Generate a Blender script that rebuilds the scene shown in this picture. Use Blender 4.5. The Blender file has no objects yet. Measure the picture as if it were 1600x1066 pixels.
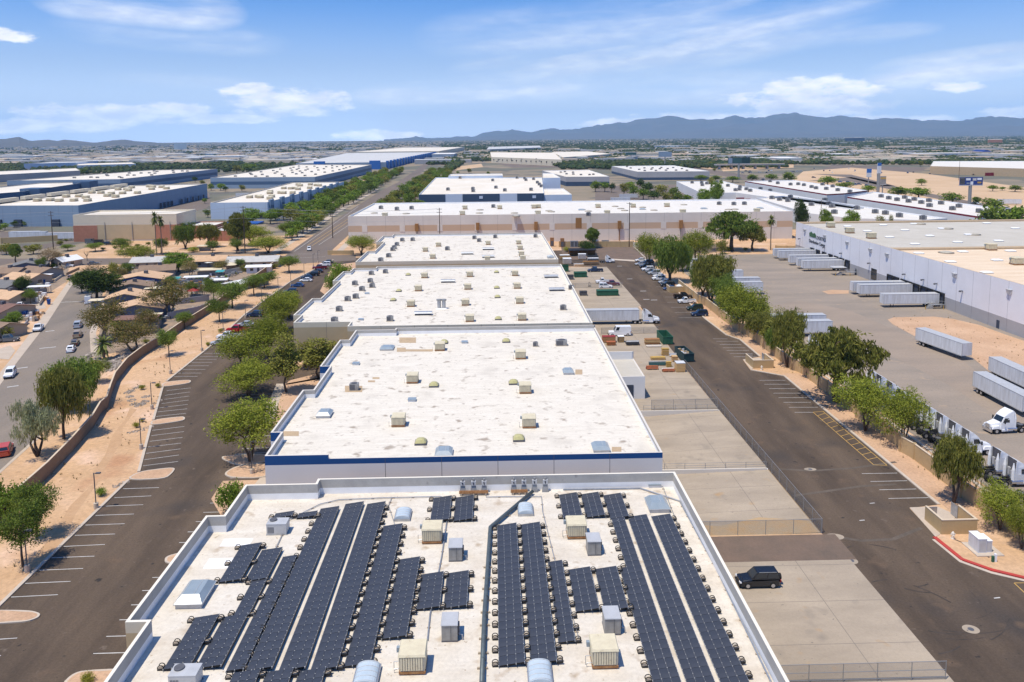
SKY_STR = 0.11; SUN_STR = 4.6; EXPO = 0.06; SKY_TINT = (0.39, 0.80, 1.38); HAZE = 4.6e-5
import bpy, math, random
from mathutils import Vector, Matrix
R = math.radians
rnd = random.Random(7)
sc = bpy.context.scene
COL = sc.collection
# ------------------------------------------------------------------ camera
CF, CP, CCY, CYAW, CROLL, CH = 1210.8, 0.114797, 354.57, 0.023806, -0.009075, 51.77
_cp, _sp = math.cos(CP), math.sin(CP)
FW = Vector((math.sin(CYAW)*_cp, math.cos(CYAW)*_cp, -_sp))
_r = Vector((math.cos(CYAW), -math.sin(CYAW), 0)); _u = _r.cross(FW)
RT = _r*math.cos(CROLL) + _u*math.sin(CROLL)
UP = -_r*math.sin(CROLL) + _u*math.cos(CROLL)
EYE = Vector((0, 0, CH))
cd = bpy.data.cameras.new('camera'); cam = bpy.data.objects.new('camera', cd); COL.objects.link(cam)
M = Matrix((RT, UP, -FW)).transposed().to_4x4(); M.translation = EYE
cam.matrix_world = M
cd.sensor_width = 36; cd.lens = 36*CF/1600
cd.shift_y = -(533 - CCY)/1600
cd.clip_start = 1; cd.clip_end = 60000
sc.camera = cam
def P(x, y, z=0.0):
    """ground point seen at a pixel of the 1600 px photo, on the level z"""
    d = FW + RT*((x-800)/CF) - UP*((y-CCY)/CF)
    return EYE + d*((z-CH)/d.z)
def px(p):
    d = Vector(p)-EYE; zc = d.dot(FW)
    return 800+CF*d.dot(RT)/zc, CCY-CF*d.dot(UP)/zc
def H(x, y, yt):
    """height of something whose foot is at (x,y) and top at row yt"""
    p = P(x, y); lo, hi = 0.0, 120.0
    for _ in range(40):
        m = (lo+hi)/2
        if px((p.x, p.y, m))[1] > yt: lo = m
        else: hi = m
    return lo
# ------------------------------------------------------------------ mesh builder
class MB:
    def __init__(s): s.v = []; s.f = []; s.m = []
    def face(s, pts, m=0):
        i = len(s.v); s.v += [tuple(p) for p in pts]; s.f.append(tuple(range(i, i+len(pts)))); s.m.append(m)
    def box(s, x0, x1, y0, y1, z0, z1, m=0, top=None, bottom=True):
        i = len(s.v)
        s.v += [(x0,y0,z0),(x1,y0,z0),(x1,y1,z0),(x0,y1,z0),(x0,y0,z1),(x1,y0,z1),(x1,y1,z1),(x0,y1,z1)]
        fs = [(0,1,5,4),(1,2,6,5),(2,3,7,6),(3,0,4,7),(4,5,6,7)]
        if bottom: fs.append((3,2,1,0))
        for k, f in enumerate(fs):
            s.f.append(tuple(i+a for a in f)); s.m.append(top if (top is not None and k == 4) else m)
        return s
    def hexa(s, b, t, m=0, top=None):
        i = len(s.v); n = len(b); s.v += [tuple(p) for p in b] + [tuple(p) for p in t]
        for k in range(n):
            a = (k+1) % n; s.f.append((i+k, i+a, i+n+a, i+n+k)); s.m.append(m)
        s.f.append(tuple(i+n+k for k in range(n))); s.m.append(m if top is None else top)
        s.f.append(tuple(i+n-1-k for k in range(n))); s.m.append(m)
        return s
    def prism(s, poly, z0, z1, m=0, top=None):
        return s.hexa([(p[0],p[1],z0) for p in poly], [(p[0],p[1],z1) for p in poly], m, top)
    def tube(s, pts, r, n=8, m=0, cap=True):
        pts = [Vector(p) for p in pts]; rs = r if isinstance(r, (list,tuple)) else [r]*len(pts)
        i0 = len(s.v); K = len(pts)
        for k, p in enumerate(pts):
            d = (pts[min(k+1,K-1)]-pts[max(k-1,0)]).normalized()
            a = d.orthogonal().normalized() if k == 0 else (a - d*a.dot(d)).normalized()
            b = d.cross(a)
            for j in range(n):
                t = 2*math.pi*j/n; s.v.append(tuple(p+(a*math.cos(t)+b*math.sin(t))*rs[k]))
        for k in range(K-1):
            for j in range(n):
                q = (j+1) % n
                s.f.append((i0+k*n+j, i0+k*n+q, i0+(k+1)*n+q, i0+(k+1)*n+j)); s.m.append(m)
        if cap:
            s.f.append(tuple(i0+j for j in range(n))[::-1]); s.m.append(m)
            s.f.append(tuple(i0+(K-1)*n+j for j in range(n))); s.m.append(m)
        return s
    def build(s, name, mats, parent=None, smooth=False):
        me = bpy.data.meshes.new(name)
        me.from_pydata(s.v, [], s.f)
        for mm in (mats if isinstance(mats, (list,tuple)) else [mats]): me.materials.append(mm)
        if any(s.m): me.polygons.foreach_set('material_index', s.m)
        if smooth: me.polygons.foreach_set('use_smooth', [True]*len(s.f))
        o = bpy.data.objects.new(name, me); COL.objects.link(o)
        if parent is not None: o.parent = parent
        return o
KIDS = {}
def kids(o):
    return [c for c in o.children]
def tag(o, label=None, cat=None, group=None, kind=None):
    if label: o['label'] = label
    if cat: o['category'] = cat
    if group: o['group'] = group
    if kind: o['kind'] = kind
    return o
def thing(name, label, cat, loc=(0,0,0), rz=0.0, group=None):
    o = bpy.data.objects.new(name, None); COL.objects.link(o); o.empty_display_size = 0.2
    o.location = loc; o.rotation_euler = (0,0,rz)
    return tag(o, label, cat, group)
def tree_of(o):
    return (o, [tree_of(c) for c in o.children])
def clone(node, loc=None, rz=None, label=None, group=None, scale=None, parent=None):
    src, ch = node
    c = src.copy(); COL.objects.link(c)
    if parent is not None: c.parent = parent
    if loc is not None: c.location = loc
    if rz is not None: c.rotation_euler = (0,0,rz)
    if scale is not None: c.scale = (scale,scale,scale) if not isinstance(scale, (tuple,list)) else scale
    if label: c['label'] = label
    if group: c['group'] = group
    for n in ch: clone(n, parent=c)
    return c
class Proto:
    """first call moves the model itself, later calls copy it with all of its parts"""
    def __init__(s, root): s.n = tree_of(root); s.used = False
    def __call__(s, loc, rz=0.0, label=None, group=None, scale=None, cat=None):
        if not s.used:
            s.used = True; o = s.n[0]; o.location = loc; o.rotation_euler = (0,0,rz)
            if scale is not None: o.scale = (scale,scale,scale) if not isinstance(scale, (tuple,list)) else scale
            if label: o['label'] = label
            if group: o['group'] = group
        else: o = clone(s.n, loc, rz, label, group, scale)
        if cat: o['category'] = cat
        return o
ORD = ['first','second','third','fourth','fifth','sixth','seventh','eighth','ninth','tenth','eleventh','twelfth','thirteenth','fourteenth','fifteenth','sixteenth','seventeenth','eighteenth','nineteenth','twentieth']
def nth(i): 
    if i < 20: return ORD[i]
    t = {2:'twenty',3:'thirty',4:'forty'}[(i+1)//10]
    return (t[:-1]+'ieth') if (i+1) % 10 == 0 else t+'-'+ORD[(i+1) % 10-1]
def near(i): return 'nearest' if i == 0 else nth(i)+' nearest'
# ------------------------------------------------------------------ materials
def mat(name, col, rough=0.8, col2=None, scale=1.0, amt=0.5, metal=0.0, spec=0.3, bump=0.0, stretch=None, fine=None, spots=None, seams=None, island=None):
    """procedural surface. col2: second colour of a broad noise; fine: (scale, amount) grain;
    spots: (scale, threshold, colour, width); seams: (dx, dy, width, colour); island: brightness variation per loose piece"""
    m = bpy.data.materials.new(name); m.use_nodes = True
    nt = m.node_tree; N = nt.nodes; L = nt.links
    b = N['Principled BSDF']
    b.inputs['Roughness'].default_value = rough; b.inputs['Metallic'].default_value = metal
    b.inputs['Specular IOR Level'].default_value = spec
    c4 = lambda c: (c[0], c[1], c[2], 1.0)
    out = None
    tc = N.new('ShaderNodeTexCoord')
    vec = tc.outputs['Object']
    if stretch:
        mp = N.new('ShaderNodeMapping'); mp.inputs['Scale'].default_value = stretch; L.new(vec, mp.inputs['Vector']); vec2 = mp.outputs['Vector']
    else: vec2 = vec
    def noise(sc_, det=4.0, v=None, rgh=0.6):
        n = N.new('ShaderNodeTexNoise'); n.inputs['Scale'].default_value = sc_; n.inputs['Detail'].default_value = det; n.inputs['Roughness'].default_value = rgh
        L.new(v if v is not None else vec2, n.inputs['Vector']); return n.outputs['Fac']
    def ramp(fac, lo, hi):
        r = N.new('ShaderNodeMapRange'); r.inputs['From Min'].default_value = lo; r.inputs['From Max'].default_value = hi; r.clamp = True
        L.new(fac, r.inputs['Value']); return r.outputs['Result']
    def mixc(fac, a, b_, mode='MIX', f=1.0):
        x = N.new('ShaderNodeMix'); x.data_type = 'RGBA'; x.blend_type = mode
        if fac is None: x.inputs['Factor'].default_value = f
        else: L.new(fac, x.inputs['Factor'])
        for s_, v in ((x.inputs['A'], a), (x.inputs['B'], b_)):
            if isinstance(v, tuple): s_.default_value = c4(v)
            else: L.new(v, s_)
        return x.outputs['Result']
    def mul(fac, k):
        q = N.new('ShaderNodeMath'); q.operation = 'MULTIPLY'; L.new(fac, q.inputs[0]); q.inputs[1].default_value = k; return q.outputs[0]
    out = tuple(col)
    if col2 is not None: out = mixc(mul(ramp(noise(scale), 0.32, 0.68), min(1.0, amt*2)), tuple(col), tuple(col2))
    if spots:
        for (s_, thr, c_, w_) in (spots if isinstance(spots, list) else [spots]):
            out = mixc(ramp(noise(s_, 2.0, vec), thr, thr+w_), out, tuple(c_))
    if seams:
        dx, dy, w_, c_ = seams
        sep = N.new('ShaderNodeSeparateXYZ'); L.new(vec, sep.inputs[0])
        for ax, d in (('X', dx), ('Y', dy)):
            if not d: continue
            q = N.new('ShaderNodeMath'); q.operation = 'PINGPONG'; L.new(sep.outputs[ax], q.inputs[0]); q.inputs[1].default_value = d/2
            t = N.new('ShaderNodeMath'); t.operation = 'LESS_THAN'; L.new(q.outputs[0], t.inputs[0]); t.inputs[1].default_value = w_/2
            out = mixc(t.outputs[0], out, tuple(c_))
    if fine:
        g = ramp(noise(fine[0], 3.0, vec, 0.7), 0.25, 0.75)
        r = N.new('ShaderNodeMapRange'); r.inputs['To Min'].default_value = 1-fine[1]; r.inputs['To Max'].default_value = 1+fine[1]; L.new(g, r.inputs['Value'])
        v = N.new('ShaderNodeVectorMath'); v.operation = 'SCALE'
        if isinstance(out, tuple): v.inputs[0].default_value = out
        else: L.new(out, v.inputs[0])
        L.new(r.outputs['Result'], v.inputs['Scale']); out = v.outputs['Vector']
    if island:
        ge = N.new('ShaderNodeNewGeometry'); r = N.new('ShaderNodeMapRange'); r.inputs['To Min'].default_value = 1-island; r.inputs['To Max'].default_value = 1+island
        L.new(ge.outputs['Random Per Island'], r.inputs['Value'])
        v = N.new('ShaderNodeVectorMath'); v.operation = 'SCALE'
        if isinstance(out, tuple): v.inputs[0].default_value = out
        else: L.new(out, v.inputs[0])
        L.new(r.outputs['Result'], v.inputs['Scale']); out = v.outputs['Vector']
    if isinstance(out, tuple): b.inputs['Base Color'].default_value = c4(out)
    else: L.new(out, b.inputs['Base Color'])
    if bump:
        bp_ = N.new('ShaderNodeBump'); bp_.inputs['Strength'].default_value = bump; bp_.inputs['Distance'].default_value = 0.05
        L.new(noise((fine[0] if fine else 4.0), 3.0, vec), bp_.inputs['Height']); L.new(bp_.outputs['Normal'], b.inputs['Normal'])
    return m
def leafmat(name, c1, c2, trans=0.3):
    m = bpy.data.materials.new(name); m.use_nodes = True; nt = m.node_tree; N = nt.nodes; L = nt.links
    N.remove(N['Principled BSDF'])
    ge = N.new('ShaderNodeNewGeometry'); oi = N.new('ShaderNodeObjectInfo')
    mx = N.new('ShaderNodeMix'); mx.data_type = 'RGBA'; mx.inputs['A'].default_value = (*c1,1); mx.inputs['B'].default_value = (*c2,1)
    L.new(ge.outputs['Random Per Island'], mx.inputs['Factor'])
    r = N.new('ShaderNodeMapRange'); r.inputs['To Min'].default_value = 0.8; r.inputs['To Max'].default_value = 1.2; L.new(oi.outputs['Random'], r.inputs['Value'])
    v = N.new('ShaderNodeVectorMath'); v.operation = 'SCALE'; L.new(mx.outputs['Result'], v.inputs[0]); L.new(r.outputs['Result'], v.inputs['Scale'])
    d = N.new('ShaderNodeBsdfDiffuse'); t = N.new('ShaderNodeBsdfTranslucent'); a = N.new('ShaderNodeMixShader'); a.inputs[0].default_value = trans
    L.new(v.outputs['Vector'], d.inputs['Color']); L.new(v.outputs['Vector'], t.inputs['Color'])
    L.new(d.outputs[0], a.inputs[1]); L.new(t.outputs[0], a.inputs[2]); L.new(a.outputs[0], N['Material Output'].inputs['Surface'])
    return m
m = {}
m['roof_beige'] = mat('roof_beige', (0.60,0.53,0.43), 0.9, (0.70,0.64,0.545), 0.35, 0.5, stretch=(0.5,1.6,1), fine=(3.0,0.10),
    spots=[(0.5,0.60,(0.46,0.37,0.27),0.14),(2.2,0.66,(0.42,0.34,0.25),0.08),(0.2,0.58,(0.54,0.46,0.36),0.2)])
m['roof_white'] = mat('roof_white', (0.735,0.675,0.575), 0.85, (0.645,0.585,0.485), 0.9, 0.45, stretch=(0.35,1.5,1), fine=(2.2,0.07), seams=(0,0.95,0.06,(0.63,0.575,0.48)),
    spots=[(0.50,0.60,(0.36,0.30,0.235),0.12),(1.5,0.65,(0.46,0.40,0.32),0.10),(0.16,0.55,(0.58,0.525,0.44),0.2),(5.0,0.70,(0.42,0.37,0.31),0.06)])
m['roof_clean'] = mat('roof_clean', (0.72,0.675,0.60), 0.85, (0.645,0.60,0.525), 0.25, 0.4, fine=(1.2,0.04), seams=(6,0,0.12,(0.74,0.72,0.68)), spots=[(0.25,0.67,(0.60,0.56,0.50),0.05)])
m['roof_gravel'] = mat('roof_gravel', (0.47,0.43,0.36), 0.95, (0.53,0.49,0.42), 0.12, 0.5, fine=(3.0,0.08), seams=(0,14,0.15,(0.40,0.37,0.31)))
m['roof_tanned'] = mat('roof_tanned', (0.66,0.50,0.34), 0.95, (0.74,0.60,0.44), 0.15, 0.5, stretch=(0.4,2.2,1), fine=(2.0,0.07), seams=(0,5,0.12,(0.56,0.43,0.30)))
m['roof_far'] = mat('roof_far', (0.68,0.60,0.48), 0.9, (0.76,0.70,0.60), 0.05, 0.5, fine=(0.3,0.06))
m['roof_far_grey'] = mat('roof_far_grey', (0.50,0.49,0.47), 0.9, (0.58,0.57,0.55), 0.05, 0.5)
m['membrane'] = mat('membrane', (0.84,0.84,0.83), 0.7, (0.74,0.74,0.74), 0.6, 0.4)
m['concrete_wall'] = mat('concrete_wall', (0.46,0.44,0.40), 0.9, (0.38,0.36,0.33), 0.5, 0.5, fine=(6,0.06), spots=[(0.8,0.68,(0.28,0.26,0.24),0.1)])
m['coping'] = mat('coping', (0.78,0.72,0.60), 0.6)
m['wall_cream'] = mat('wall_cream', (0.62,0.55,0.42), 0.85, fine=(0.5,0.04))
m['wall_tan'] = mat('wall_tan', (0.50,0.39,0.24), 0.85, (0.46,0.36,0.22), 0.2, 0.5, fine=(0.7,0.04))
m['wall_white'] = mat('wall_white', (0.76,0.745,0.715), 0.7, (0.70,0.685,0.66), 0.15, 0.5, fine=(0.6,0.03))
m['band_blue'] = mat('band_blue', (0.012,0.075,0.23), 0.5)
m['wall_pale'] = mat('wall_pale', (0.70,0.645,0.565), 0.8, (0.635,0.585,0.515), 0.1, 0.5, fine=(0.8,0.04))
m['wall_lav'] = mat('wall_lav', (0.79,0.775,0.785), 0.8, (0.74,0.725,0.735), 0.12, 0.5, seams=None, fine=(0.6,0.02))
m['band_beige'] = mat('band_beige', (0.55,0.40,0.27), 0.85)
m['wall_grey'] = mat('wall_grey', (0.40,0.39,0.39), 0.85, (0.36,0.35,0.35), 0.1, 0.5, fine=(0.5,0.04))
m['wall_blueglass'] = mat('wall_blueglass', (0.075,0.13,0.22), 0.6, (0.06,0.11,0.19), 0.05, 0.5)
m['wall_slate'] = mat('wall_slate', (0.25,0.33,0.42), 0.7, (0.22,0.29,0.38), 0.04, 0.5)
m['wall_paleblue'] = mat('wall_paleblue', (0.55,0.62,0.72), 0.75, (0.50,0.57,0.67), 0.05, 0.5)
m['wall_navy'] = mat('wall_navy', (0.045,0.075,0.13), 0.7)
m['wall_red'] = mat('wall_red', (0.20,0.012,0.025), 0.6)
m['brick'] = mat('brick', (0.42,0.19,0.12), 0.9, (0.36,0.16,0.10), 0.6, 0.5, fine=(2.0,0.06))
m['wood_panel'] = mat('wood_panel', (0.33,0.17,0.055), 0.7, (0.26,0.13,0.045), 0.7, 0.5, stretch=(3,3,0.3))
m['metal_tan'] = mat('metal_tan', (0.70,0.62,0.43), 0.5, (0.60,0.52,0.36), 1.4, 0.5, spots=[(1.2,0.66,(0.42,0.32,0.2),0.1)])
m['louvre'] = mat('louvre', (0.52,0.47,0.37), 0.6, (0.40,0.36,0.29), 3.0, 0.5)
m['metal_grey'] = mat('metal_grey', (0.36,0.355,0.34), 0.5, (0.26,0.25,0.235), 1.5, 0.5, metal=0.3)
m['metal_light'] = mat('metal_light', (0.56,0.56,0.555), 0.5, (0.46,0.455,0.445), 1.0, 0.4, metal=0.2)
m['metal_dark'] = mat('metal_dark', (0.09,0.09,0.10), 0.6, (0.13,0.13,0.14), 2.0, 0.5)
m['galv'] = mat('galv', (0.50,0.51,0.52), 0.4, (0.38,0.39,0.40), 2.0, 0.5, metal=0.6)
m['duct'] = mat('duct', (0.13,0.155,0.16), 0.5, (0.09,0.11,0.115), 1.5, 0.5, metal=0.3)
m['rust'] = mat('rust', (0.25,0.11,0.04), 0.9, (0.40,0.22,0.10), 4.0, 0.5)
m['sky_glass'] = mat('sky_glass', (0.25,0.30,0.33), 0.28, (0.31,0.36,0.39), 0.8, 0.5, spec=0.5)
m['dome_white'] = mat('dome_white', (0.42,0.50,0.55), 0.3, (0.52,0.59,0.63), 0.9, 0.5, spec=0.5)
m['dome_yellow'] = mat('dome_yellow', (0.50,0.46,0.22), 0.4, (0.42,0.38,0.18), 1.5, 0.5)
m['solar'] = mat('solar', (0.040,0.045,0.058), 0.42, (0.062,0.066,0.078), 0.45, 0.6, spec=0.28)
m['solar_frame'] = mat('solar_frame', (0.006,0.006,0.008), 0.5)
m['clip'] = mat('clip', (0.65,0.62,0.55), 0.5, metal=0.3)
m['plastic_black'] = mat('plastic_black', (0.02,0.02,0.022), 0.6)
m['block'] = mat('block', (0.42,0.34,0.25), 0.95)
m['patch_brown'] = mat('patch_brown', (0.50,0.37,0.23), 0.95, (0.42,0.31,0.20), 0.8, 0.5, fine=(4,0.1))
m['patch_white'] = mat('patch_white', (0.86,0.85,0.83), 0.8)
m['asphalt_lot'] = mat('asphalt_lot', (0.070,0.050,0.035), 0.9, (0.130,0.092,0.062), 0.13, 0.8, fine=(4,0.22), stretch=(1.6,0.28,1),
    spots=[(0.06,0.58,(0.055,0.046,0.040),0.15),(0.7,0.66,(0.14,0.105,0.078),0.1),(0.22,0.62,(0.135,0.09,0.058),0.15),(0.6,0.68,(0.035,0.029,0.025),0.06),(1.8,0.70,(0.04,0.033,0.028),0.05)])
m['asphalt_yard'] = mat('asphalt_yard', (0.33,0.265,0.205), 0.9, (0.245,0.205,0.165), 0.07, 0.65, stretch=(0.45,1.6,1), fine=(2.5,0.12), spots=[(0.3,0.62,(0.37,0.28,0.20),0.12),(0.9,0.66,(0.19,0.16,0.13),0.08)])
m['asphalt_street'] = mat('asphalt_street', (0.26,0.21,0.165), 0.9, (0.19,0.16,0.13), 0.07, 0.7, stretch=(1.5,0.4,1), fine=(2.5,0.12), spots=[(0.35,0.65,(0.14,0.12,0.10),0.1)])
m['asphalt_road'] = mat('asphalt_road', (0.20,0.155,0.12), 0.9, (0.15,0.12,0.10), 0.03, 0.6, stretch=(1.5,0.3,1), fine=(1.0,0.08))
m['concrete_pad'] = mat('concrete_pad', (0.43,0.35,0.26), 0.9, (0.32,0.26,0.195), 0.16, 0.75, stretch=(0.5,1.3,1), fine=(3,0.07), seams=(9.1,7.3,0.07,(0.20,0.17,0.14)), spots=[(0.22,0.60,(0.23,0.195,0.155),0.18),(0.35,0.66,(0.40,0.27,0.15),0.14),(1.6,0.69,(0.20,0.17,0.14),0.06)])
m['asphalt_brown'] = mat('asphalt_brown', (0.14,0.105,0.08), 0.95, (0.19,0.13,0.095), 0.25, 0.6, fine=(3,0.12))
m['stain_orange'] = mat('stain_orange', (0.46,0.30,0.15), 0.95, (0.40,0.31,0.20), 0.5, 0.6, fine=(3,0.08))
m['desert'] = mat('desert', (0.605,0.395,0.235), 0.95, (0.50,0.31,0.165), 0.05, 0.8, stretch=(0.6,1.5,1), fine=(1.4,0.20), spots=[(0.10,0.56,(0.66,0.45,0.31),0.15),(0.07,0.62,(0.45,0.245,0.13),0.12),(0.8,0.665,(0.34,0.19,0.10),0.07),(2.6,0.70,(0.40,0.24,0.14),0.05)], bump=0.5)
m['gravel_pink'] = mat('gravel_pink', (0.565,0.37,0.235), 0.95, (0.47,0.295,0.18), 0.12, 0.8, fine=(2.5,0.20), spots=[(0.7,0.66,(0.40,0.24,0.15),0.07)], bump=0.4)
m['dirt_track'] = mat('dirt_track', (0.46,0.28,0.15), 0.95, (0.52,0.33,0.19), 0.3, 0.5, fine=(2.0,0.10))
m['sidewalk'] = mat('sidewalk', (0.52,0.43,0.34), 0.9, (0.47,0.38,0.29), 0.3, 0.5, fine=(2,0.05))
m['kerb'] = mat('kerb', (0.56,0.47,0.37), 0.9, (0.48,0.40,0.32), 0.5, 0.5, fine=(3,0.06))
m['kerb_red'] = mat('kerb_red', (0.50,0.055,0.04), 0.7, (0.42,0.06,0.05), 1.0, 0.5)
m['paint_white'] = mat('paint_white', (0.66,0.64,0.60), 0.8, (0.48,0.46,0.43), 0.8, 0.5)
m['paint_yellow'] = mat('paint_yellow', (0.62,0.38,0.10), 0.8, (0.48,0.30,0.10), 0.8, 0.5)
m['block_wall'] = mat('block_wall', (0.52,0.37,0.19), 0.95, (0.46,0.33,0.17), 0.4, 0.5, fine=(3,0.06), seams=None)
m['block_brown'] = mat('block_brown', (0.27,0.19,0.125), 0.95, (0.22,0.155,0.10), 0.5, 0.5, fine=(3,0.06))
m['cap_tan'] = mat('cap_tan', (0.62,0.50,0.36), 0.9)
m['rock'] = mat('rock', (0.38,0.32,0.27), 0.95, (0.26,0.22,0.18), 1.0, 0.5, island=0.45)
m['chain'] = mat('chain', (0.30,0.30,0.30), 0.5, metal=0.3)
m['steel_white'] = mat('steel_white', (0.68,0.69,0.71), 0.55, (0.54,0.54,0.54), 0.9, 0.5, stretch=(2.2,2.2,0.25), spots=[(0.9,0.68,(0.42,0.38,0.33),0.12)])
m['dark_hole'] = mat('dark_hole', (0.012,0.013,0.016), 0.9)
m['dock_dark'] = mat('dock_dark', (0.05,0.06,0.085), 0.7)
m['glass_dark'] = mat('glass_dark', (0.02,0.026,0.032), 0.08, spec=0.8)
m['rubber'] = mat('rubber', (0.018,0.018,0.019), 0.9)
m['rim'] = mat('rim', (0.55,0.55,0.56), 0.35, metal=0.7)
m['lamp_red'] = mat('lamp_red', (0.30,0.015,0.012), 0.3)
m['lamp_clear'] = mat('lamp_clear', (0.7,0.7,0.7), 0.15, spec=0.7)
m['chrome'] = mat('chrome', (0.70,0.70,0.72), 0.2, metal=0.9)
m['bark'] = mat('bark', (0.13,0.095,0.07), 0.95, (0.08,0.06,0.045), 3.0, 0.5, stretch=(1,1,0.3))
m['bark_pale'] = mat('bark_pale', (0.24,0.19,0.14), 0.95, (0.16,0.125,0.09), 2.0, 0.5, stretch=(1,1,0.3))
m['wood_pole'] = mat('wood_pole', (0.085,0.06,0.045), 0.95)
m['dump_green'] = mat('dump_green', (0.025,0.105,0.06), 0.6, (0.035,0.13,0.075), 0.8, 0.5)
m['dump_teal'] = mat('dump_teal', (0.018,0.05,0.055), 0.6)
m['wood_new'] = mat('wood_new', (0.62,0.42,0.20), 0.85, (0.54,0.35,0.16), 1.5, 0.5, stretch=(0.3,3,3))
m['orange'] = mat('orange', (0.46,0.13,0.05), 0.7, (0.30,0.12,0.06), 1.5, 0.5)
m['yellow'] = mat('yellow', (0.55,0.34,0.07), 0.7, (0.42,0.28,0.10), 1.5, 0.5)
m['red'] = mat('red', (0.36,0.035,0.03), 0.6, (0.22,0.04,0.035), 1.5, 0.5)
m['bin_blue'] = mat('bin_blue', (0.015,0.08,0.30), 0.5)
m['white_obj'] = mat('white_obj', (0.80,0.80,0.79), 0.6)
m['pipe_black'] = mat('pipe_black', (0.03,0.03,0.035), 0.6)
m['pipe_teal'] = mat('pipe_teal', (0.04,0.10,0.10), 0.6)
m['hydrant'] = mat('hydrant', (0.72,0.66,0.56), 0.6)
PAINT = {k: mat('paint_'+k, c, 0.25, spec=0.6) for k, c in dict(white=(0.80,0.80,0.80), silver=(0.42,0.44,0.47), black=(0.012,0.013,0.016), grey=(0.10,0.11,0.12),
    navy=(0.012,0.028,0.075), blue=(0.02,0.06,0.19), red=(0.38,0.012,0.016), maroon=(0.15,0.01,0.02), orange_red=(0.50,0.07,0.03), green=(0.015,0.035,0.025), tan=(0.35,0.26,0.17), brown=(0.08,0.055,0.04), pink=(0.30,0.17,0.19)).items()}
# ------------------------------------------------------------------ sky, sun, air
SUND = Vector((0.30, 0.22, -1.0)).normalized()          # the way the light travels
EL = math.asin(-SUND.z); AZ = math.atan2(-SUND.x, -SUND.y)
w = bpy.data.worlds.new('World'); sc.world = w; w.use_nodes = True
nt = w.node_tree; N = nt.nodes; L = nt.links
bg = N['Background']; bg.inputs['Strength'].default_value = SKY_STR
sky = N.new('ShaderNodeTexSky'); sky.sky_type = 'NISHITA'; sky.sun_disc = False
sky.sun_elevation = EL; sky.sun_rotation = AZ % (2*math.pi); sky.altitude = 300; sky.air_density = 1.0; sky.dust_density = 0.6; sky.ozone_density = 2.2
def mth(op, a, b=None):
    q = N.new('ShaderNodeMath'); q.operation = op; q.use_clamp = False
    for i, v in enumerate((a, b)):
        if v is None: continue
        if isinstance(v, (int, float)): q.inputs[i].default_value = v
        else: L.new(v, q.inputs[i])
    return q.outputs[0]
def sstep(v, lo, hi):
    r = N.new('ShaderNodeMapRange'); r.interpolation_type = 'SMOOTHSTEP'; r.inputs['From Min'].default_value = lo; r.inputs['From Max'].default_value = hi; L.new(v, r.inputs['Value']); return r.outputs['Result']
tc = N.new('ShaderNodeTexCoord'); sp = N.new('ShaderNodeSeparateXYZ'); L.new(tc.outputs['Generated'], sp.inputs[0])
az = mth('ARCTAN2', sp.outputs['X'], sp.outputs['Y'])                       # 0 ahead, + to the right
hz_ = mth('SQRT', mth('ADD', mth('MULTIPLY', sp.outputs['X'], sp.outputs['X']), mth('MULTIPLY', sp.outputs['Y'], sp.outputs['Y'])))
el = mth('DIVIDE', sp.outputs['Z'], hz_)
def cv(sx, sy, ox=0.0, oy=0.0):
    c = N.new('ShaderNodeCombineXYZ'); L.new(mth('MULTIPLY', mth('ADD', az, ox), sx), c.inputs[0]); L.new(mth('MULTIPLY', mth('ADD', el, oy), sy), c.inputs[1]); return c.outputs[0]
def nz(v, sc_, det, rg=0.55):
    n = N.new('ShaderNodeTexNoise'); n.inputs['Scale'].default_value = sc_; n.inputs['Detail'].default_value = det; n.inputs['Roughness'].default_value = rg; L.new(v, n.inputs['Vector']); return n.outputs['Fac']
def blob(a0, e0, wa, we):
    x = mth('DIVIDE', mth('SUBTRACT', az, a0), wa); y = mth('DIVIDE', mth('SUBTRACT', el, e0), we)
    return mth('MAXIMUM', mth('SUBTRACT', 1.0, mth('ADD', mth('MULTIPLY', x, x), mth('MULTIPLY', y, y))), 0.0)
def vmax(l):
    o = l[0]
    for q in l[1:]: o = mth('MAXIMUM', o, q)
    return o
def ae(x, y):                                              # a pixel as azimuth / tangent of elevation
    d = FW + RT*((x-800)/CF) - UP*((y-CCY)/CF); return math.atan2(d.x, d.y), d.z/math.hypot(d.x, d.y)
def cl(x, y, w_, h_):
    a, e = ae(x, y); return blob(a, e, w_/CF, h_/CF)
# low heaped clouds over the horizon
heap = vmax([cl(50,197,150,15), cl(165,180,130,23), cl(250,177,95,20), cl(450,160,112,28), cl(385,140,58,13), cl(350,186,110,10), cl(590,212,80,12),
             cl(1270,152,150,36), cl(1110,190,190,18), cl(1280,138,55,18), cl(1010,192,130,12), cl(1490,136,42,11), cl(1590,178,60,12), cl(1400,188,90,10), cl(12,54,46,13), cl(1180,185,150,16)])
hn = nz(cv(9,22), 2.6, 7.0, 0.6)
heapm = sstep(mth('ADD', mth('MULTIPLY', heap, 0.75), mth('MULTIPLY', mth('SUBTRACT', hn, 0.5), 1.9)), 0.18, 0.62)
heapm = mth('MULTIPLY', heapm, sstep(heap, 0.0, 0.18))
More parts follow.
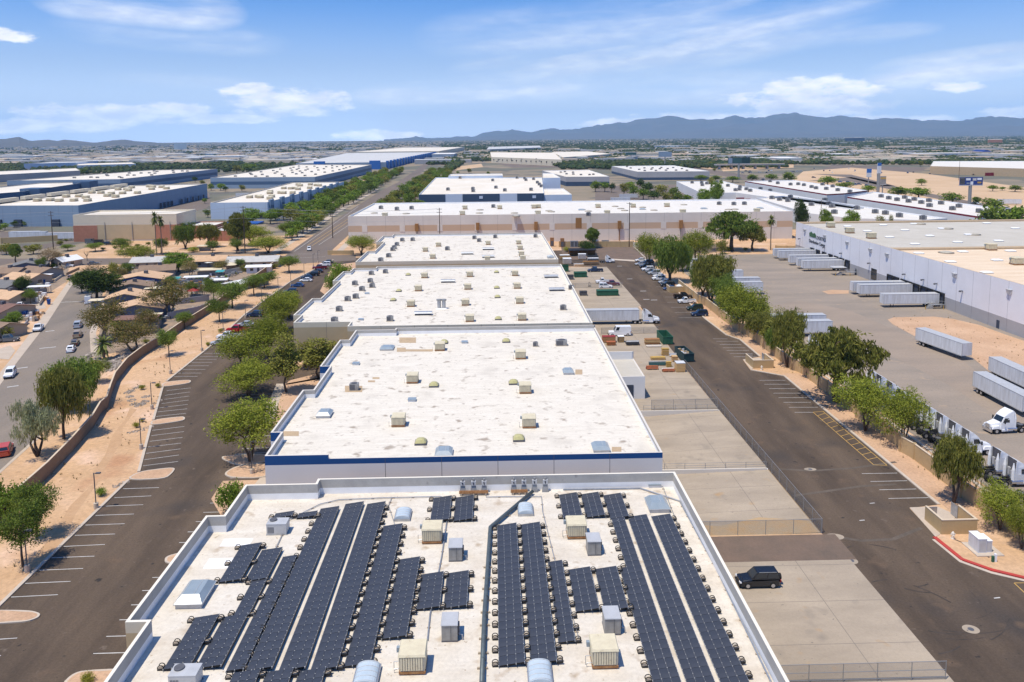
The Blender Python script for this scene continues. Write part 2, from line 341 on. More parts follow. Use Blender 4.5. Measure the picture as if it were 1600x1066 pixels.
# thin high streaks
def streak(x0, y0, x1, y1, w_, k):
    a0, e0 = ae(x0, y0); a1, e1 = ae(x1, y1); la, le = a1-a0, e1-e0; ln = math.hypot(la, le); la /= ln; le /= ln
    u = mth('ADD', mth('MULTIPLY', mth('SUBTRACT', az, a0), la), mth('MULTIPLY', mth('SUBTRACT', el, e0), le))
    v = mth('ADD', mth('MULTIPLY', mth('SUBTRACT', az, a0), -le), mth('MULTIPLY', mth('SUBTRACT', el, e0), la))
    t = mth('SUBTRACT', mth('MULTIPLY', mth('DIVIDE', u, ln), 2.0), 1.0)
    q = mth('DIVIDE', v, w_/CF)
    b_ = mth('MAXIMUM', mth('SUBTRACT', 1.0, mth('ADD', mth('MULTIPLY', mth('MULTIPLY', t, t), mth('MULTIPLY', t, t)), mth('MULTIPLY', q, q))), 0.0)
    c = N.new('ShaderNodeCombineXYZ'); L.new(mth('MULTIPLY', u, 5.0), c.inputs[0]); L.new(mth('MULTIPLY', v, 42.0), c.inputs[1]); c.inputs[2].default_value = x0*0.01
    n_ = nz(c.outputs[0], 0.9, 5.0, 0.5)
    return mth('MULTIPLY', mth('MULTIPLY', b_, sstep(n_, 0.25, 0.80)), k*1.15)
st = vmax([streak(690,128,1420,-20,60,0.62), streak(760,140,1180,62,40,0.5), streak(640,60,1300,10,50,0.35), streak(1090,75,1480,42,16,0.5), streak(1340,124,1680,80,26,0.9), streak(540,150,930,132,20,0.8), streak(1040,160,1240,128,14,0.5),
           streak(40,-10,390,24,34,0.8), streak(70,35,460,70,26,0.30), streak(240,52,420,60,14,0.35), streak(900,150,1260,160,16,0.35), streak(140,120,420,132,14,0.18), streak(1000,118,1600,150,22,0.25)])
cloud = mth('MINIMUM', vmax([heapm, st]), 1.0)
haze_low = mth('MULTIPLY', sstep(el, 0.20, -0.01), 0.84)
def mixw(f, a, b_):
    x = N.new('ShaderNodeMix'); x.data_type = 'RGBA'; L.new(f, x.inputs['Factor'])
    for s_, v in ((x.inputs['A'], a), (x.inputs['B'], b_)):
        if isinstance(v, tuple): s_.default_value = (*v, 1)
        else: L.new(v, s_)
    return x.outputs['Result']
tint = N.new('ShaderNodeMix'); tint.data_type = 'RGBA'; tint.blend_type = 'MULTIPLY'; tint.inputs['Factor'].default_value = 1.0
L.new(sky.outputs['Color'], tint.inputs['A']); tint.inputs['B'].default_value = (*SKY_TINT, 1)
s1 = mixw(haze_low, tint.outputs['Result'], tuple(c/SKY_STR for c in (0.86,0.95,1.16)))
cshade = mixw(sstep(nz(cv(14,40,0.3,-0.01), 2.0, 5.0), 0.35, 0.7), tuple(c/SKY_STR for c in (1.0,1.03,1.14)), tuple(c/SKY_STR for c in (1.40,1.38,1.36)))
lift = N.new('ShaderNodeVectorMath'); lift.operation = 'SCALE'; L.new(mixw(cloud, s1, cshade), lift.inputs[0])
L.new(mth('ADD', 1.0, mth('MULTIPLY', sstep(el, 0.10, -0.01), 0.8)), lift.inputs['Scale'])      # brighter towards the horizon
L.new(lift.outputs['Vector'], bg.inputs['Color'])
sd = bpy.data.lights.new('sun', 'SUN'); so = bpy.data.objects.new('sun', sd); COL.objects.link(so)
sd.energy = SUN_STR; sd.angle = R(0.53); sd.color = (1.0, 0.925, 0.79)
so.rotation_euler = SUND.to_track_quat('-Z', 'Y').to_euler(); so.location = (-60, -40, 200)
sc.view_settings.view_transform = 'Standard'; sc.view_settings.look = 'None'; sc.view_settings.exposure = EXPO; sc.view_settings.gamma = 1
sc.cycles.max_bounces = 5; sc.cycles.diffuse_bounces = 3; sc.cycles.glossy_bounces = 2; sc.cycles.transmission_bounces = 2; sc.cycles.volume_bounces = 0
sc.cycles.transparent_max_bounces = 4; sc.cycles.caustics_reflective = False; sc.cycles.caustics_refractive = False
if HAZE:
    hm = bpy.data.materials.new('air'); hm.use_nodes = True; n2 = hm.node_tree.nodes; n2.remove(n2['Principled BSDF'])
    pv = n2.new('ShaderNodeVolumePrincipled'); pv.inputs['Color'].default_value = (0.42,0.71,1.0,1); pv.inputs['Density'].default_value = HAZE; pv.inputs['Anisotropy'].default_value = 0.0
    hm.node_tree.links.new(pv.outputs[0], n2['Material Output'].inputs['Volume'])
    hb = MB().box(-33000, 33000, -1500, 32000, -3, 1090); ho = hb.build('haze', hm); tag(ho, kind='stuff')
# ------------------------------------------------------------------ ground
def sheet(name, polys, mt, z, kind='structure'):
    b = MB()
    for p in polys: b.face([(q[0], q[1], z) for q in p])
    return tag(b.build(name, mt), kind=kind)
def pxs(l, z=0.0): return [P(x, y, z) for x, y in l]
def rect(x0, x1, y0, y1): return [(x0,y0),(x1,y0),(x1,y1),(x0,y1)]
m['city_ground'] = mat('city_ground', (0.31,0.24,0.165), 0.95, (0.21,0.18,0.125), 0.012, 0.7, spots=[(0.005,0.50,(0.15,0.145,0.105),0.06),(0.02,0.56,(0.13,0.12,0.10),0.04)])
g = MB(); W_ = 21000
hx0, hx1, hy0, hy1 = 22.4, 42.4, 95.0, 142.0
for q in (rect(-W_, W_, -900, 30), rect(-W_, -200, 30, 420), rect(200, W_, 30, 420), rect(-W_, W_, 420, 20500)): g.face([(x,y,0) for x,y in q])
tag(g.build('ground', m['city_ground']), kind='structure')
g = MB()
for q in (rect(-200, hx0, 30, 420), rect(hx1, 200, 30, 420), rect(hx0, hx1, 30, hy0), rect(hx0, hx1, hy1, 420)): g.face([(x,y,0) for x,y in q])
tag(g.build('desert_ground', m['desert']), kind='structure')
# lowered loading pads
g = MB(); 
g.face([(hx0,95,-0.75),(hx1,95,-0.12),(hx1,115,-0.12),(hx0,115,-0.75)]); g.face([(hx0,115,-1.3),(hx1,115,-0.02),(hx1,141,-0.02),(hx0,141,-1.3)]); g.face([(hx0,141,0.0),(hx1,141,0.0),(hx1,142,0.0),(hx0,142,0.0)])
tag(g.build('loading_pavement', m['concrete_pad']), kind='structure')
g = MB(); g.face([(hx0,95,0.0),(hx1,95,0),(hx1,95,-0.12),(hx0,95,-0.75)][::-1]); g.face([(hx1,95,0),(hx1,141,0),(hx1,141,-0.02),(hx1,115,-0.02),(hx1,115,-0.12),(hx1,95,-0.12)])
tag(g.build('court_kerb', m['stain_orange']), kind='structure')
sheet('court_pavement', [rect(22.4,43.2,50,88.6), rect(22.4,42.4,142,170), rect(22.4,43.0,170,199), rect(22.4,44,199.2,232), rect(22.4,45,232,305)], m['concrete_pad'], 0.03)
sheet('strip_pavement', [rect(22.4,44.0,88.6,94.7)], m['asphalt_brown'], 0.035)
sheet('stain_band', [rect(22.6,42.2,95.15,99.2)], m['stain_orange'], 0.0) if False else None
g = MB(); g.face([(24,95.2,-0.69),(42.2,95.2,-0.11),(42.2,98.6,-0.11),(36,100.2,-0.3),(30,98.4,-0.49),(24,99.6,-0.69)]); tag(g.build('stained_ground', m['stain_orange']), kind='structure')
# right drive
KR = [(1760,940),(1600,902),(1550,890),(1505,874),(1463,840),(1421,794),(1464.5,789),(1224,588),(1173,579),(1160.5,562),(1186,557.5),(1155,531),(1134,524),(1100,498),(1068,466),(1042,438),(1012,408),(990,386)]
right = [(42.4,30)] + [(80,30),(78,84)] + [tuple(P(x,y)[:2]) for x,y in KR[1:]] + [(57,352),(24,352),(24,308),(45,305)] + [(44.6,232),(43.4,199),(42.7,170),(42.4,142)]
sheet('drive_road', [right], m['asphalt_lot'], 0.008)
sheet('throat_road', [pxs([(876,382),(1000,379),(1125,381),(1120,394),(1002,408),(960,405),(880,406)])], m['asphalt_brown'], 0.02)
sheet('gutter_kerb', [pxs([(957,404.5),(1003,407),(1003,409.5),(957,406.5)])], m['kerb'], 0.03)
# truck yard
sheet('yard_pavement', [rect(72.2,134,60,333)], m['asphalt_yard'], 0.006)
sheet('yard_ground', [pxs([(1387,499.7),(1397,496),(1460,495),(1488.6,498.5),(1530,508),(1569.6,522.5),(1610,536),(1660,600),(1590,596),(1544,579.5),(1503.8,546),(1430,526),(1394.8,507)]), pxs([(1284.6,455.5),(1300,453),(1326,454),(1326,459),(1294,460)])], m['gravel_pink'], 0.03)
sheet('yard_pavement', [pxs([(1205,478),(1250,470),(1330,486),(1500,560),(1600,640),(1600,680),(1480,600),(1360,540)])], mat('asphalt_worn', (0.34,0.265,0.20), 0.9, (0.26,0.21,0.165), 0.08, 0.6, stretch=(0.5,1.4,1), fine=(2,0.1)), 0.014)
g = MB()
for k in range(5): g.box(70.9, 71.5, 70+k*40, 110+k*40, 0, 0.16)
tag(g.build('yard_kerb', m['kerb']), kind='structure')
sheet('planting_ground', [rect(62.5,66.6,95,163), rect(62.9,66.6,175,250)], m['gravel_pink'], 0.01)
sheet('margin_ground', [rect(67.2,70.9,90,260)], m['gravel_pink'], 0.012)
# left parking lot
KL = [(-90,1034),(0,949),(203,750.5),(219.3,737.4),(238,665),(241.6,656.5),(256,604.8),(262,596),(329.6,541.7),(383,492),(455,440),(522,406)]
left = [(-33.0,38),(-33.0,100),(-32.7,172),(-47,172),(-47,345)] + [tuple(P(x,y)[:2]) for x,y in KL[::-1]] + [(-56,38)]
sheet('lot_pavement', [left], m['asphalt_lot'], 0.008)
False and sheet('worn_pavement', [[(-50.4,45),(-45.5,45),(-44.5,120),(-41,165),(-47.6,165),(-49.2,120)]], mat('asphalt_wear', (0.05,0.046,0.043), 0.85, (0.075,0.064,0.055), 0.2, 0.6, stretch=(1.5,0.2,1), fine=(4,0.15)), 0.012)
def kerb_line(name, pts, wd=0.45, h=0.15, mt='kerb', side=1):
    b = MB(); pts = [Vector((p[0],p[1])) for p in pts]
    off = []
    for k in range(len(pts)):
        d = (pts[min(k+1,len(pts)-1)]-pts[max(k-1,0)]).normalized(); off.append(Vector((-d.y,d.x))*wd*side)
    for k in range(len(pts)-1):
        a, c = pts[k], pts[k+1]; a2, c2 = a+off[k], c+off[k+1]
        q = [a,c,c2,a2] if side > 0 else [a,a2,c2,c]
        b.prism(q, 0, h)
    return tag(b.build(name, m[mt]), kind='structure')
LK = [tuple(P(x,y)[:2]) for x,y in KL]
kerb_line('kerb', LK[:3], side=1); kerb_line('kerb', LK[3:5], side=1); kerb_line('kerb', LK[5:7], side=1); kerb_line('kerb', LK[7:], side=1)
RK = [tuple(P(x,y)[:2]) for x,y in KR]
kerb_line('kerb', [(78,84)]+RK[1:5], side=1, mt='kerb_red', wd=0.5); kerb_line('gutter_kerb', [(77.9,83.4)]+[(p[0]-0.35,p[1]-0.45) for p in RK[1:5]], side=1, h=0.03, wd=0.5)
kerb_line('kerb', RK[6:8]+[RK[8]], side=-1); kerb_line('kerb', RK[10:], side=-1)
def smooth_poly(pts, n=3):
    pts = [Vector((p[0],p[1])) for p in pts]
    for _ in range(n):
        o = []
        for k in range(len(pts)):
            a, c = pts[k], pts[(k+1) % len(pts)]; o += [a*0.78+c*0.22, a*0.22+c*0.78]
        pts = o
    return pts
def island(px_pts, name='island_kerb'):
    poly = smooth_poly(pxs(px_pts), 2)
    b = MB(); c = sum(poly, Vector((0,0)))/len(poly)
    inner = [p+(c-p).normalized()*0.28 for p in poly]
    b.prism(poly, 0, 0.15, 0); b.face([(p.x,p.y,0.154) for p in inner], 1)
    return tag(b.build(name, [m['kerb'], m['gravel_pink']]), kind='structure')
for q in ([(195,751.5),(258,749.5),(270,740),(274.5,732.5),(262,732),(216,738)], [(233,666),(287,658.5),(290,653.5),(284,651.5),(238,657)], [(250,606),(296,600),(299.5,595.5),(292,594.5),(257,597.5)],
          [(-25,955),(45,955),(64,960),(60,967),(40,973.5),(-25,977)], [(92,1075),(116,1052),(150,1048),(215,1046),(190,1085)], [(257,882),(258,871),(285,864),(310,862),(300,884)]):
    island(q)
island([(348,741),(372,728),(415,724),(424,735),(415,748),(360,748)]); island([(340,715),(370,712),(420,710),(420,722),(372,730)])
# painted stall lines
pl = MB()
def stripe(a, c, wd=0.11, z=0.02, b=None, mt=0):
    a = Vector((a[0],a[1])); c = Vector((c[0],c[1])); d = (c-a).normalized(); n = Vector((-d.y,d.x))*wd/2
    (b or pl).face([(*(a-n),z),(*(c-n),z),(*(c+n),z),(*(a+n),z)], mt)
def z5(x, y): return P(x/3.1725, 730+y/3.1725)
for (l_, r_) in zip([(610,108),(567,152),(523,194),(474,240),(424,288),(371,339),(316,394),(254,450),(192,512),(125,577),(55,645),(-60,858),(-140,940)], [(788,102),(750,143),(710,187),(664,233),(618,281),(570,332),(520,384),(468,442),(412,503),(350,567),(287,633),(85,848),(4,935)]):
    stripe(z5(*l_), z5(*r_))
def za(x, y): return P(x/8.88+180, 660+y/8.88)
for l_, r_ in zip([(515,113),(500,187),(478,266),(455,345),(430,432),(405,520),(383,605)], [(960,58),(955,130),(935,210),(915,290),(905,370),(885,455),(873,545)]): stripe(za(*l_), za(*r_))
def zb(x, y): return P(x/8.88+160, 560+y/8.88)
for l_, r_ in zip([(890,450),(870,515),(860,572),(820,630),(780,690),(765,745),(745,808)], [(1228,412),(1218,468),(1205,525),(1198,580),(1185,640),(1175,702),(1160,765)]): stripe(zb(*l_), zb(*r_))
def zc(x, y): return P(x/3.8075, 480+y/3.8075)
for l_, r_ in (((1020,413),(1175,413)),((1055,393),(1198,393)),((1085,371),(1222,371)),((1115,350),(1243,349)),((1140,330),(1262,329)),((1165,311),(1290,311)),((1190,295),(1315,295)),((1215,276),(1335,276))): stripe(zc(*l_), zc(*r_))
for x, y in ((1140,55),(1110,93),(1076,135),(1042,179),(1008,225),(970,271),(930,322),(888,375),(755,548),(705,613),(650,684),(592,758),(527,840),(462,925)):
    p = z5(x, y); stripe(p, (p.x+5.2, p.y+0.03))
for x, y in ((380,683),(391,691),(378,701.5),(366,710),(371,622),(371,630),(371,617.5),(380,660)):
    p = P(x, y); stripe(p, (-33.2, p.y+0.9))
def zd(x, y): return P(x/8.88+1160, 560+y/8.88)
for (a, c) in zip([(235,306),(305,361),(370,422),(430,485),(500,547),(570,612),(645,681),(725,751)], [(595,306),(655,361),(735,422),(810,485),(895,547),(950,612),(1050,681),(985,751)]): stripe(zd(*a), zd(*c))
def ze(x, y): return P(x/8.88+1100, 480+y/8.88)
for a, c in (((120,440),(330,442)),((170,475),(480,475)),((215,520),(520,520)),((260,565),(575,565)),((315,602),(625,602)),((355,645),(675,645)),((410,690),(730,690))): stripe(ze(*a), ze(*c))
def zf(x, y): return P(x/3.1725+1200, 730+y/3.1725)
for a, c in (((465,33),(640,30)),((508,72),(690,68)),((552,113),(735,109)),((597,156),(795,152))): stripe(zf(*a), zf(*c))
for k in range(8):
    p = P(1052+k*7, 440+k*8.0); stripe((p.x-7.5,p.y),(p.x-1,p.y), 0.1)
for p in ((470,265),(1140,650),(520,180)):
    c = zf(*p); stripe((c.x-0.45,c.y),(c.x+0.3,c.y+0.1), 0.16)
for x, y in ((968,399),(984,436),(1010,468),(1005,455),(975,460),(962,461),(1022,469),(968,416)):
    c = P(x, y); stripe((c.x-1.0,c.y),(c.x+1.0,c.y), 0.45)
tag(pl.build('pavement_lines', m['paint_white']), kind='structure')
pl = MB()
a0, a1 = zd(985,751), P(1385,701); b0, b1 = zd(1135,746), P(1388,726.5)
a0 = P(1270.5,644.3); a1 = P(1365,726.5); b0 = P(1286,643); b1 = P(1386,727.5)
stripe(a0, a1); stripe(b0, b1); stripe(a0, b0); stripe(a1, b1)
for k in range(1, 12):
    t = k/12; q = a0.lerp(a1, t); e = b0.lerp(b1, t-0.045); stripe(q, e)
q0, q1, q2 = zf(1220,575), zf(1290,640), zf(1290,574); stripe(q0,q1); stripe(q0,q2)
tag(pl.build('pavement_markings', m['paint_yellow']), kind='structure')
def disc(x, y, r, mt, name, z=0.022, rx=None):
    c = P(x, y); b = MB(); b.face([(c.x+(rx or r)*math.cos(t), c.y+r*math.sin(t), z) for t in [2*math.pi*k/20 for k in range(20)]], 0); b.face([(c.x+0.32*math.cos(t), c.y+0.32*math.sin(t), z+.006) for t in [2*math.pi*k/14 for k in range(14)]], 1)
    return b.build(name, [m[mt], m['metal_dark']])
for k, (x, y, r, rx) in enumerate(((1330.5,876.5,0.75,0.75),(1517,983.5,0.75,0.85),(1303,839,0.8,1.3),(1266,733.5,0.55,0.95))):
    tag(disc(x, y, r, 'concrete_pad', 'manhole_cover', rx=rx), ['round manhole collar beside the near end of the concrete court','round manhole collar alone in the drive near the yellow painted corner','oval cleanout slab with two lids at the chain link fence corner','oval drain collar in the drive beside the yellow hatched bay'][k], 'manhole')
# tyre marks, drainage track, rocks
g = MB()
for k, pts in enumerate(([(1218,733),(1266,736),(1330,732),(1400,722)],[(1240,775),(1290,768),(1345,760),(1400,757)],[(1300,838),(1345,845),(1395,843),(1440,825)])):
    q = pxs(pts)
    for a, c in zip(q, q[1:]):
        d = (c-a).normalized(); n = Vector((-d.y,d.x,0))*0.28
        g.face([(*(a-n)[:2],0.015),(*(c-n)[:2],0.015),(*(c+n)[:2],0.015),(*(a+n)[:2],0.015)])

rq = random.Random(6)
def arc(cx, cy, r, a0, a1, wd, z=0.017):
    n = 10
    for k in range(n):
        t0, t1 = a0+(a1-a0)*k/n, a0+(a1-a0)*(k+1)/n
        g.face([(cx+(r-wd)*math.cos(t0),cy+(r-wd)*math.sin(t0),z),(cx+(r+wd)*math.cos(t0),cy+(r+wd)*math.sin(t0),z),(cx+(r+wd)*math.cos(t1),cy+(r+wd)*math.sin(t1),z),(cx+(r-wd)*math.cos(t1),cy+(r-wd)*math.sin(t1),z)], 1)
for k in range(26):
    c = P(rq.uniform(1330,1480), rq.uniform(880,985)); r_ = rq.uniform(4,11); a_ = rq.uniform(0,6.28); arc(c.x, c.y, r_, a_, a_+rq.uniform(.3,.9), rq.uniform(.04,.1), .0165+.0004*k)
tag(g.build('track_ground', [mat('dust', (0.14,0.11,0.085), 0.95, (0.10,0.08,0.062), 0.5, 0.6, fine=(3,0.15)), mat('tyre_mark', (0.040,0.034,0.03), 0.9, (0.08,0.062,0.05), 1.2, 0.6)]), kind='structure')
sheet('channel_ground', [pxs([(140,745),(158,742),(176,712),(190,690),(192,668),(207,648),(214,640),(203,637),(196,655),(176,680),(164,712)]), pxs([(150,752),(160,744),(120,800),(90,860),(40,900),(20,905),(80,840),(110,790)])], m['dirt_track'], 0.012)
b = MB(); rr = random.Random(3)
def rocks(b, c, rx, ry, n, s):
    for _ in range(n):
        t = rr.uniform(0, 6.28); q = math.sqrt(rr.random()); x, y = c.x+rx*q*math.cos(t), c.y+ry*q*math.sin(t); s_ = s*rr.uniform(0.5,1.3)
        pts = [Vector((math.cos(a)*s_*rr.uniform(.7,1.2), math.sin(a)*s_*rr.uniform(.7,1.2))) for a in [k*1.2566 for k in range(5)]]
        b.hexa([(x+p.x,y+p.y,0) for p in pts], [(x+p.x*.6,y+p.y*.6,s_*rr.uniform(.5,.9)) for p in pts])
for x, y in ((205,611),(200,614),(203,620),(206,626),(210,632),(216,634),(221,632),(226,628),(214,606),(220,604),(228,620)): rocks(b, P(x,y), 0.9, 0.9, 60, 0.14)
for x, y in ((205,676),(214,674),(222,672),(230,669),(236,667),(190,757),(181,760),(197,754),(243,630),(249,626)): rocks(b, P(x,y), 0.7, 0.5, 16, 0.14)
tag(b.build('rock_gravel', m['rock']), kind='stuff')
# verge, street and houses' ground on the left
ST_R = [tuple(P(x,y)[:2]) for x,y in ((-60,795),(0,735),(60,680),(110,624),(150,572))]
street = pxs([(-70,800),(0,735),(62,679),(112,622),(142,560),(140,520),(158,470),(165,440),(150,418),(128,424),(108,452),(74,505),(30,562),(0,602),(-70,690)])
sheet('street', [street], m['asphalt_street'], 0.008)
sheet('street_sidewalk', [pxs([(-70,690),(0,602),(30,562),(74,505),(108,452),(128,424),(120,424),(100,450),(62,500),(18,560),(-14,600),(-90,688)]), pxs([(142,560),(140,520),(158,470),(165,470),(150,520),(154,552)]), pxs([(-70,808),(0,740),(62,684),(64,680),(62,679),(0,735),(-70,800)])], m['sidewalk'], 0.03)
sheet('driveway_pavement', [pxs([(0,545),(16,540),(24,548),(14,562),(-10,560)]), pxs([(36,463),(66,466),(72,482),(40,486)])], m['sidewalk'], 0.04)
sheet('cross_street', [pxs([(0,386),(55,384),(120,372),(120,378),(60,391),(0,398)]), pxs([(-40,404.5),(120,404),(330,403),(330,399.5),(460,400),(556,398),(556,407),(470,412),(300,410),(130,415),(-40,416)]), pxs([(215,396),(480,392),(480,396.5),(215,400)])], m['asphalt_road'], 0.01)
RD = pxs([(443,402),(462,387),(545,330),(596,298),(622,285),(655,262),(668,252),(674,252),(664,264),(645,285),(628,298),(580,335),(520,390),(517,404)])
sheet('main_road', [RD], m['asphalt_road'], 0.016)
sheet('road_sidewalk', [pxs([(430,398),(455,381),(540,326),(592,296),(588,296),(532,326),(444,382),(418,397)]), pxs([(524,394),(584,335),(632,298),(637,298),(592,335),(536,392)])], m['sidewalk'], 0.02)
pl = MB()
for a, c in (((480,384),(575,322)),((488,384),(581,322))): stripe(P(*a), P(*c), 0.25, 0.03)
tag(pl.build('road_line', m['paint_yellow']), kind='structure')
pl = MB()
for a, c in (((466,397),(500,397)),((452,404),(508,401)),((498,383),(590,322)),((460,393),(560,323))): stripe(P(*a), P(*c), 0.2, 0.03)
for x, y in ((84,473),(96,472.5),(108,472),(120,471.5),(132,471)): stripe((P(x,y).x-1.3,P(x,y).y),(P(x,y).x+1.3,P(x,y).y),0.4,0.02)
for x, y in ((69,544),(78,517.5),(35,575),(20,604),(80,543)): c = P(x,y); stripe((c.x-0.9,c.y-.5),(c.x+0.9,c.y+.5),0.5,0.02)
tag(pl.build('road_lines', m['paint_white']), kind='structure')
sheet('yard_ground', [pxs([(160,468),(186,420),(262,412),(350,408),(420,416),(384,447),(330,470),(246,535),(200,548),(152,556)]), pxs([(-20,420),(60,402),(110,405),(104,440),(70,462),(40,500),(-20,530)])], mat('yard_dirt', (0.36,0.255,0.17), .95, (0.25,0.19,0.14), .3, .7, fine=(1.5,.2), spots=[(.25,.6,(0.20,0.165,0.13),.08),(.5,.66,(0.50,0.42,0.34),.06)]), 0.011)
# court strip in front of the row on the left
sheet('front_path', [pxs([(415,640),(432,600),(446,600),(436,628),(426,660),(412,668)]), pxs([(398,757),(416,735),(418,757)])], m['sidewalk'], 0.05)
sheet('bed_ground', [pxs([(436,628),(446,600),(500,590),(505,600),(470,640),(432,645)]), pxs([(432,646),(470,642),(440,672),(424,672)]), pxs([(520,470),(560,430),(556,410),(520,415),(500,455)]), pxs([(452,595),(500,583),(505,592),(446,602)])], m['gravel_pink'], 0.045)
sheet('bed_ground', [pxs([(330,780),(348,752),(415,750),(414,765),(380,800),(345,806)])], m['gravel_pink'], 0.045)
sheet('lot_pavement', [pxs([(415,352),(500,331),(556,300),(566,301),(512,336),(455,362)]), pxs([(930,320),(1062,320),(1190,318),(1200,312),(1110,302),(1052,289),(930,291)]), pxs([(236,346),(322,326),(330,318),(326,300),(252,322)]), pxs([(600,322),(652,320),(656,276),(640,276)]), pxs([(800,262),(960,262),(960,256),(880,252),(770,254)]), pxs([(0,372),(100,372),(112,362),(0,362)]), pxs([(1262,276),(1440,268),(1450,262),(1300,258)]), pxs([(20,302),(150,290),(330,272),(330,268),(20,292)])], m['asphalt_road'], 0.02)
# far desert flats beside the motorway
sheet('desert_land', [pxs([(1225,292),(1255,268),(1330,262),(1450,272),(1600,293),(1720,310),(1720,346),(1600,340),(1540,322),(1400,308),(1300,300)]), pxs([(1000,258),(1060,243),(1110,243),(1130,262),(1060,270)]), pxs([(700,262),(752,256),(755,261),(715,266),(698,268)]), pxs([(300,246),(430,240),(470,241),(400,247),(300,250)]), pxs([(565,282),(600,272),(590,288),(560,292)]), pxs([(1120,256),(1240,256),(1240,262),(1130,268)])], mat('desert_far', (0.60,0.42,0.26), 0.95, (0.52,0.35,0.20), 0.02, 0.6), 0.06)
sheet('motorway_road', [pxs([(1262,283),(1330,277),(1440,300),(1600,331),(1720,352),(1720,358),(1600,338),(1440,306),(1330,284)]), pxs([(1270,272),(1330,273),(1400,291),(1380,291),(1320,277)]), pxs([(960,251),(1060,262),(1140,277),(1230,290),(1230,283),(1140,270),(1060,257),(965,249)])], m['asphalt_road'], 0.09)
# ------------------------------------------------------------------ buildings
def area(p): return sum(p[i][0]*p[(i+1)%len(p)][1]-p[(i+1)%len(p)][0]*p[i][1] for i in range(len(p)))/2
def inset(p, d):
    o = []; n = len(p)
    for i in range(n):
        a, b_, c = Vector(p[i-1][:2]), Vector(p[i][:2]), Vector(p[(i+1)%n][:2])
        e1 = (b_-a).normalized(); e2 = (c-b_).normalized(); n1 = Vector((-e1.y,e1.x)); n2 = Vector((-e2.y,e2.x))
        k = n1+n2; q = b_+k*(d/max(0.25, k.dot(n1))); o.append((q.x,q.y))
    return o
for k_, d_ in (('wall_white',(7.6,7.6)),('wall_tan',(7.6,7.6)),('wall_pale',(9.4,9.4)),('wall_lav',(7.5,7.5)),('wall_grey',(7.5,7.5)),('wall_cream',(7.6,7.6)),('wall_slate',(9,9)),('wall_blueglass',(9,9)),('wall_paleblue',(9,9))): pass
def building(name, label, poly, zr, top, bands, roofm, cat='warehouse', par='concrete_wall', mem=None, cop='coping', tops=None, z0=0.0, group=None, th=0.3, joints=None):
    """bands: list of (upper z, material) from the ground up, the last one up to the parapet top"""
    poly = [tuple(p[:2]) for p in poly]
    if area(poly) < 0: poly = poly[::-1]; tops = tops[::-1] if tops else None
    n = len(poly); tops = tops or [top]*n
    cx, cy = sum(p[0] for p in poly)/n, sum(p[1] for p in poly)/n
    t = thing(name, label, cat, (cx,cy,0), 0, group)
    L_ = lambda p: (p[0]-cx, p[1]-cy)
    q = [L_(p) for p in poly]; qi = inset(q, th)
    mats = []; idx = {}
    def mi(k):
        if k not in idx: idx[k] = len(mats); mats.append(m[k])
        return idx[k]
    b = MB()
    for i in range(n):
        a, c = q[i], q[(i+1)%n]; za = z0
        for j, (zt, mk) in enumerate(bands):
            zb_ = tops[i] if j == len(bands)-1 else min(zt, tops[i])
            if zb_ > za: b.face([(*a,za),(*c,za),(*c,zb_),(*a,zb_)], mi(mk))
            za = zb_
    if joints:
        k0 = mi('metal_dark')
        for i in range(n):
            a, c = Vector(q[i]), Vector(q[(i+1)%n]); ln = (c-a).length; d = (c-a)/ln; no = Vector((d.y,-d.x)); k = joints
            while k < ln-1:
                s = a+d*k; e0, e1 = s-d*0.03+no*0.01, s+d*0.03+no*0.01; zt = tops[i]-0.03
                b.hexa([(*e0,z0),(*e1,z0),(*(s-no*.02),z0)], [(*e0,zt),(*e1,zt),(*(s-no*.02),zt)], k0); k += joints
    b.build('wall', mats, t)
    pm = [m[par], m[mem or par], m[cop]]
    b = MB()
    for i in range(n):
        j = (i+1)%n; a, c, ai, ci = q[i], q[j], qi[i], qi[j]; zt = tops[i]
        zm = zr + min(0.8, (zt-zr)*0.5) if mem else zr
        if mem: b.face([(*ci,zr),(*ai,zr),(*ai,zm),(*ci,zm)], 1)
        b.face([(*ci,zm),(*ai,zm),(*ai,zt),(*ci,zt)], 0)
        b.face([(*a,zt),(*c,zt),(*ci,zt),(*ai,zt)], 2)
        for e, (u, ui, fl) in enumerate(((a,ai,1),(c,ci,0))):
            nb = tops[i-1] if e == 0 else tops[j]
            if nb < zt-0.01: b.face([(*u,nb),(*ui,nb),(*ui,zt),(*u,zt)], 0)
    b.build('parapet', pm, t)
    b = MB(); b.face([(*p,zr) for p in qi]); b.build('roof', m[roofm], t)
    t['_c'] = (cx, cy)
    return t
def on(t, b, name, mt):
    """a part given in world coordinates"""
    cx, cy = t['_c']; b.v = [(x-cx, y-cy, z) for x, y, z in b.v]
    return b.build(name, mt, t)
# the row of four, nearest first
pa = [(-31.1,40),(22.6,40),(22.6,93.5),(-22.4,93.5),(-22.4,92.2),(-31.0,92.2),(-31.0,84.4),(-33.0,84.4),(-33.0,64.9),(-31.1,64.9)]
ZA = 7.6
bA = building('solar_warehouse', 'cream and tan warehouse with black solar strips over its beige flat roof', pa, ZA, 9.5, [(8.45,'wall_tan'),(9.5,'wall_cream')], 'roof_beige', mem='membrane', joints=7.6)
for x0,x1,y0,y1 in ((-30.6,-27.6,76.6,78.6),(-30.4,-27.2,81,82.6)): b = MB(); b.box(x0,x1,y0,y1,ZA+.002,ZA+0.012); on(bA, b, 'roof_patch', m['patch_white'])

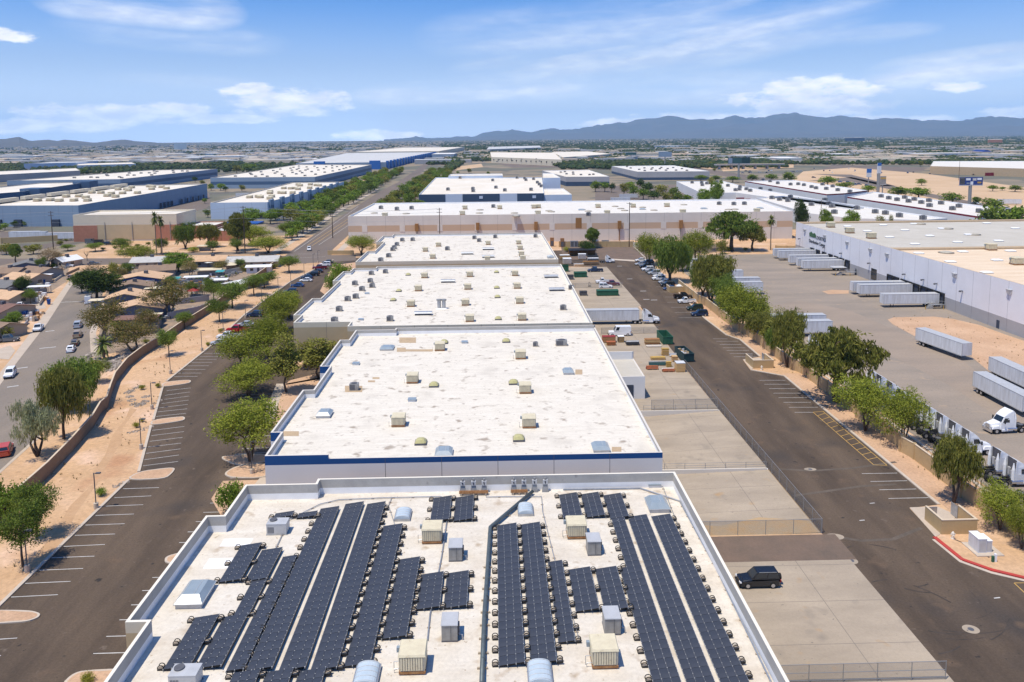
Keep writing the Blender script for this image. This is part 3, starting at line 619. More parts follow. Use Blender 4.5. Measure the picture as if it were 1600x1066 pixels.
pb = [(-31.1,100.6),(-22.6,100.6),(22.6,100.6),(22.6,170.6),(-22.2,170.6),(-22.2,169.2),(-30.9,169.2),(-30.9,160.9),(-32.8,160.9),(-32.8,141.7),(-30.9,141.7),(-30.9,128.2),(-32.7,128.2),(-32.7,109.0),(-31.2,109.0)]
ZB = 8.2
bB = building('blue_banded_warehouse', 'white warehouse with a navy blue band below its parapet and a white flat roof', pb, ZB, 9.6, [(8.28,'wall_white'),(9.6,'band_blue')], 'roof_white', mem='membrane', joints=7.6,
    tops=[9.6,9.05,9.05,9.6,9.6,9.6,9.6,9.6,9.6,9.6,9.6,9.6,9.6,9.6,9.6], cop='wall_pale')
b = MB()
for x0,y0,x1,y1 in ((624,527.5,650,536),(620,543.5,634,550),(634,546,676,549.5),(442,674,467,681.5),(539,603,566,613),(899,577.5,910,585.5),(956,698.5,971,706),(575,594.5,586,597.5),(582,589.5,593,592.5)):
    p = [P(x0,y1,ZB),P(x1,y1,ZB),P(x1,y0,ZB),P(x0,y0,ZB)]; b = MB(); b.face([(q.x,q.y,ZB+0.012) for q in p]); on(bB, b, 'roof_patch', m['patch_brown'])
pc_ = [(-46.8,177.6),(-33.5,177.6),(-33.5,173.2),(22.4,173.2),(22.4,256),(-39,256),(-39,253),(-46.3,253),(-46.3,247.2),(-48.5,247.2),(-48.5,230.4),(-46.5,230.4),(-46.5,205),(-48.8,205),(-48.8,185.3),(-46.8,185.3)]
ZC = 8.4
bC = building('tan_warehouse', 'tan and cream warehouse full of small roof units behind the blue banded one', pc_, ZC, 9.5, [(3.4,'wall_cream'),(8.3,'wall_tan'),(9.5,'wall_cream')], 'roof_white', mem='membrane', joints=7.6)
b = MB()
for k in range(3): b = MB(); b.box(-44.3+k*2.6,-41.9+k*2.6,177.52,177.62,0.2,3.0); on(bC, b, 'window', m['glass_dark'])
pd_ = [(-48,266.4),(22.4,266.4),(21.5,343),(-44.5,343),(-44.5,338),(-48.5,338),(-48.5,318),(-45.2,318),(-45.2,291.7),(-48,291.7)]
ZD = 8.4
bD = building('far_tan_warehouse', 'last low tan warehouse of the row, before the long banded one', pd_, ZD, 9.5, [(8.3,'wall_tan'),(9.5,'wall_cream')], 'roof_white', mem='membrane')
# white lean-to beside the blue banded warehouse
lean = building('dock_annex', 'small white flat roofed annex with a dark doorway beside the concrete court', [(22.8,148.2),(29.6,148.2),(29.6,161),(22.8,161)], 4.4, 6.1, [(6.1,'wall_white')], 'roof_gravel', cat='annex', par='wall_white', cop='wall_pale', tops=[4.6,4.5,6.1,4.6])
b = MB(); b.box(22.85,27.3,148.1,148.2,0,2.9); on(lean, b, 'door', m['dock_dark'])
# long banded warehouse
bW = building('long_banded_warehouse', 'very long pale warehouse with beige painted panels across the end of the drive', [(-72,383),(150,383),(157.8,461),(-71,461)], 12.9, 13.8, [(5.9,'wall_pale'),(9.0,'band_beige'),(13.8,'wall_pale')], 'roof_clean', par='membrane', cop='wall_cream', joints=9.25)
b = MB()
for k in range(12): 
    x = -71.9+8+k*18.6; b = MB(); b.box(x-1.3,x+1.3,382.9,383.2,5.8,9.1); on(bW, b, 'pilaster', m['wall_pale'])
for x, y0, y1 in ((652,349.5,361),(747,348,359),(837.5,346.5,359),(904,340.5,356.5),(967.5,345,357),(1063,344,356)):
    q0 = xz = P(x, 385); b = MB(); cx_ = q0.x*383/q0.y
    zt = CH+(FW+RT*((x-800)/CF)-UP*((y0-CCY)/CF)).z*(383/(FW+RT*((x-800)/CF)-UP*((y0-CCY)/CF)).y); zb_ = CH+(FW+RT*((x-800)/CF)-UP*((y1-CCY)/CF)).z*(383/(FW+RT*((x-800)/CF)-UP*((y1-CCY)/CF)).y)
    b.box(cx_-0.85 if x != 904 else cx_-1.5, cx_+0.85 if x != 904 else cx_+1.5, 381.7 if x != 904 else 382.9, 382.99, zb_, zt)
    on(bW, b, 'wood_scupper_box', m['wood_panel'])
    if x != 904:
        b = MB(); b.box(cx_-0.2,cx_+0.2,382.6,382.98,0,zb_); on(bW, b, 'downpipe', m['wood_panel'] if x in (967.5,) else m['metal_grey'])
# right-hand distribution building
bR = building('distribution_building', 'huge pale lavender distribution building with trailers backed to its dock doors', [(134,120),(262,120),(262,338),(134,338)], 12.9, 13.5, [(3.5,'wall_grey'),(13.5,'wall_lav')], 'roof_gravel', par='patch_brown', cop='patch_brown', joints=7.5)
b = MB(); b.face([(134.35,120.4,12.94),(261.6,120.4,12.94),(261.6,254,12.94),(134.35,254,12.94)]); on(bR, b, 'roof_membrane', m['roof_tanned'])
for y0_, y1_ in ((254.1,257.2),(335,337.6)): b = MB(); b.box(134.35,261.6,y0_,y1_,12.9,13.48); on(bR, b, 'parapet', m['patch_brown'])
def wall_scupper(y, z):
    b = MB(); b.hexa([(133.45,y-0.45,z-1.2),(134,y-0.75,z-1.2),(134,y+0.75,z-1.2),(133.45,y+0.45,z-1.2)], [(133.25,y-0.75,z),(134,y-0.95,z),(134,y+0.95,z),(133.25,y+0.75,z)]); on(bR, b, 'scupper', m['metal_light'])
def wallY(x):
    d = FW+RT*((x-800)/CF); t = 134/d.x; return d.y*t
for x in (1258.5,1290,1325.5,1362.5,1389,1497,1585): wall_scupper(wallY(x), 11.4)
def wall_light(y, z):
    b = MB(); b.box(133.0,133.98,y-0.22,y+0.22,z,z+0.28); b.box(133.0,133.35,y-0.3,y+0.3,z-0.15,z); on(bR, b, 'wall_light', m['metal_dark'])
for x, z in ((1251,6.5),(1290,6.2),(1317,6.2),(1362,6.0),(1418,6.2),(1448,6.4),(1469,6.5),(1510,6.8)): wall_light(wallY(x), z)
for x in (1271,1280,1290,1300,1309,1318,1327,1395,1405,1417,1426,1437,1449,1459,1470,1477):
    y = wallY(x); b = MB(); b.box(133.86,134.0,y-1.35,y+1.35,1.1,4.0); on(bR, b, 'dock_door', m['dock_dark'])
    b = MB(); b.box(133.6,134.0,y-1.75,y-1.36,1.0,4.0); b.box(133.6,134.0,y+1.36,y+1.75,1.0,4.0); b.box(133.6,134,y-1.75,y+1.75,4.0,4.5); on(bR, b, 'dock_seal', m['plastic_black'])
for x in (1366.5,1371): y = wallY(x); b = MB(); b.box(133.95,134.03,y-1.0,y+1.0,0.6,4.6); on(bR, b, 'window', m['glass_dark'])
for x in (1340,1569): y = wallY(x); b = MB(); b.box(133.93,134.02,y-0.6,y+0.6,0.1,2.3); on(bR, b, 'door', m['dock_dark'])
def text(body, size, loc, rot, mt, parent, name='lettering', ext=0.03, align='LEFT'):
    c = bpy.data.curves.new(name, 'FONT'); c.body = body; c.size = size; c.extrude = ext; c.align_x = align
    o = bpy.data.objects.new(name, c); me = bpy.data.meshes.new_from_object(o); bpy.data.objects.remove(o)
    o = bpy.data.objects.new(name, me); me.materials.append(mt); COL.objects.link(o)
    cx, cy = parent['_c'] if '_c' in parent else (0,0)
    o.parent = parent; o.location = (loc[0]-cx, loc[1]-cy, loc[2]); o.rotation_euler = rot; return o
m['ink'] = mat('ink', (0.03,0.035,0.05), 0.6); m['sign_green'] = mat('sign_green', (0.05,0.13,0.06), 0.6); m['sign_blue'] = mat('sign_blue', (0.02,0.05,0.22), 0.5)
y1 = wallY(1265.0)
b = MB(); b.hexa([(133.97,y1-6.6,9.0),(133.97,y1-.4,9.0),(133.97,y1-.1,10.4),(133.97,y1-2.2,11.2),(133.97,y1-3.8,10.5),(133.97,y1-5.4,11.0),(133.97,y1-6.8,10.4)],[(133.87,y1-6.6,9.0),(133.87,y1-.4,9.0),(133.87,y1-.1,10.4),(133.87,y1-2.2,11.2),(133.87,y1-3.8,10.5),(133.87,y1-5.4,11.0),(133.87,y1-6.8,10.4)]); on(bR, b, 'sign_logo', m['sign_green'])
text('LOGISTICS', 2.0, (133.9, y1-7.0, 8.75), (R(90),0,R(-90)), m['ink'], bR)
text('Distribution Center', 2.0, (133.9, y1, 6.5), (R(90),0,R(-90)), m['ink'], bR)
# two storey white and slate building with roof screens
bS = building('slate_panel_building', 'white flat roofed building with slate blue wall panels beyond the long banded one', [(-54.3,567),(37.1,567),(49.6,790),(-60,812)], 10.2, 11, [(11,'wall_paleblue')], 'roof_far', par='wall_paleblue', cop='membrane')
b = MB()
for x0, x1 in ((-54.4,-35.2),(-22.5,4.6),(17.5,42.5)): b = MB(); b.box(x0,min(x1,37),566.75,566.98,4,10.9); on(bS, b, 'slate_panel', m['wall_navy'])
b = MB()
for x0, x1, z0_, z1_ in ((-10.3,-7.7,7.4,9.4),(28.7,31.3,7.4,9.4),(-18,0,2.2,4.6),(20,36,2.2,4.6)): b = MB(); b.box(x0,x1,566.6,566.74,z0_,z1_); on(bS, b, 'window', m['wall_paleblue'])
building('slate_panel_annex', 'white block standing at the rear of the slate panelled building', [(-46,800),(10,800),(10,840),(-46,840)], 12.3, 13, [(13,'wall_paleblue')], 'roof_far', par='membrane')
building('slate_panel_wing', 'pale blue wing with a low parapet beside the slate panelled building', [(37.6,570),(58,570),(58,640),(37.6,640)], 8.6, 9.5, [(9.5,'wall_paleblue')], 'roof_far', par='membrane')
bx_ = building('stair_block', 'pale blue screen block above the slate panelled roof', [(44,690),(60,690),(60,780),(50,780)], 15, 15.8, [(15.8,'wall_paleblue')], 'roof_far', par='membrane', z0=0)
b4 = building('grey_blue_base_warehouse', 'grey warehouse with a dark blue wall base behind the parked white trailer', [(77,818),(122.5,814),(121.5,985),(62,975)], 9.4, 10, [(4.6,'wall_navy'),(10,'wall_grey')], 'roof_far', par='membrane')
b5 = building('broad_grey_warehouse', 'broad grey warehouse with a white roof beside the motorway', [(171,915),(255,908),(257,1103),(168,1096)], 9.5, 10.2, [(3.2,'wall_navy'),(10.2,'wall_grey')], 'roof_clean', par='membrane', joints=12)
b3 = building('cream_office_warehouse', 'cream two storey building with a line of tiny square windows', [P(768,245.5,12)[:2],P(878,249.5,12)[:2],P(866,238.5,12)[:2],P(766,238.0,12)[:2]], 11.4, 12, [(12,'wall_cream')], 'roof_far', par='wall_cream')
pa_, pb_ = P(768,245.5,12), P(878,249.5,12)
for k in range(14):
    q = pa_.lerp(pb_, (k+0.6)/14.3); b = MB(); s = 1.5; b.box(q.x-s,q.x+s,q.y-0.6,q.y+0.4,5.2,8.2); on(b3, b, 'window', m['glass_dark'])
building('cream_wing_warehouse', 'cream flat roofed warehouse wing behind the small windowed one', [P(880,246,11)[:2],P(955,240.5,11)[:2],P(918,236.5,11)[:2],P(862,237.5,11)[:2]], 10.3, 11, [(11,'wall_cream')], 'roof_far', par='wall_cream')
building('grey_ridge_warehouse', 'low grey warehouse far behind the cream two storey building', [P(760,233.5,11)[:2],P(846,230.5,11)[:2],P(843,227.5,11)[:2],P(764,229.5,11)[:2]], 10.3, 11, [(11,'wall_grey')], 'roof_far_grey', par='wall_grey')
# red trimmed business park
def redtrim(label, pts, h, base='wall_white', redz=None, name='red_trim_building'):
    t = building(name, label, [P(x,y,h)[:2] for x, y in pts], h-0.9, h, [(h-1.0,base),(h-0.35,'wall_red'),(h,'wall_red')] if redz else [(h,base)], 'roof_clean', par='membrane', cop='membrane', cat='business unit')
    return t
rA = redtrim('white stuccoed business unit with dark red window bays facing the trees', [(1057,283.5),(1096,301.5),(1150,301),(1330,326),(1350,324),(1240,305),(1165,292),(1130,283)], 8)
for x, y in ((1070,291.5),(1081,297),):
    p = P(x, y, 3.4); b = MB(); b.box(p.x-4.5,p.x+4.5,p.y-2.6,p.y+2.6,0.5,4.4); on(rA, b, 'window_bay', m['wall_red'])
rB = redtrim('long white business unit with a dark red roof edge beside the motorway', [(1164,283),(1292,303.5),(1320,302),(1356,297.5),(1240,281.5)], 8.5, redz=True)
rC = redtrim('longest white business unit with a dark red roof edge next to the billboard', [(1324,307.5),(1528,338),(1580,330),(1545,323),(1364,299.5)], 8.5, redz=True)
rD = redtrim('white business unit with stepped front and dark red bays near the palm', [(1182,309),(1262,333),(1330,341),(1440,344),(1480,341),(1400,330),(1300,315),(1226,306)], 8)
for x, y in ((1163,314),(1178,315.5),(1272,345)):
    p = P(x, y, 2.5); b = MB(); b.box(p.x-6,p.x+6,p.y-1,p.y+1,0.3,5.0); on(rD, b, 'window_bay', m['wall_red'])
# tan and brick hall on the cross street
bH = building('school_hall', 'tall windowless tan hall with brick coloured corners beside the palms', [(-217.6,404.4),(-164.6,404.4),(-164.6,431),(-217.6,431)], 13.2, 14, [(14,'wall_cream')], 'roof_far', cat='hall', par='wall_cream')
for x0, x1, y0_, y1_ in ((-217.75,-205.5,404.2,404.38),(-175.5,-164.45,404.2,404.38),(-164.58,-164.4,404.4,412)): b = MB(); b.box(x0,x1,y0_,y1_,0,8.4); on(bH, b, 'brick_corner', m['brick'])
b = MB(); b.box(-205.4,-175.6,404.28,404.38,1.0,8.6); on(bH, b, 'panel', m['wall_tan'])
for x in (-201.5,-187.5,-168): b = MB(); b.box(x-0.12,x+0.12,404.0,404.19,0.5,10); on(bH, b, 'downpipe', m['metal_grey'])
building('brick_wing', 'low brick wing with a white roof joining the tan hall', [(-164,412),(-148,412),(-148,432),(-164,432)], 6.4, 7, [(7,'brick')], 'roof_clean', cat='wing', par='brick')
t = building('blue_canopy_wing', 'brick entrance block below a bright blue roof', [(-147,400),(-133,400),(-133,424),(-147,424)], 4.6, 5.4, [(5.4,'brick')], 'roof_far_grey', cat='wing', par='brick')
b = MB(); b.box(-152,-130,428,440,5.4,6.0); on(t, b, 'roof', m['bin_blue'])
# blue and slate warehouses on the left
def vert_doors(t, x, ys, z0, z1, axis='x', name='dock_door', mt='dock_dark', wd=2.6):
    for y in ys:
        b = MB()
        if axis == 'x': b.box(x-0.05,x+0.12,y-wd/2,y+wd/2,z0,z1)
        else: b.box(y-wd/2,y+wd/2,x-0.12,x+0.05,z0,z1)
        on(t, b, name, m[mt])
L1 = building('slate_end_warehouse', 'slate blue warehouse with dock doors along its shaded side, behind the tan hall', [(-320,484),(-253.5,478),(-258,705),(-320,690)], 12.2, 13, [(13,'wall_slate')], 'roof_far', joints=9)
vert_doors(L1, -255.3, [600,607,614,621,640,652,664,676,688], 0.4, 4.2, wd=3.2); 
for x in (-268,-292,-305): b = MB(); b.box(x-2.2,x+2.2,482.5-(x+320)*0.09,483.9-(x+320)*0.09,0,4.4); on(L1, b, 'dock_door', m['dock_dark'])
for k in range(6): b = MB(); b.box(-319.9,-316.5,500+k*31,524+k*31,13.0,15.2); on(L1, b, 'parapet_block', m['wall_cream'])
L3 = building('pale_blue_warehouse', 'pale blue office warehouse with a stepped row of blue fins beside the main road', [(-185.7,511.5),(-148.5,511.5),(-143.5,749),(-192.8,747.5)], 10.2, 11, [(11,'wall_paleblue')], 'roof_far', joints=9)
for k in range(9):
    y = 519+k*25; x = -148.4+(y-511.5)*0.021; b = MB(); b.box(x-0.6,x+0.9,y-4.2,y+4.2,0,12.2); on(L3, b, 'fin', m['wall_slate'])
    for y0_ in (y-2.6,y+0.6): b = MB(); b.box(x+0.9,x+0.98,y0_,y0_+2,1,8.5); on(L3, b, 'window', m['wall_navy'])
b = MB(); b.box(-157,-149,511.2,511.42,0.5,3.2); on(L3, b, 'window', m['glass_dark'])
b = MB(); b.box(-169,-164,511.2,511.42,0.3,3.6); on(L3, b, 'door', m['dock_dark'])
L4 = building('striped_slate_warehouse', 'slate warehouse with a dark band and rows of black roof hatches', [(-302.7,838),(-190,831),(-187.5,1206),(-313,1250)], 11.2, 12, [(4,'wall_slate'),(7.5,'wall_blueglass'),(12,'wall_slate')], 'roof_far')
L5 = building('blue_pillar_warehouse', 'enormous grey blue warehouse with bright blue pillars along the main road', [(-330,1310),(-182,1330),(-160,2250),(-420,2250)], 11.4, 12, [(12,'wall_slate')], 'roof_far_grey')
m['pillar_blue'] = mat('pillar_blue', (0.03,0.13,0.40), 0.6)
for k in range(22):
    y = 1340+k*40; x = -182+(y-1330)*0.024; b = MB(); b.box(x-1,x+2.4,y-7,y+7,0,14); on(L5, b, 'pillar', m['pillar_blue'])
for x, y in ((-290,1308),(-200,1324)): b = MB(); b.box(x-9,x+9,y-4,y+2,0,15); on(L5, b, 'pillar', m['pillar_blue'])
building('long_beige_warehouse', 'pale beige warehouse continuing the line of the blue pillared one', [(-420,2280),(-158,2300),(-120,3300),(-380,3300)], 13, 14, [(14,'wall_cream')], 'roof_far')
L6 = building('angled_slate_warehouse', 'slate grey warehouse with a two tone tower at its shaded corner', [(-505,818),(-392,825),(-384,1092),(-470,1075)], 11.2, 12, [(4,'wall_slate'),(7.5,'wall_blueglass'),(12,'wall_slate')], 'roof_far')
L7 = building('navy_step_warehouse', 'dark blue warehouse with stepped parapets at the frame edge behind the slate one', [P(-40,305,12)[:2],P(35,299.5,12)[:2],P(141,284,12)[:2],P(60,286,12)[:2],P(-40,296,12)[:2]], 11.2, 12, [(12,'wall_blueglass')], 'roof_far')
for x, y in ((57,297),(135,285.5)): p = P(x, y, 12); b = MB(); b.box(p.x-9,p.x+7,p.y-8,p.y+8,0,13.6); on(L7, b, 'parapet_block', m['wall_blueglass'])
L8 = building('grey_low_warehouse', 'low grey warehouse with a white roof and bushes along its front', [P(-40,275,10)[:2],P(125,266.5,10)[:2],P(118,262.5,10)[:2],P(-40,269,10)[:2]], 9.3, 10, [(10,'wall_grey')], 'roof_far')
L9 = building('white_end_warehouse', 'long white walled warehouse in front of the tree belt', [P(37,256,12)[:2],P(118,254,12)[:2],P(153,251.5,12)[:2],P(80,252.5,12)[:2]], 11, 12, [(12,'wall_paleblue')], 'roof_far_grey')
building('white_office', 'white flat roofed office with palms along its glass front', [P(120,258.5,9)[:2],P(212,256,9)[:2],P(205,253.5,9)[:2],P(122,255.5,9)[:2]], 8.4, 9, [(3.5,'wall_navy'),(9,'wall_white')], 'roof_far')
building('hospital_tower', 'grey tower block rising alone above the horizon trees', [P(272,236,0)[:2],P(292,236,0)[:2],P(292,234.9,0)[:2],P(272,234.9,0)[:2]], 38, 40, [(40,'wall_slate')], 'roof_far_grey', cat='tower')
building('dark_glass_office', 'dark glass office block standing alone among the distant trees', [P(1320,222,0)[:2],P(1351,221.6,0)[:2],P(1351,220.6,0)[:2],P(1320,221,0)[:2]], 27, 28, [(28,'wall_navy')], 'roof_far_grey', cat='office')
building('brick_block', 'brick red block on the horizon above the shopping centre', [P(1543,225,0)[:2],P(1566,224.8,0)[:2],P(1566,223.8,0)[:2],P(1543,224,0)[:2]], 19, 20, [(20,'brick')], 'roof_far', cat='building')
bE = building('pink_store', 'long pinkish store wall with a white roof above the desert bank', [P(1453,271.5,0)[:2],P(1640,278,0)[:2],P(1640,262,0)[:2],P(1458,262,0)[:2]], 9, 9.8, [(9.8,'patch_brown')], 'roof_clean', cat='store', par='membrane')
m['store_pink'] = mat('store_pink', (0.50,0.30,0.22), 0.9)
b = MB(); p = P(1545,275,0); b.box(p.x-5,p.x+5,p.y-1.5,p.y-0.3,0,4); on(bE, b, 'door', m['wall_red'])
for x, y, w_, lab in ((1350,256,40,'cream storefront with dark windows beside the car park'),(1400,255,42,'second cream storefront with a tiled roof and dark windows'),(1480,247,44,'white roofed store with a pale hipped entrance'),(1160,247,36,'brown brick apartment row behind the overpass'),(1200,247,36,'brown brick apartment row with a terracotta wall'),(1240,246,30,'brown apartment row at the end near the white trailers'),(1575,247,60,'pale grey store beside the blue gabled one')):
    p = P(x, y); w2 = w_/2*p.y/CF; br = 'brown' in lab
    t = building('apartment_row' if br else 'storefront', lab, [(p.x-w2,p.y),(p.x+w2,p.y-6),(p.x+w2,p.y+40),(p.x-w2,p.y+46)], 8, 8.8, [(3.0,'brick' if br else 'wall_navy'),(5,'brick' if br else 'wall_cream'),(8.8,'patch_brown' if br else 'wall_cream')], 'roof_tanned' if br else 'roof_far', cat='building', par='wall_cream')
p = P(1541,243); t = thing('gabled_store', 'blue gabled store front between white roofed shops', 'store', (p.x,p.y,0)); b = MB(); b.box(-13,13,0,40,0,7); b.build('wall', m['wall_paleblue'], t); b = MB(); b.hexa([(-15,-2,7),(15,-2,7),(15,40,7),(-15,40,7)], [(-1,-2,13),(1,-2,13),(1,40,13),(-1,40,13)]); b.build('roof', m['sign_blue'], t)
# ------------------------------------------------------------------ things on the roofs
def cyl(b, x, y, z0, z1, r, n=14, m_=0, r2=None):
    b.hexa([(x+r*math.cos(2*math.pi*k/n), y+r*math.sin(2*math.pi*k/n), z0) for k in range(n)], [(x+(r2 or r)*math.cos(2*math.pi*k/n), y+(r2 or r)*math.sin(2*math.pi*k/n), z1) for k in range(n)], m_)
def mk_cooler():
    t = thing('evaporative_cooler', '', 'rooftop cooler')
    MB().box(-1.05,1.05,-0.95,1.05,0.1,0.32).build('base_frame', m['rust'], t)
    b = MB(); b.box(-0.98,0.98,-0.9,1.0,0.32,1.55); b.build('cabinet', m['louvre'], t)
    b = MB()
    for s in (-1,1):
        for k in range(9): x = -0.9+k*0.2; b.box(x,x+0.13,(-0.97 if s < 0 else 1.0),(-0.9 if s < 0 else 1.07),0.42,1.5)
        for k in range(9): y = -0.82+k*0.2; b.box((-1.05 if s < 0 else 0.98),(-0.98 if s < 0 else 1.05),y,y+0.13,0.42,1.5)
    b.build('louvre', m['metal_tan'], t)
    MB().hexa([(-1.1,-1.0,1.55),(1.1,-1.0,1.55),(1.1,1.12,1.55),(-1.1,1.12,1.55)], [(-1.02,-0.92,1.72),(1.02,-0.92,1.72),(1.02,1.04,1.72),(-1.02,1.04,1.72)]).build('lid', m['metal_tan'], t)
    b = MB(); b.tube([(-1.05,-0.3,0.8),(-1.5,-0.3,0.75),(-1.5,-0.3,0.02)],0.03,6); b.tube([(-1.05,-0.6,0.4),(-1.45,-0.6,0.35),(-1.45,-0.6,0.02)],0.03,6); b.build('water_pipe', m['galv'], t)
    MB().box(-1.35,-1.08,0.3,0.6,1.1,1.5).build('junction_box', m['sky_glass'], t)
    return Proto(t)
def mk_package():
    t = thing('package_unit', '', 'air conditioner')
    MB().box(-0.72,0.72,-0.95,0.95,0,0.12).build('base_frame', m['metal_dark'], t)
    MB().box(-0.7,0.7,-0.92,0.92,0.12,1.55).build('cabinet', m['metal_grey'], t)
    MB().hexa([(-0.76,-0.98,1.55),(0.76,-0.98,1.55),(0.76,0.98,1.55),(-0.76,0.98,1.55)], [(-0.72,-0.94,1.63),(0.72,-0.94,1.63),(0.72,0.94,1.63),(-0.72,0.94,1.63)]).build('lid', m['metal_light'], t)
    MB().box(0.7,0.86,-0.5,0.1,0.3,1.3).build('side_panel', m['metal_dark'], t); MB().box(0.1,0.13,-0.95,-0.92,0.15,1.5).build('door_seam', m['metal_dark'], t)
    b = MB(); b.tube([(0.8,-0.6,0.6),(1.1,-0.7,0.5),(1.15,-0.7,0.05)],0.05,6); b.build('pipe', m['galv'], t)
    return Proto(t)
def mk_acfan():
    t = thing('condenser_unit', '', 'air conditioner')
    MB().box(-1.1,1.1,-0.75,0.75,0.12,1.25).build('cabinet', m['metal_light'], t)
    b = MB(); b.box(-1.12,1.12,-0.77,0.77,1.25,1.31); b.build('lid', m['metal_light'], t)
    b = MB(); cyl(b,-0.55,0.2,1.31,1.42,0.42,18); b.build('fan_guard', m['metal_dark'], t)
    b = MB()
    for k in range(6): b.box(-0.95+k*0.12,-0.9+k*0.12,-0.78,-0.75,0.25,0.95)
    b.build('grille', m['metal_dark'], t)
    b = MB(); b.box(-1.15,1.15,-0.8,-0.6,0,0.12); b.box(-1.15,1.15,0.6,0.8,0,0.12); b.build('base_rail', m['galv'], t)
    return Proto(t)
def mk_cond():
    t = thing('condenser_box', '', 'air conditioner')
    MB().box(-0.75,0.75,-0.6,0.6,0.1,1.2).build('cabinet', m['metal_grey'], t)
    b = MB(); b.box(-0.7,0.2,-0.63,-0.6,0.2,1.1); b.box(-0.78,-0.75,-0.5,0.5,0.2,1.1); b.build('coil', m['metal_dark'], t)
    b = MB(); cyl(b,0,0,1.2,1.3,0.5,16); b.build('fan_guard', m['metal_dark'], t)
    b = MB(); b.box(-0.85,0.85,-0.7,0.7,0,0.1); b.build('base_frame', m['block'], t)
    return Proto(t)
def mk_barrel(w_=0.85, l_=1.15):
    t = thing('barrel_skylight', '', 'skylight')
    MB().box(-w_-0.08,w_+0.08,-l_-0.08,l_+0.08,0,0.3).build('curb', m['galv'], t)
    b = MB(); n = 10
    for k in range(n):
        a0, a1 = math.pi*k/n, math.pi*(k+1)/n
        x0, z0, x1, z1 = -w_*math.cos(a0), 0.3+0.36*math.sin(a0), -w_*math.cos(a1), 0.3+0.36*math.sin(a1)
        b.face([(x0,-l_,z0),(x1,-l_,z1),(x1,l_,z1),(x0,l_,z0)][::-1])
    for s in (-1,1): b.face([(-w_*math.cos(math.pi*k/n), s*l_, 0.3+0.36*math.sin(math.pi*k/n)) for k in range(n+1)])
    b.build('dome', m['dome_white'], t)
    b = MB()
    for k in range(5):
        y = -l_+0.1+k*(2*l_-0.2)/4; b.tube([(-w_*1.01*math.cos(math.pi*i/8), y, 0.31+0.365*math.sin(math.pi*i/8)) for i in range(9)],0.025,5)
    b.build('rib', m['metal_light'], t)
    return Proto(t)
def mk_pyr():
    t = thing('hip_skylight', '', 'skylight')
    MB().box(-1.3,1.3,-1.6,1.6,0,0.45).build('curb', m['metal_light'], t)
    b = MB(); e = [(-1.4,-1.7,0.5),(1.4,-1.7,0.5),(1.4,1.7,0.5),(-1.4,1.7,0.5)]; q = [(-0.85,-1.0,1.05),(0.85,-1.0,1.05),(0.85,1.15,1.05),(-0.85,1.15,1.05)]
    b.hexa(e, q, 0); b.build('glass', m['sky_glass'], t)
    b = MB(); b.hexa([(-1.43,-1.73,0.45),(1.43,-1.73,0.45),(1.43,1.73,0.45),(-1.43,1.73,0.45)],[(-1.43,-1.73,0.52),(1.43,-1.73,0.52),(1.43,1.73,0.52),(-1.43,1.73,0.52)]); b.tube([(0.3,-1.0,1.06),(0.3,1.15,1.06)],0.025,5); b.build('frame', m['metal_light'], t)
    return Proto(t)
def mk_dome():
    t = thing('dome_skylight', '', 'skylight'); MB().box(-0.8,0.8,-0.8,0.8,0,0.28).build('curb', m['metal_dark'], t)
    b = MB(); n = 6; g = [[(-0.76+1.52*i/n, -0.76+1.52*j/n, 0.28+0.5*(1-(2*i/n-1)**4)*(1-(2*j/n-1)**4)) for i in range(n+1)] for j in range(n+1)]
    for j in range(n):
        for i in range(n): b.face([g[j][i],g[j][i+1],g[j+1][i+1],g[j+1][i]])
    b.build('dome', m['dome_yellow'], t, True); return Proto(t)
def mk_vent():
    t = thing('ridge_vent', '', 'roof vent'); MB().box(-1.95,1.95,-0.4,0.4,0,0.45).build('throat', m['metal_dark'], t)
    MB().hexa([(-2.1,-0.75,0.45),(2.1,-0.75,0.45),(2.1,0.75,0.45),(-2.1,0.75,0.45)],[(-2.1,-0.5,0.8),(2.1,-0.5,0.8),(2.1,0.5,0.8),(-2.1,0.5,0.8)]).build('hood', m['galv'], t); return Proto(t)
def mk_hatch():
    t = thing('roof_hatch', '', 'roof hatch'); MB().box(-0.55,0.55,-0.5,0.5,0,0.22).build('curb', m['membrane'], t); MB().box(-0.62,0.62,-0.57,0.57,0.22,0.36).build('lid', m['sky_glass'], t); return Proto(t)
def mk_stack():
    t = thing('exhaust_stack', '', 'vent pipe'); b = MB(); cyl(b,0,0,0,1.7,0.38,16); b.build('pipe', m['galv'], t); b = MB(); cyl(b,0,0,1.7,1.95,0.55,16); b.build('cap', m['metal_grey'], t); b = MB(); cyl(b,0,0,0,0.15,0.7,16,0,0.45); b.build('flashing', m['patch_white'], t); return Proto(t)
def mk_flat():
    t = thing('flat_skylight', '', 'skylight'); MB().box(-1.2,1.2,-1.0,1.0,0,0.3).build('curb', m['metal_light'], t); MB().hexa([(-1.25,-1.05,.3),(1.25,-1.05,.3),(1.25,1.05,.3),(-1.25,1.05,.3)],[(-.9,-.7,.55),(.9,-.7,.55),(.9,.7,.55),(-.9,.7,.55)]).build('dome', m['white_obj'], t); return Proto(t)
def mk_lens():
    t = thing('low_skylight', '', 'skylight'); b = MB(); cyl(b,0,0,0,.25,1.5,16); b.build('curb', m['block'], t); b = MB(); cyl(b,0,0,.25,.62,1.5,16,0,.7); b.build('dome', m['louvre'], t, True); return Proto(t)
UNIT = dict(cooler=mk_cooler(), package=mk_package(), acfan=mk_acfan(), cond=mk_cond(), barrel=mk_barrel(), pyr=mk_pyr(), dome=mk_dome(), vent=mk_vent(), hatch=mk_hatch(), stack=mk_stack(), flat=mk_flat(), lens=mk_lens())
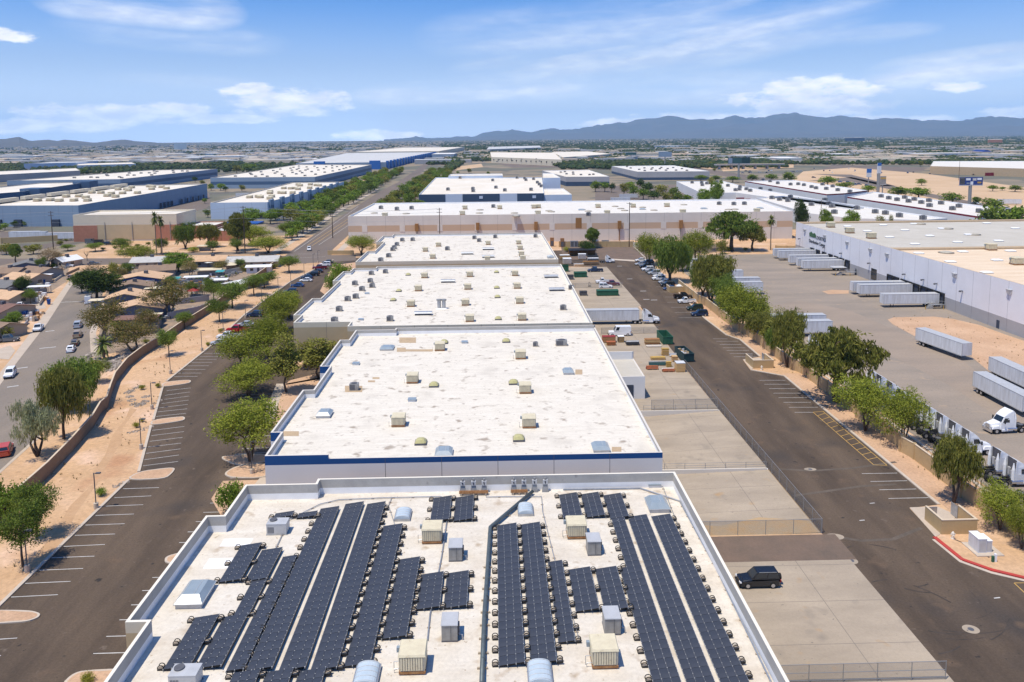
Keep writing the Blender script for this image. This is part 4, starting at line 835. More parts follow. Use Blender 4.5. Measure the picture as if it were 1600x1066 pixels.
UN = dict(cooler='tan evaporative cooler box', package='upright grey metal air handler', acfan='light grey rooftop unit with one fan', cond='dark grey condenser box', barrel='pale blue barrel vault skylight', pyr='bluish hipped glass skylight', dome='yellowed dome skylight', vent='long grey ridge vent hood', hatch='small blue grey roof hatch', stack='upright galvanised exhaust stack', flat='flat white skylight', lens='low beige dome skylight')
def units(kind, roofname, pts, z, scale=1.0, front=True, rz=0.0):
    """pts: foot of the front face in pixels; labelled from the near end of the roof"""
    pts = sorted(pts, key=lambda p: -p[1]); n = len(pts)
    for i, p in enumerate(pts):
        q = P(p[0], p[1], z); s = p[2] if len(p) > 2 else scale
        dy = {'cooler':0.97,'package':0.95,'acfan':0.77,'cond':0.6,'barrel':1.2,'pyr':1.65,'dome':0.8,'vent':0.6,'hatch':0.5,'stack':0.4,'flat':1.0,'lens':1.5}[kind]*(s if not isinstance(s, tuple) else s[1]) if front else 0
        lab = UN[kind]+' on the '+roofname+(', '+near(i) if n > 1 else '')
        UNIT[kind]((q.x, q.y+dy, z), rz, lab, UN[kind]+'s on the '+roofname if n > 1 else None, s)
RA, RB, RC, RDn = 'beige solar roof', 'blue banded roof', 'busy tan walled roof', 'last roof of the row'
units('cooler', RA, [(674.7,851),(644,1056,1.05),(902,843.5),(946,1046.8,1.05)], ZA, 1.03)
units('package', RA, [(711.8,878),(702.5,1003.6),(929,868.7),(957.8,993)], ZA)
units('acfan', RA, [(432,836.5),(285,1080)], ZA)
units('barrel', RA, [(628,815),(821.6,807),(845,1075,1.1),(569,1078,1.1)], ZA)
units('pyr', RA, [(294,952,(0.95,1.15,1)),(1031,802,(0.9,0.9,1))], ZA)
units('hatch', RA, [(1023,762)], ZA, 1.3)
units('cooler', RB, [(644,600),(622,668),(687,549),(813.7,562),(821,616),(827,670)], ZB, 0.97)
units('cond', RB, [(552.8,611),(877.8,541,(1.5,1.1,1)),(837,542,(0.7,0.5,0.8))], ZB)
units('pyr', RB, [(603.5,548,(1,0.9,0.55)),(504.4,654,(0.82,0.8,0.8)),(692.7,716,(0.85,0.8,0.8)),(888.6,586,(0.72,0.7,0.8)),(940.3,708,(0.85,0.8,0.8))], ZB)
units('dome', RB, [(677.5,606),(656.8,696.5),(693.5,538),(791,536),(802.4,602),(810.8,691)], ZB, 1.05)
units('hatch', RB, [(555.6,571),(643.4,628),(725.9,537)], ZB, 1.1)
units('cooler', RC, [(663,435),(653.2,455.5),(641.7,480),(734,433),(730.8,453),(727.2,478),(734,503.5),(804.9,431.5),(808.2,451.5),(812.3,475),(816,501.5)], ZC, 0.95)
units('dome', RC, [(637.4,431),(622.6,456.5),(613.8,471),(775.8,427),(776.3,451.5),(777.4,466),(778.5,500.5)], ZC)
units('vent', RC, [(699.8,442),(661,493),(861.3,434.5),(870,455)], ZC, 1.05)
units('cond', RC, [(554,446),(542.7,471),(555.3,467),(565.2,455),(578.3,442),(581.2,450),(580,430),(601.9,427.5),(609,502.5),(880.5,485),(522,504.5),(529.4,487),(893,453)], ZC, 1.0)
units('stack', RC, [(686,483),(693.5,483)], ZC, 1.25)
units('hatch', RC, [(573,460),(563.5,501),(863,417.5)], ZC)
units('cooler', RDn, [(685,385.5),(664.4,393.5),(676,404.5),(762.8,383),(810.7,382),(813,390.5),(815,400),(817.2,407),(761.6,408)], ZD, 0.95)
units('vent', RDn, [(730,398),(762.8,391),(762.8,403)], ZD, 1.1)
units('cond', RDn, [(628.4,377.5),(644.6,377),(620,384.5),(616,389.5),(613.5,392.5),(607,402.5),(594.7,409.5),(699,391.5),(741.4,374),(748.8,378.5),(774,372.5),(837,371.5)], ZD, 1.15)
units('barrel', RDn, [(860.7,404,1.3)], ZD)
RW = 'long banded white roof'
units('cooler', RW, [(601,339.5),(722.5,336.5),(726.5,327.5),(781,327),(834.5,326),(841,336),(841.5,325.5),(935,325),(949.5,335.5),(990,324.5),(1043,323.5),(1068,334),(1184,332.5)], 12.9, 1.25)
units('cond', RW, [(595,327),(620,329),(643,327.5),(771,325),(920,338),(1124.5,320.5),(1147.5,321),(1164,320.5)], 12.9, 1.5)
units('lens', RW, [(584,334),(634,335),(750,329),(749,334),(804,334),(807,339),(858,330.5),(862,332),(920,331),(910,328.5),(962,323.5),(971,327),(977,330),(1005,325),(1023,329.5),(1044,334.5),(1070,321),(1102,334),(1140,328.5),(1150,328)], 12.9, (1.3,1.3,0.9))
units('pyr', RW, [(909,329),(1005,328),(1101,327),(1189,326.5)], 12.9, (1.2,0.8,0.7))
RR = 'lavender distribution roof'
units('cooler', RR, [(1300,356),(1330,365),(1364,373.5),(1552,392),(1593,415)], 12.9, 1.35)
units('flat', RR, [(1326,355),(1357,362.5),(1382,353),(1392,372),(1416,361),(1455,370),(1430,351),(1474,358.5),(1516,368),(1544,350),(1589,358),(1563,378),(1499,380),(1432,383),(1438,397.5),(1507,395),(1488,411),(1582,394),(1561,408.5),(1545,428)], 12.9, (1.15,1.0,1.0))
units('lens', RR, [(1442,351.5),(1485,359),(1528,368.5),(1485,397.5)], 12.9, (1.6,1.6,1.1))
for lab, z, pts in (('slate panelled roof',10.2,[(700,298),(739,297),(739.5,300.5),(789,299.5),(830,298.5),(719,279.5),(770,283.5),(820,280.5),(822,283),(834,281.5),(808,279.5),(775,295),(840,287),(843,290),(846,293)]),('first red trimmed roof',7.1,[(1097,287.5),(1105,288.5),(1098,291),(1138,292),(1150,299),(1157,294),(1156,298),(1167,297.5),(1173,300),(1189,297),(1204,300),(1121,286),(1082,287)]),('red edged roof beside the motorway',7.6,[(1193,283),(1204,285),(1216,288),(1236,290),(1248,289.5),(1257,291),(1269,294),(1276,296),(1292,297),(1310,299),(1329,301.5),(1286,290),(1302,293)]),
     ('red edged roof next to the billboard',7.6,[(1378,309),(1390,312),(1403,314.5),(1421,317),(1441,319),(1454,324),(1490,329),(1472,320),(1500,325),(1415,311),(1430,314),(1453,316),(1532,333)]),('stepped red bay roof',7.1,[(1207,311.5),(1219,314),(1232,316),(1236,310),(1290,315),(1296,321),(1301,325),(1340,328),(1369,334),(1385,336),(1407,340),(1444,344),(1305,334.5),(1269,322)])):
    units('cond', lab, pts, z, 1.9)
for lab, z, n_, quad in (('striped slate roof',11.2,44,((-295,850),(-195,845),(-192,1190),(-300,1190))),('pale blue office roof',10.2,20,((-178,530),(-155,530),(-150,730),(-180,730))),('slate end roof',12.2,24,((-310,500),(-262,495),(-265,690),(-310,680))),('angled slate roof',11.2,20,((-480,840),(-400,840),(-390,1070),(-450,1060))),('broad grey roof',9.5,16,((180,925),(245,920),(248,1090),(178,1085))),('grey blue based roof',9.4,8,((85,840),(115,835),(115,960),(75,955))),('cream office roof',11.4,10,((-30,1250),(90,1250),(90,1500),(-30,1500)))):
    rr = random.Random(n_); lab2 = 'dark roof box among many on the '+lab
    for i in range(n_):
        u, v = ((i % 5)+0.5+rr.uniform(-.25,.25))/5, ((i//5)+0.5+rr.uniform(-.25,.25))/((n_+4)//5)
        a = Vector(quad[0]).lerp(Vector(quad[1]), u); c = Vector(quad[3]).lerp(Vector(quad[2]), u); q = a.lerp(c, v)
        UNIT['cond' if lab != 'pale blue office roof' and lab != 'slate end roof' else 'cooler']((q.x,q.y,z), 0, lab2 if 'office' not in lab and 'end' not in lab else 'tan roof box among many on the '+lab, 'roof boxes on the '+lab, (1.8,2.2,1.2))
# ------------------------------------------------------------------ solar strips
MW, ML = 0.733, 1.185
smod = MB(); smod.box(-MW/2+0.012,MW/2-0.012,-ML/2+0.014,ML/2-0.014,0,0.035,0,1); smod.box(-MW/2+0.012,MW/2-0.012,-ML/2+0.014,-ML/2+0.05,-0.10,0,0)
mo = smod.build('solar_panel', [m['solar_frame'], m['solar']]); cb = MB()
cb.box(-0.03,0.03,-0.03,0.03,0.035,0.055); clipo = cb.build('panel_clip', m['clip'])
bk = MB(); bk.box(-0.22,0.2,-0.19,0.19,-0.1,0.12,1); 
for k in range(2): bk.tube([(0.0+0.26*math.cos(a), -0.2+0.34*k, 0.06+0.24*math.sin(a)) for a in [-0.5+i*0.48 for i in range(9)]], 0.04, 5, 0)
bk.box(-0.27,0.25,-0.26,-0.2,-0.12,0.05,0); bk.box(-0.27,0.25,0.2,0.26,-0.12,0.05,0)
bko = bk.build('ballast_bracket', [m['plastic_black'], m['block']])
protos = [mo, clipo, bko]
def solar(label, x, y0, y1, cols, lb=True, rb=True):
    t = thing('solar_strip', label, 'solar panels', (x,y0,ZA+0.16), 0, 'solar strips on the beige roof')
    t.rotation_euler = (0, R(-8), 0)
    n = max(1, round((y1-y0)/ML))
    for j in range(n):
        for i in range(cols):
            o = mo.copy(); COL.objects.link(o); o.parent = t; o.location = (MW*(i+0.5), ML*(j+0.5), 0)
    b = MB()
    for j in range(n+1):
        for i in range(cols+1): b.box(i*MW-0.035,i*MW+0.035,j*ML-0.03,j*ML+0.03,0.03,0.05); b.box(i*MW-0.03,i*MW+0.03,j*ML-0.66,j*ML-0.60,0.03,0.046)
    b.build('clip_lattice', m['clip'], t)
    b = MB()
    for i in range(cols+1): b.box(i*MW-0.03,i*MW+0.03,-0.1,n*ML+0.1,-0.06,-0.01)
    b.build('rail', m['galv'], t)
    b = MB(); b.face([(cols*MW,0,0),(cols*MW,n*ML,0),(cols*MW,n*ML,-0.28),(cols*MW,0,-0.28)][::-1]); b.build('wind_deflector', m['solar_frame'], t)
    k = 0.35
    while k < n*ML-0.1:
        for side, on_ in ((-0.3,lb),(cols*MW+0.28,rb)):
            if on_:
                o = bko.copy(); COL.objects.link(o); o.parent = t; o.location = (side,k,-0.02 if side < 0 else -0.25); o.rotation_euler = (0,0,0 if side > 0 else math.pi)
        k += 1.75 if n > 7 else max(1.2, (n*ML-0.7)/2)
for args in (('short solar strip by the far parapet, left of its twin near the fan unit',-26.2,86.8,88.3,3),('short solar strip by the far parapet touching the first long strip',-23.45,86.7,88.3,3,False),
  ('solar block nearest the left parapet, level with the fan unit',-27.95,73.7,80.3,3),('solar block beside the left parapet block, touching the two panel strip',-25.4,73.8,80.3,3,False,False),
  ('narrow two panel solar strip beside the small blocks, on the left',-22.75,60.5,78.5,2,False,False),('smallest two panel solar block behind the glass hip skylight',-24.65,68.1,73.5,2),
  ('solar block by the left parapet, in front of the glass hip skylight',-28.1,60.9,67.7,3),('solar block between the parapet block and the narrow strip, near the front',-25.45,60.9,67.7,3,False,False),
  ('long three panel solar strip, first of the three longest on the left',-21.1,60.5,88.8,3,True,False),('long three panel solar strip, middle of the three longest on the left',-18.35,60.4,90.2,3,False,False),('long three panel solar strip, third of the three longest on the left',-15.7,60.3,90.2,3,False),
  ('medium long solar strip just right of the three longest',-13.0,60.7,83.9,3,False),('solar strip of eleven rows, last of the staggered left strips',-10.35,64.2,77.2,3,False),
  ('solar block between the two left coolers, first of a pair',-7.7,68.4,73.9,3),('solar block between the two left coolers, second of a pair',-5.15,68.5,73.9,3,False),
  ('solar block at the far parapet behind a tan cooler, first of a pair',-7.75,85.2,90.6,3),('solar block at the far parapet behind a tan cooler, second of a pair',-5.05,85.2,90.7,3,False),
  ('long solar strip beside the dark duct',0.0,60.3,84.0,3),('long solar strip second from the dark duct',2.68,60.4,84.1,3,False),('two panel solar strip third from the dark duct',5.25,63.1,76.3,2,False),
  ('solar block fourth from the dark duct behind the cooler',7.25,67.5,74.2,3,False),('solar block between a grey air handler and the right strips',9.95,67.5,74.2,3,False),
  ('solar block by the far parapet, first of three behind the cooler',7.7,85.4,91.3,3),('solar block by the far parapet, middle of three behind the cooler',10.38,85.4,91.4,3,False),('solar block by the far parapet, last of three near the hip skylight',13.1,85.0,91.5,3,False),
  ('two panel upper solar strip of the right group, before the skylight',13.25,74.6,84.7,2,True,False),('lower solar strip of the right group, first of the three',12.5,51,74.4,3,True,False),('right group solar strip, middle of the three',15.2,51,84.8,3,False,False),('right group solar strip along the right parapet',17.95,51,84.9,3,False),
  ('solar strip at the very front edge, first of three cut by the frame',-22.0,52,60.1,3),('solar strip at the very front edge, middle of three cut by the frame',-19.3,52,60.1,3,False),('solar strip at the very front edge, third of three cut by the frame',-16.6,52,60.1,3,False)):
    solar(*args)
for o in protos: bpy.data.objects.remove(o)
# duct, conduits, disconnects
t = thing('roof_duct', 'dark grey pipe duct bending across the beige solar roof', 'duct', (0,0,ZA)); q = [P(752,1090,ZA+.4),P(757,960,ZA+.4),P(766,824,ZA+.4),P(832,768,ZA+.4)]
b = MB(); b.tube([(p.x,p.y,0.4) for p in q], 0.215, 12); b.build('pipe', m['duct'], t, True)
b = MB()
for k in range(14):
    p = q[0].lerp(q[2], k/14) if k < 11 else q[2].lerp(q[3], (k-10.5)/4); b.box(p.x-0.5,p.x+0.4,p.y-0.07,p.y+0.07,0,0.16)
b.build('support', m['block'], t)
b = MB()
for k in range(9):
    p = q[0].lerp(q[2], (k+0.5)/9); d = (q[2]-q[0]).normalized(); b.tube([(p.x-d.x*.05,p.y-d.y*.05,0.4),(p.x+d.x*.05,p.y+d.y*.05,0.4)],0.24,12)
b.build('joint_ring', m['duct'], t)
for lab, pts, r_ in (('thin conduit running beside the long solar strips on the left',[(420,880),(452,812),(500,788),(530,781),(600,778),(690,776)],0.05),('conduit along the roof foot of the right parapet',[(1205,1066),(1120,890),(1062,783),(1000,763),(880,765)],0.09),('conduit from the far parapet past the barrel skylight',[(757,769),(760,777),(800,776),(846,776),(848,800),(868,880)],0.05),('flat cable tray past the left cooler',[(704,776),(690,870),(672,960),(668,1000)],0.07),('conduit to the right edge brackets',[(1033,755),(1040,772),(1063,830)],0.05),('conduit in front of the narrow duct strip',[(620,830),(607,790),(612,778)],0.04),('conduit beside the last far block',[(884,925),(905,1000)],0.04)):
    t = thing('roof_conduit', lab, 'conduit'); p = [P(x,y,ZA+0.12) for x,y in pts]; b = MB(); b.tube([(a.x,a.y,ZA+0.14) for a in p], r_, 6); b.build('tube', m['galv'], t)
    b = MB()
    for a, c in zip(p, p[1:]):
        n_ = max(1, int((c-a).length/2.2))
        for k in range(n_): s = a.lerp(c, (k+.5)/n_); b.box(s.x-0.16,s.x+0.16,s.y-0.06,s.y+0.06,ZA,ZA+0.09)
    b.build('support_block', m['block'], t)
t = thing('disconnect_box', '', 'switch box'); b = MB(); b.hexa([(-0.42,-0.3,0),(0.42,-0.3,0),(0.42,0.1,0),(-0.42,0.1,0)],[(-0.27,-0.05,1.0),(0.27,-0.05,1.0),(0.27,0.1,1.0),(-0.27,0.1,1.0)]); b.build('stand', m['metal_grey'], t)
MB().box(-0.3,0.3,-0.2,0.1,1.0,1.55).build('cabinet', m['metal_light'], t); b = MB(); b.box(-0.05,0.07,-0.23,-0.2,1.12,1.42); b.box(-0.12,0.07,-0.23,-0.2,1.34,1.42); b.build('handle', m['ink'], t); b = MB(); cyl(b,0,-0.05,1.55,1.85,0.13,10); b.build('vent_cap', m['metal_grey'], t)
dbx = Proto(t)
for i, x in enumerate((723,740,756.5,803,819,835.5,852.5)): dbx((P(x,764,ZA+0.6).x, 92.75, ZA), 0, nth(i)+' grey switch box on its stand from the left end of the far parapet', 'switch boxes along the far parapet')
for i, (x0, x1) in enumerate(((718,763),(798,824))):
    a = P(x0,768,ZA); c = P(x1,768,ZA); t = thing('pipe_rack', ['longer','shorter'][i]+' rusty pipe rack in front of the switch boxes', 'rack', (a.x,92.1,ZA)); b = MB()
    for k in range(4): b.tube([(0,-0.2+0.14*k,0.35+0.08*(k%2)),(c.x-a.x,-0.2+0.14*k,0.35+0.08*(k%2))],0.07,6)
    b.build('pipe', m['rust'], t); b = MB()
    for k in range(3): x = 0.3+k*(c.x-a.x-0.6)/2; b.box(x-0.1,x+0.1,-0.3,0.3,0,0.3)
    b.build('foot', m['block'], t)
# ------------------------------------------------------------------ trees and plants
LF = dict(verde=leafmat('leaf_verde',(0.165,0.205,0.025),(0.35,0.36,0.06)), bright=leafmat('leaf_bright',(0.12,0.20,0.025),(0.25,0.32,0.055)), yellow=leafmat('leaf_yellow',(0.27,0.28,0.04),(0.40,0.38,0.07)),
  grey=leafmat('leaf_grey',(0.22,0.235,0.115),(0.38,0.385,0.22)), green=leafmat('leaf_green',(0.105,0.165,0.028),(0.24,0.29,0.06)), dark=leafmat('leaf_dark',(0.045,0.08,0.022),(0.11,0.15,0.04)), olive=leafmat('leaf_olive',(0.15,0.165,0.03),(0.31,0.285,0.07)), brown=leafmat('leaf_brown',(0.22,0.15,0.075),(0.36,0.26,0.14)), mixed=leafmat('leaf_mixed',(0.11,0.13,0.03),(0.33,0.235,0.085)), palm=leafmat('leaf_palm',(0.11,0.14,0.04),(0.26,0.26,0.09)), dry=leafmat('leaf_dry',(0.26,0.19,0.09),(0.38,0.29,0.15)))
def leaf(b, c, s, asp, rr, up=0.35, hang=False):
    if hang: a = Vector((rr.gauss(0,.25), rr.gauss(0,.25), -1)).normalized()
    else: a = Vector((rr.gauss(0,1), rr.gauss(0,1), rr.gauss(0,.6))).normalized()
    n = Vector((rr.gauss(0,1), rr.gauss(0,1), rr.gauss(0,1)+up*2)); u = a.cross(n)
    if u.length < 1e-3: return
    u.normalize(); a = a*s*0.5; u = u*s*asp*0.5
    b.face([c-a*1.0, c+u*0.9-a*0.1, c+a*1.0, c-u*0.9+a*0.1])
def crown_mesh(seed, lobes, n_cl, per, sd, s, asp, shell=0.55, hang=0, up=0.35):
    rr = random.Random(seed); b = MB()
    vol = [l[1]*l[2]*l[3] for l in lobes]; tv = sum(vol)
    for (c, rx, ry, rz_), v in zip([(Vector(l[0]),l[1],l[2],l[3]) for l in lobes], vol):
        for _ in range(max(2, int(n_cl*v/tv))):
            d = Vector((rr.gauss(0,1), rr.gauss(0,1), rr.gauss(0.15,1))).normalized(); q = shell+(1-shell)*rr.random()**0.7
            cc = c+Vector((d.x*rx, d.y*ry, d.z*rz_))*q
            if hang and rr.random() < 0.85:
                ln = hang*rr.uniform(0.3,1.15)
                for k in range(per):
                    t = rr.random(); p = cc+Vector((rr.gauss(0,sd*.45), rr.gauss(0,sd*.45), -ln*t)); leaf(b, p, s*1.9, asp*.62, rr, up, True)
            else:
                for k in range(per): leaf(b, cc+Vector((rr.gauss(0,sd), rr.gauss(0,sd), rr.gauss(0,sd*.7))), s*rr.uniform(.7,1.3), asp, rr, up)
    return b
def trunk_mesh(seed, h, r, tips, fork=0.35, stems=1, lean=0.0):
    rr = random.Random(seed); b = MB(); base = Vector((0,0,-0.1))
    for st in range(stems):
        a = 6.28*st/max(1,stems)+rr.random(); f = Vector((math.cos(a)*h*0.10*(stems > 1)+lean*h, math.sin(a)*h*0.10*(stems > 1), h*fork)); r0 = r*(0.75 if stems > 1 else 1)
        mid = base.lerp(f, 0.5)+Vector((rr.gauss(0,.06*h*.3), rr.gauss(0,.06*h*.3), 0))
        b.tube([base, mid, f], [r0*1.15, r0*0.9, r0*0.75], 7)
        for k, t in enumerate(tips):
            if k % stems != st: continue
            t = Vector(t); m_ = f.lerp(t, 0.5)+Vector((rr.gauss(0,.05*h), rr.gauss(0,.05*h), 0.04*h))
            b.tube([f, m_, t], [r0*0.6, r0*0.38, r0*0.12], 5)
    return b
def dome_lobes(seed, n, R_, h0, h1, lr, flat=0.7):
    rr = random.Random(seed); o = [((0,0,(h0+h1)/2), R_*0.55, R_*0.55, (h1-h0)*0.45)]
    for k in range(n):
        a = 6.283*k/n+rr.uniform(-.3,.3); q = R_*rr.uniform(0.5,0.72); l = lr*rr.uniform(.75,1.2)
        o.append(((q*math.cos(a), q*math.sin(a), h0+(h1-h0)*rr.uniform(.3,.75)), l, l, l*flat))
    return o
TREES = {}
def tree_kind(key, name, cat, hn, wn, leafk, seed, lobes, trunk, bark='bark', **kw):
    t = thing(name, '', cat)
    trunk.build('trunk', m[bark], t, True); crown_mesh(seed, lobes, **kw).build('crown', LF[leafk], t)
    TREES[key] = (Proto(t), hn, wn)
for i in range(2):
    L_ = dome_lobes(10+i, 10, 3.1, 1.5, 5.6, 1.45, .85)
    tree_kind('verde%d'%i, 'palo_verde_tree', 'tree', 5.7, 6.7, 'verde', 20+i, L_, trunk_mesh(5+i, 6, 0.17, [(l[0][0]*.9,l[0][1]*.9,l[0][2]) for l in L_], .30, 3), n_cl=250, per=36, sd=.36, s=.26, asp=.42, shell=.5)
    L_ = dome_lobes(40+i, 9, 2.6, 1.5, 5.6, 1.3, .85)
    tree_kind('mesq%d'%i, 'mesquite_tree', 'tree', 5.7, 5.7, 'green', 50+i, L_, trunk_mesh(8+i, 6, 0.14, [(l[0][0]*.9,l[0][1]*.9,l[0][2]) for l in L_], .38, 1), n_cl=200, per=34, sd=.34, s=.25, asp=.48, shell=.45)
    L_ = dome_lobes(60+i, 9, 2.3, 2.9, 7.2, 1.35, .9)
    tree_kind('willow%d'%i, 'weeping_acacia_tree', 'tree', 7.6, 5.3, 'green' if i else 'olive', 70+i, L_, trunk_mesh(11+i, 8, 0.22, [(l[0][0]*.9,l[0][1]*.9,l[0][2]) for l in L_], .30, 2), n_cl=240, per=38, sd=.36, s=.30, asp=.30, hang=2.5, shell=.5)
    L_ = [((0,0,7.2),1.7,1.7,1.7),((1.5,.4,5.8),1.5,1.4,1.3),((-1.5,-.5,6.1),1.5,1.5,1.4),((.2,1.6,5.3),1.4,1.3,1.2),((-.4,-1.6,5.2),1.4,1.4,1.2),((1.2,-1.2,4.2),1.1,1.1,.9),((-1.3,1.0,4.2),1.2,1.1,.9)]
    tree_kind('euc%d'%i, 'eucalyptus_tree', 'tree', 8.6, 4.9, 'olive' if i == 0 else 'green', 80+i, [((l[0][0]*(1-.5*i),l[0][1],l[0][2]),*l[1:]) for l in L_], trunk_mesh(15+i, 9, 0.24, [(l[0][0]*(.9-.4*i),l[0][1]*.9,l[0][2]) for l in L_], .33, 1), n_cl=250, per=34, sd=.40, s=.30, asp=.38, hang=1.0, shell=.4)
L_ = dome_lobes(90, 8, 2.2, 1.6, 5.4, 1.5, .9)
tree_kind('ficus', 'round_ficus_tree', 'tree', 5.9, 5.7, 'bright', 91, L_, trunk_mesh(21, 6, 0.2, [(l[0][0]*.7,l[0][1]*.7,l[0][2]) for l in L_], .25), n_cl=260, per=30, sd=.3, s=.30, asp=.6, shell=.7)
tree_kind('darkf', 'dark_ficus_tree', 'tree', 5.9, 5.7, 'dark', 92, L_, trunk_mesh(22, 6, 0.2, [(l[0][0]*.7,l[0][1]*.7,l[0][2]) for l in L_], .25), n_cl=240, per=30, sd=.33, s=.30, asp=.6, shell=.65)
L_ = dome_lobes(93, 9, 2.7, 1.8, 6.0, 1.35, .8)
tree_kind('sparse', 'browning_tree', 'tree', 6.5, 6.3, 'mixed', 94, L_, trunk_mesh(23, 6.5, 0.2, [(l[0][0],l[0][1],l[0][2]) for l in L_], .25, 2), 'bark_pale', n_cl=170, per=26, sd=.42, s=.26, asp=.5, shell=.4)
tree_kind('brown', 'dry_brown_tree', 'tree', 6.5, 6.3, 'brown', 95, L_, trunk_mesh(24, 6.5, 0.2, [(l[0][0],l[0][1],l[0][2]) for l in L_], .25, 2), 'bark_pale', n_cl=130, per=22, sd=.45, s=.24, asp=.5, shell=.4)
L_ = [((0,0,5.2),1.0,1.0,1.6),((.6,.2,3.8),1.1,1.1,1.1),((-.6,-.3,3.6),1.1,1.1,1.1),((0,.7,2.8),1.1,1.1,.9),((.2,-.7,2.7),1.1,1.0,.9)]
tree_kind('ash', 'upright_ash_tree', 'tree', 6.8, 3.2, 'olive', 96, L_, trunk_mesh(25, 7, 0.13, [(l[0][0]*.8,l[0][1]*.8,l[0][2]) for l in L_], .28), n_cl=140, per=28, sd=.3, s=.30, asp=.6)
L_ = dome_lobes(97, 7, 2.4, 2.6, 6.4, 1.35, .8)
tree_kind('grey', 'grey_leaved_acacia', 'tree', 6.9, 5.8, 'grey', 98, L_, trunk_mesh(26, 7, 0.22, [(l[0][0]*.9,l[0][1]*.9,l[0][2]) for l in L_], .22, 4), n_cl=180, per=34, sd=.4, s=.26, asp=.3, hang=1.3, shell=.5)
L_ = dome_lobes(99, 6, .75, .15, 1.0, .5, .8)
for k_, lf in (('bush','bright'),('bushy','yellow'),('bushd','olive')):
    t = thing({'bush':'green_shrub','bushy':'yellow_green_shrub','bushd':'olive_shrub'}[k_], '', 'shrub'); crown_mesh(100, L_, n_cl=70, per=26, sd=.15, s=.15, asp=.5).build('foliage', LF[lf], t)
    b = MB(); [b.tube([(0,0,0),(.4*math.cos(a),.4*math.sin(a),.6)],.02,4) for a in (0,1.5,3,4.5)]; b.build('stem', m['bark'], t); TREES[k_] = (Proto(t), 1.25, 2.3)
def palm(key, h, fan, name):
    t = thing(name, '', 'palm'); b = MB(); b.tube([(0,0,0),(.05,0,h*.5),(0,.05,h*.97)], [.26,.19,.17], 8); b.build('trunk', m['bark_pale'], t)
    b = MB(); rr = random.Random(5)
    for k in range(56):
        a = k*2.4; e = rr.uniform(-0.8,1.25); ln = fan*rr.uniform(.8,1.1); d = Vector((math.cos(a)*math.cos(e), math.sin(a)*math.cos(e), math.sin(e))); o = Vector((0,0,h))
        side = Vector((-math.sin(a), math.cos(a), 0)); prev = o
        for j in range(1,5):
            p = o+d*ln*j/4+Vector((0,0,-0.35*fan*(j/4)**2)); wd = 0.42*fan*math.sin(math.pi*min(.95,j/4.4))*.55
            b.face([prev-side*wd*.6, prev+side*wd*.6, p+side*wd*.5, p-side*wd*.5]); prev = p
    b.build('crown', LF['palm'], t); b = MB()
    for k in range(16):
        a = k*2.4; d = Vector((math.cos(a)*.5, math.sin(a)*.5, -1)); o = Vector((0,0,h-.1)); sd_ = Vector((-math.sin(a), math.cos(a),0))*.14; b.face([o-sd_,o+sd_,o+d*fan*.75+sd_,o+d*fan*.75-sd_])
    b.build('dead_frond_skirt', LF['dry'], t); TREES[key] = (Proto(t), h+fan*.6, fan*1.75)
palm('palm', 11.0, 2.5, 'tall_palm'); palm('fanpalm', 3.0, 2.3, 'fan_palm')
t = thing('bare_tree', '', 'tree'); trunk_mesh(31, 5, .12, [(1.2*math.cos(a),1.2*math.sin(a),4.2+.5*math.sin(3*a)) for a in (0,.9,1.8,2.7,3.6,4.5,5.4)], .35).build('trunk', m['bark_pale'], t); TREES['bare'] = (Proto(t), 4.8, 2.6)
# lighter models for trees beyond 350 m
for k in range(4):
    L_ = dome_lobes(110+k, 6, 2.4, 1.6, 6.2, 1.6, .85); t = thing('distant_tree', '', 'tree'); MB().tube([(0,0,0),(0,0,3)],[.25,.15],5).build('trunk', m['bark'], t)
    crown_mesh(120+k, L_, n_cl=90, per=12, sd=.5, s=.62, asp=.7, shell=.6).build('crown', LF[('green','bright','dark','olive')[k]], t); TREES['far%d'%k] = (Proto(t), 6.9, 6.4)
for k in (0,1,3):
    n_ = TREES['far%d' % k][0].n; t = clone(n_); t.name = 'street_tree'; TREES['st%d' % k] = (Proto(t), 6.9, 6.4)
rt_ = random.Random(77)
def tree(kind, x, y, yt, w_, label, group=None, z=0.0):
    p = P(x, y, z); pr, hn, wn = TREES[kind]
    d = (p-EYE).dot(FW); h = max(0.6, H(x, y, yt)); wd = w_*d/CF
    return pr((p.x,p.y,p.z), rt_.uniform(0,6.28), label, group, (wd/wn, wd/wn, h/hn))
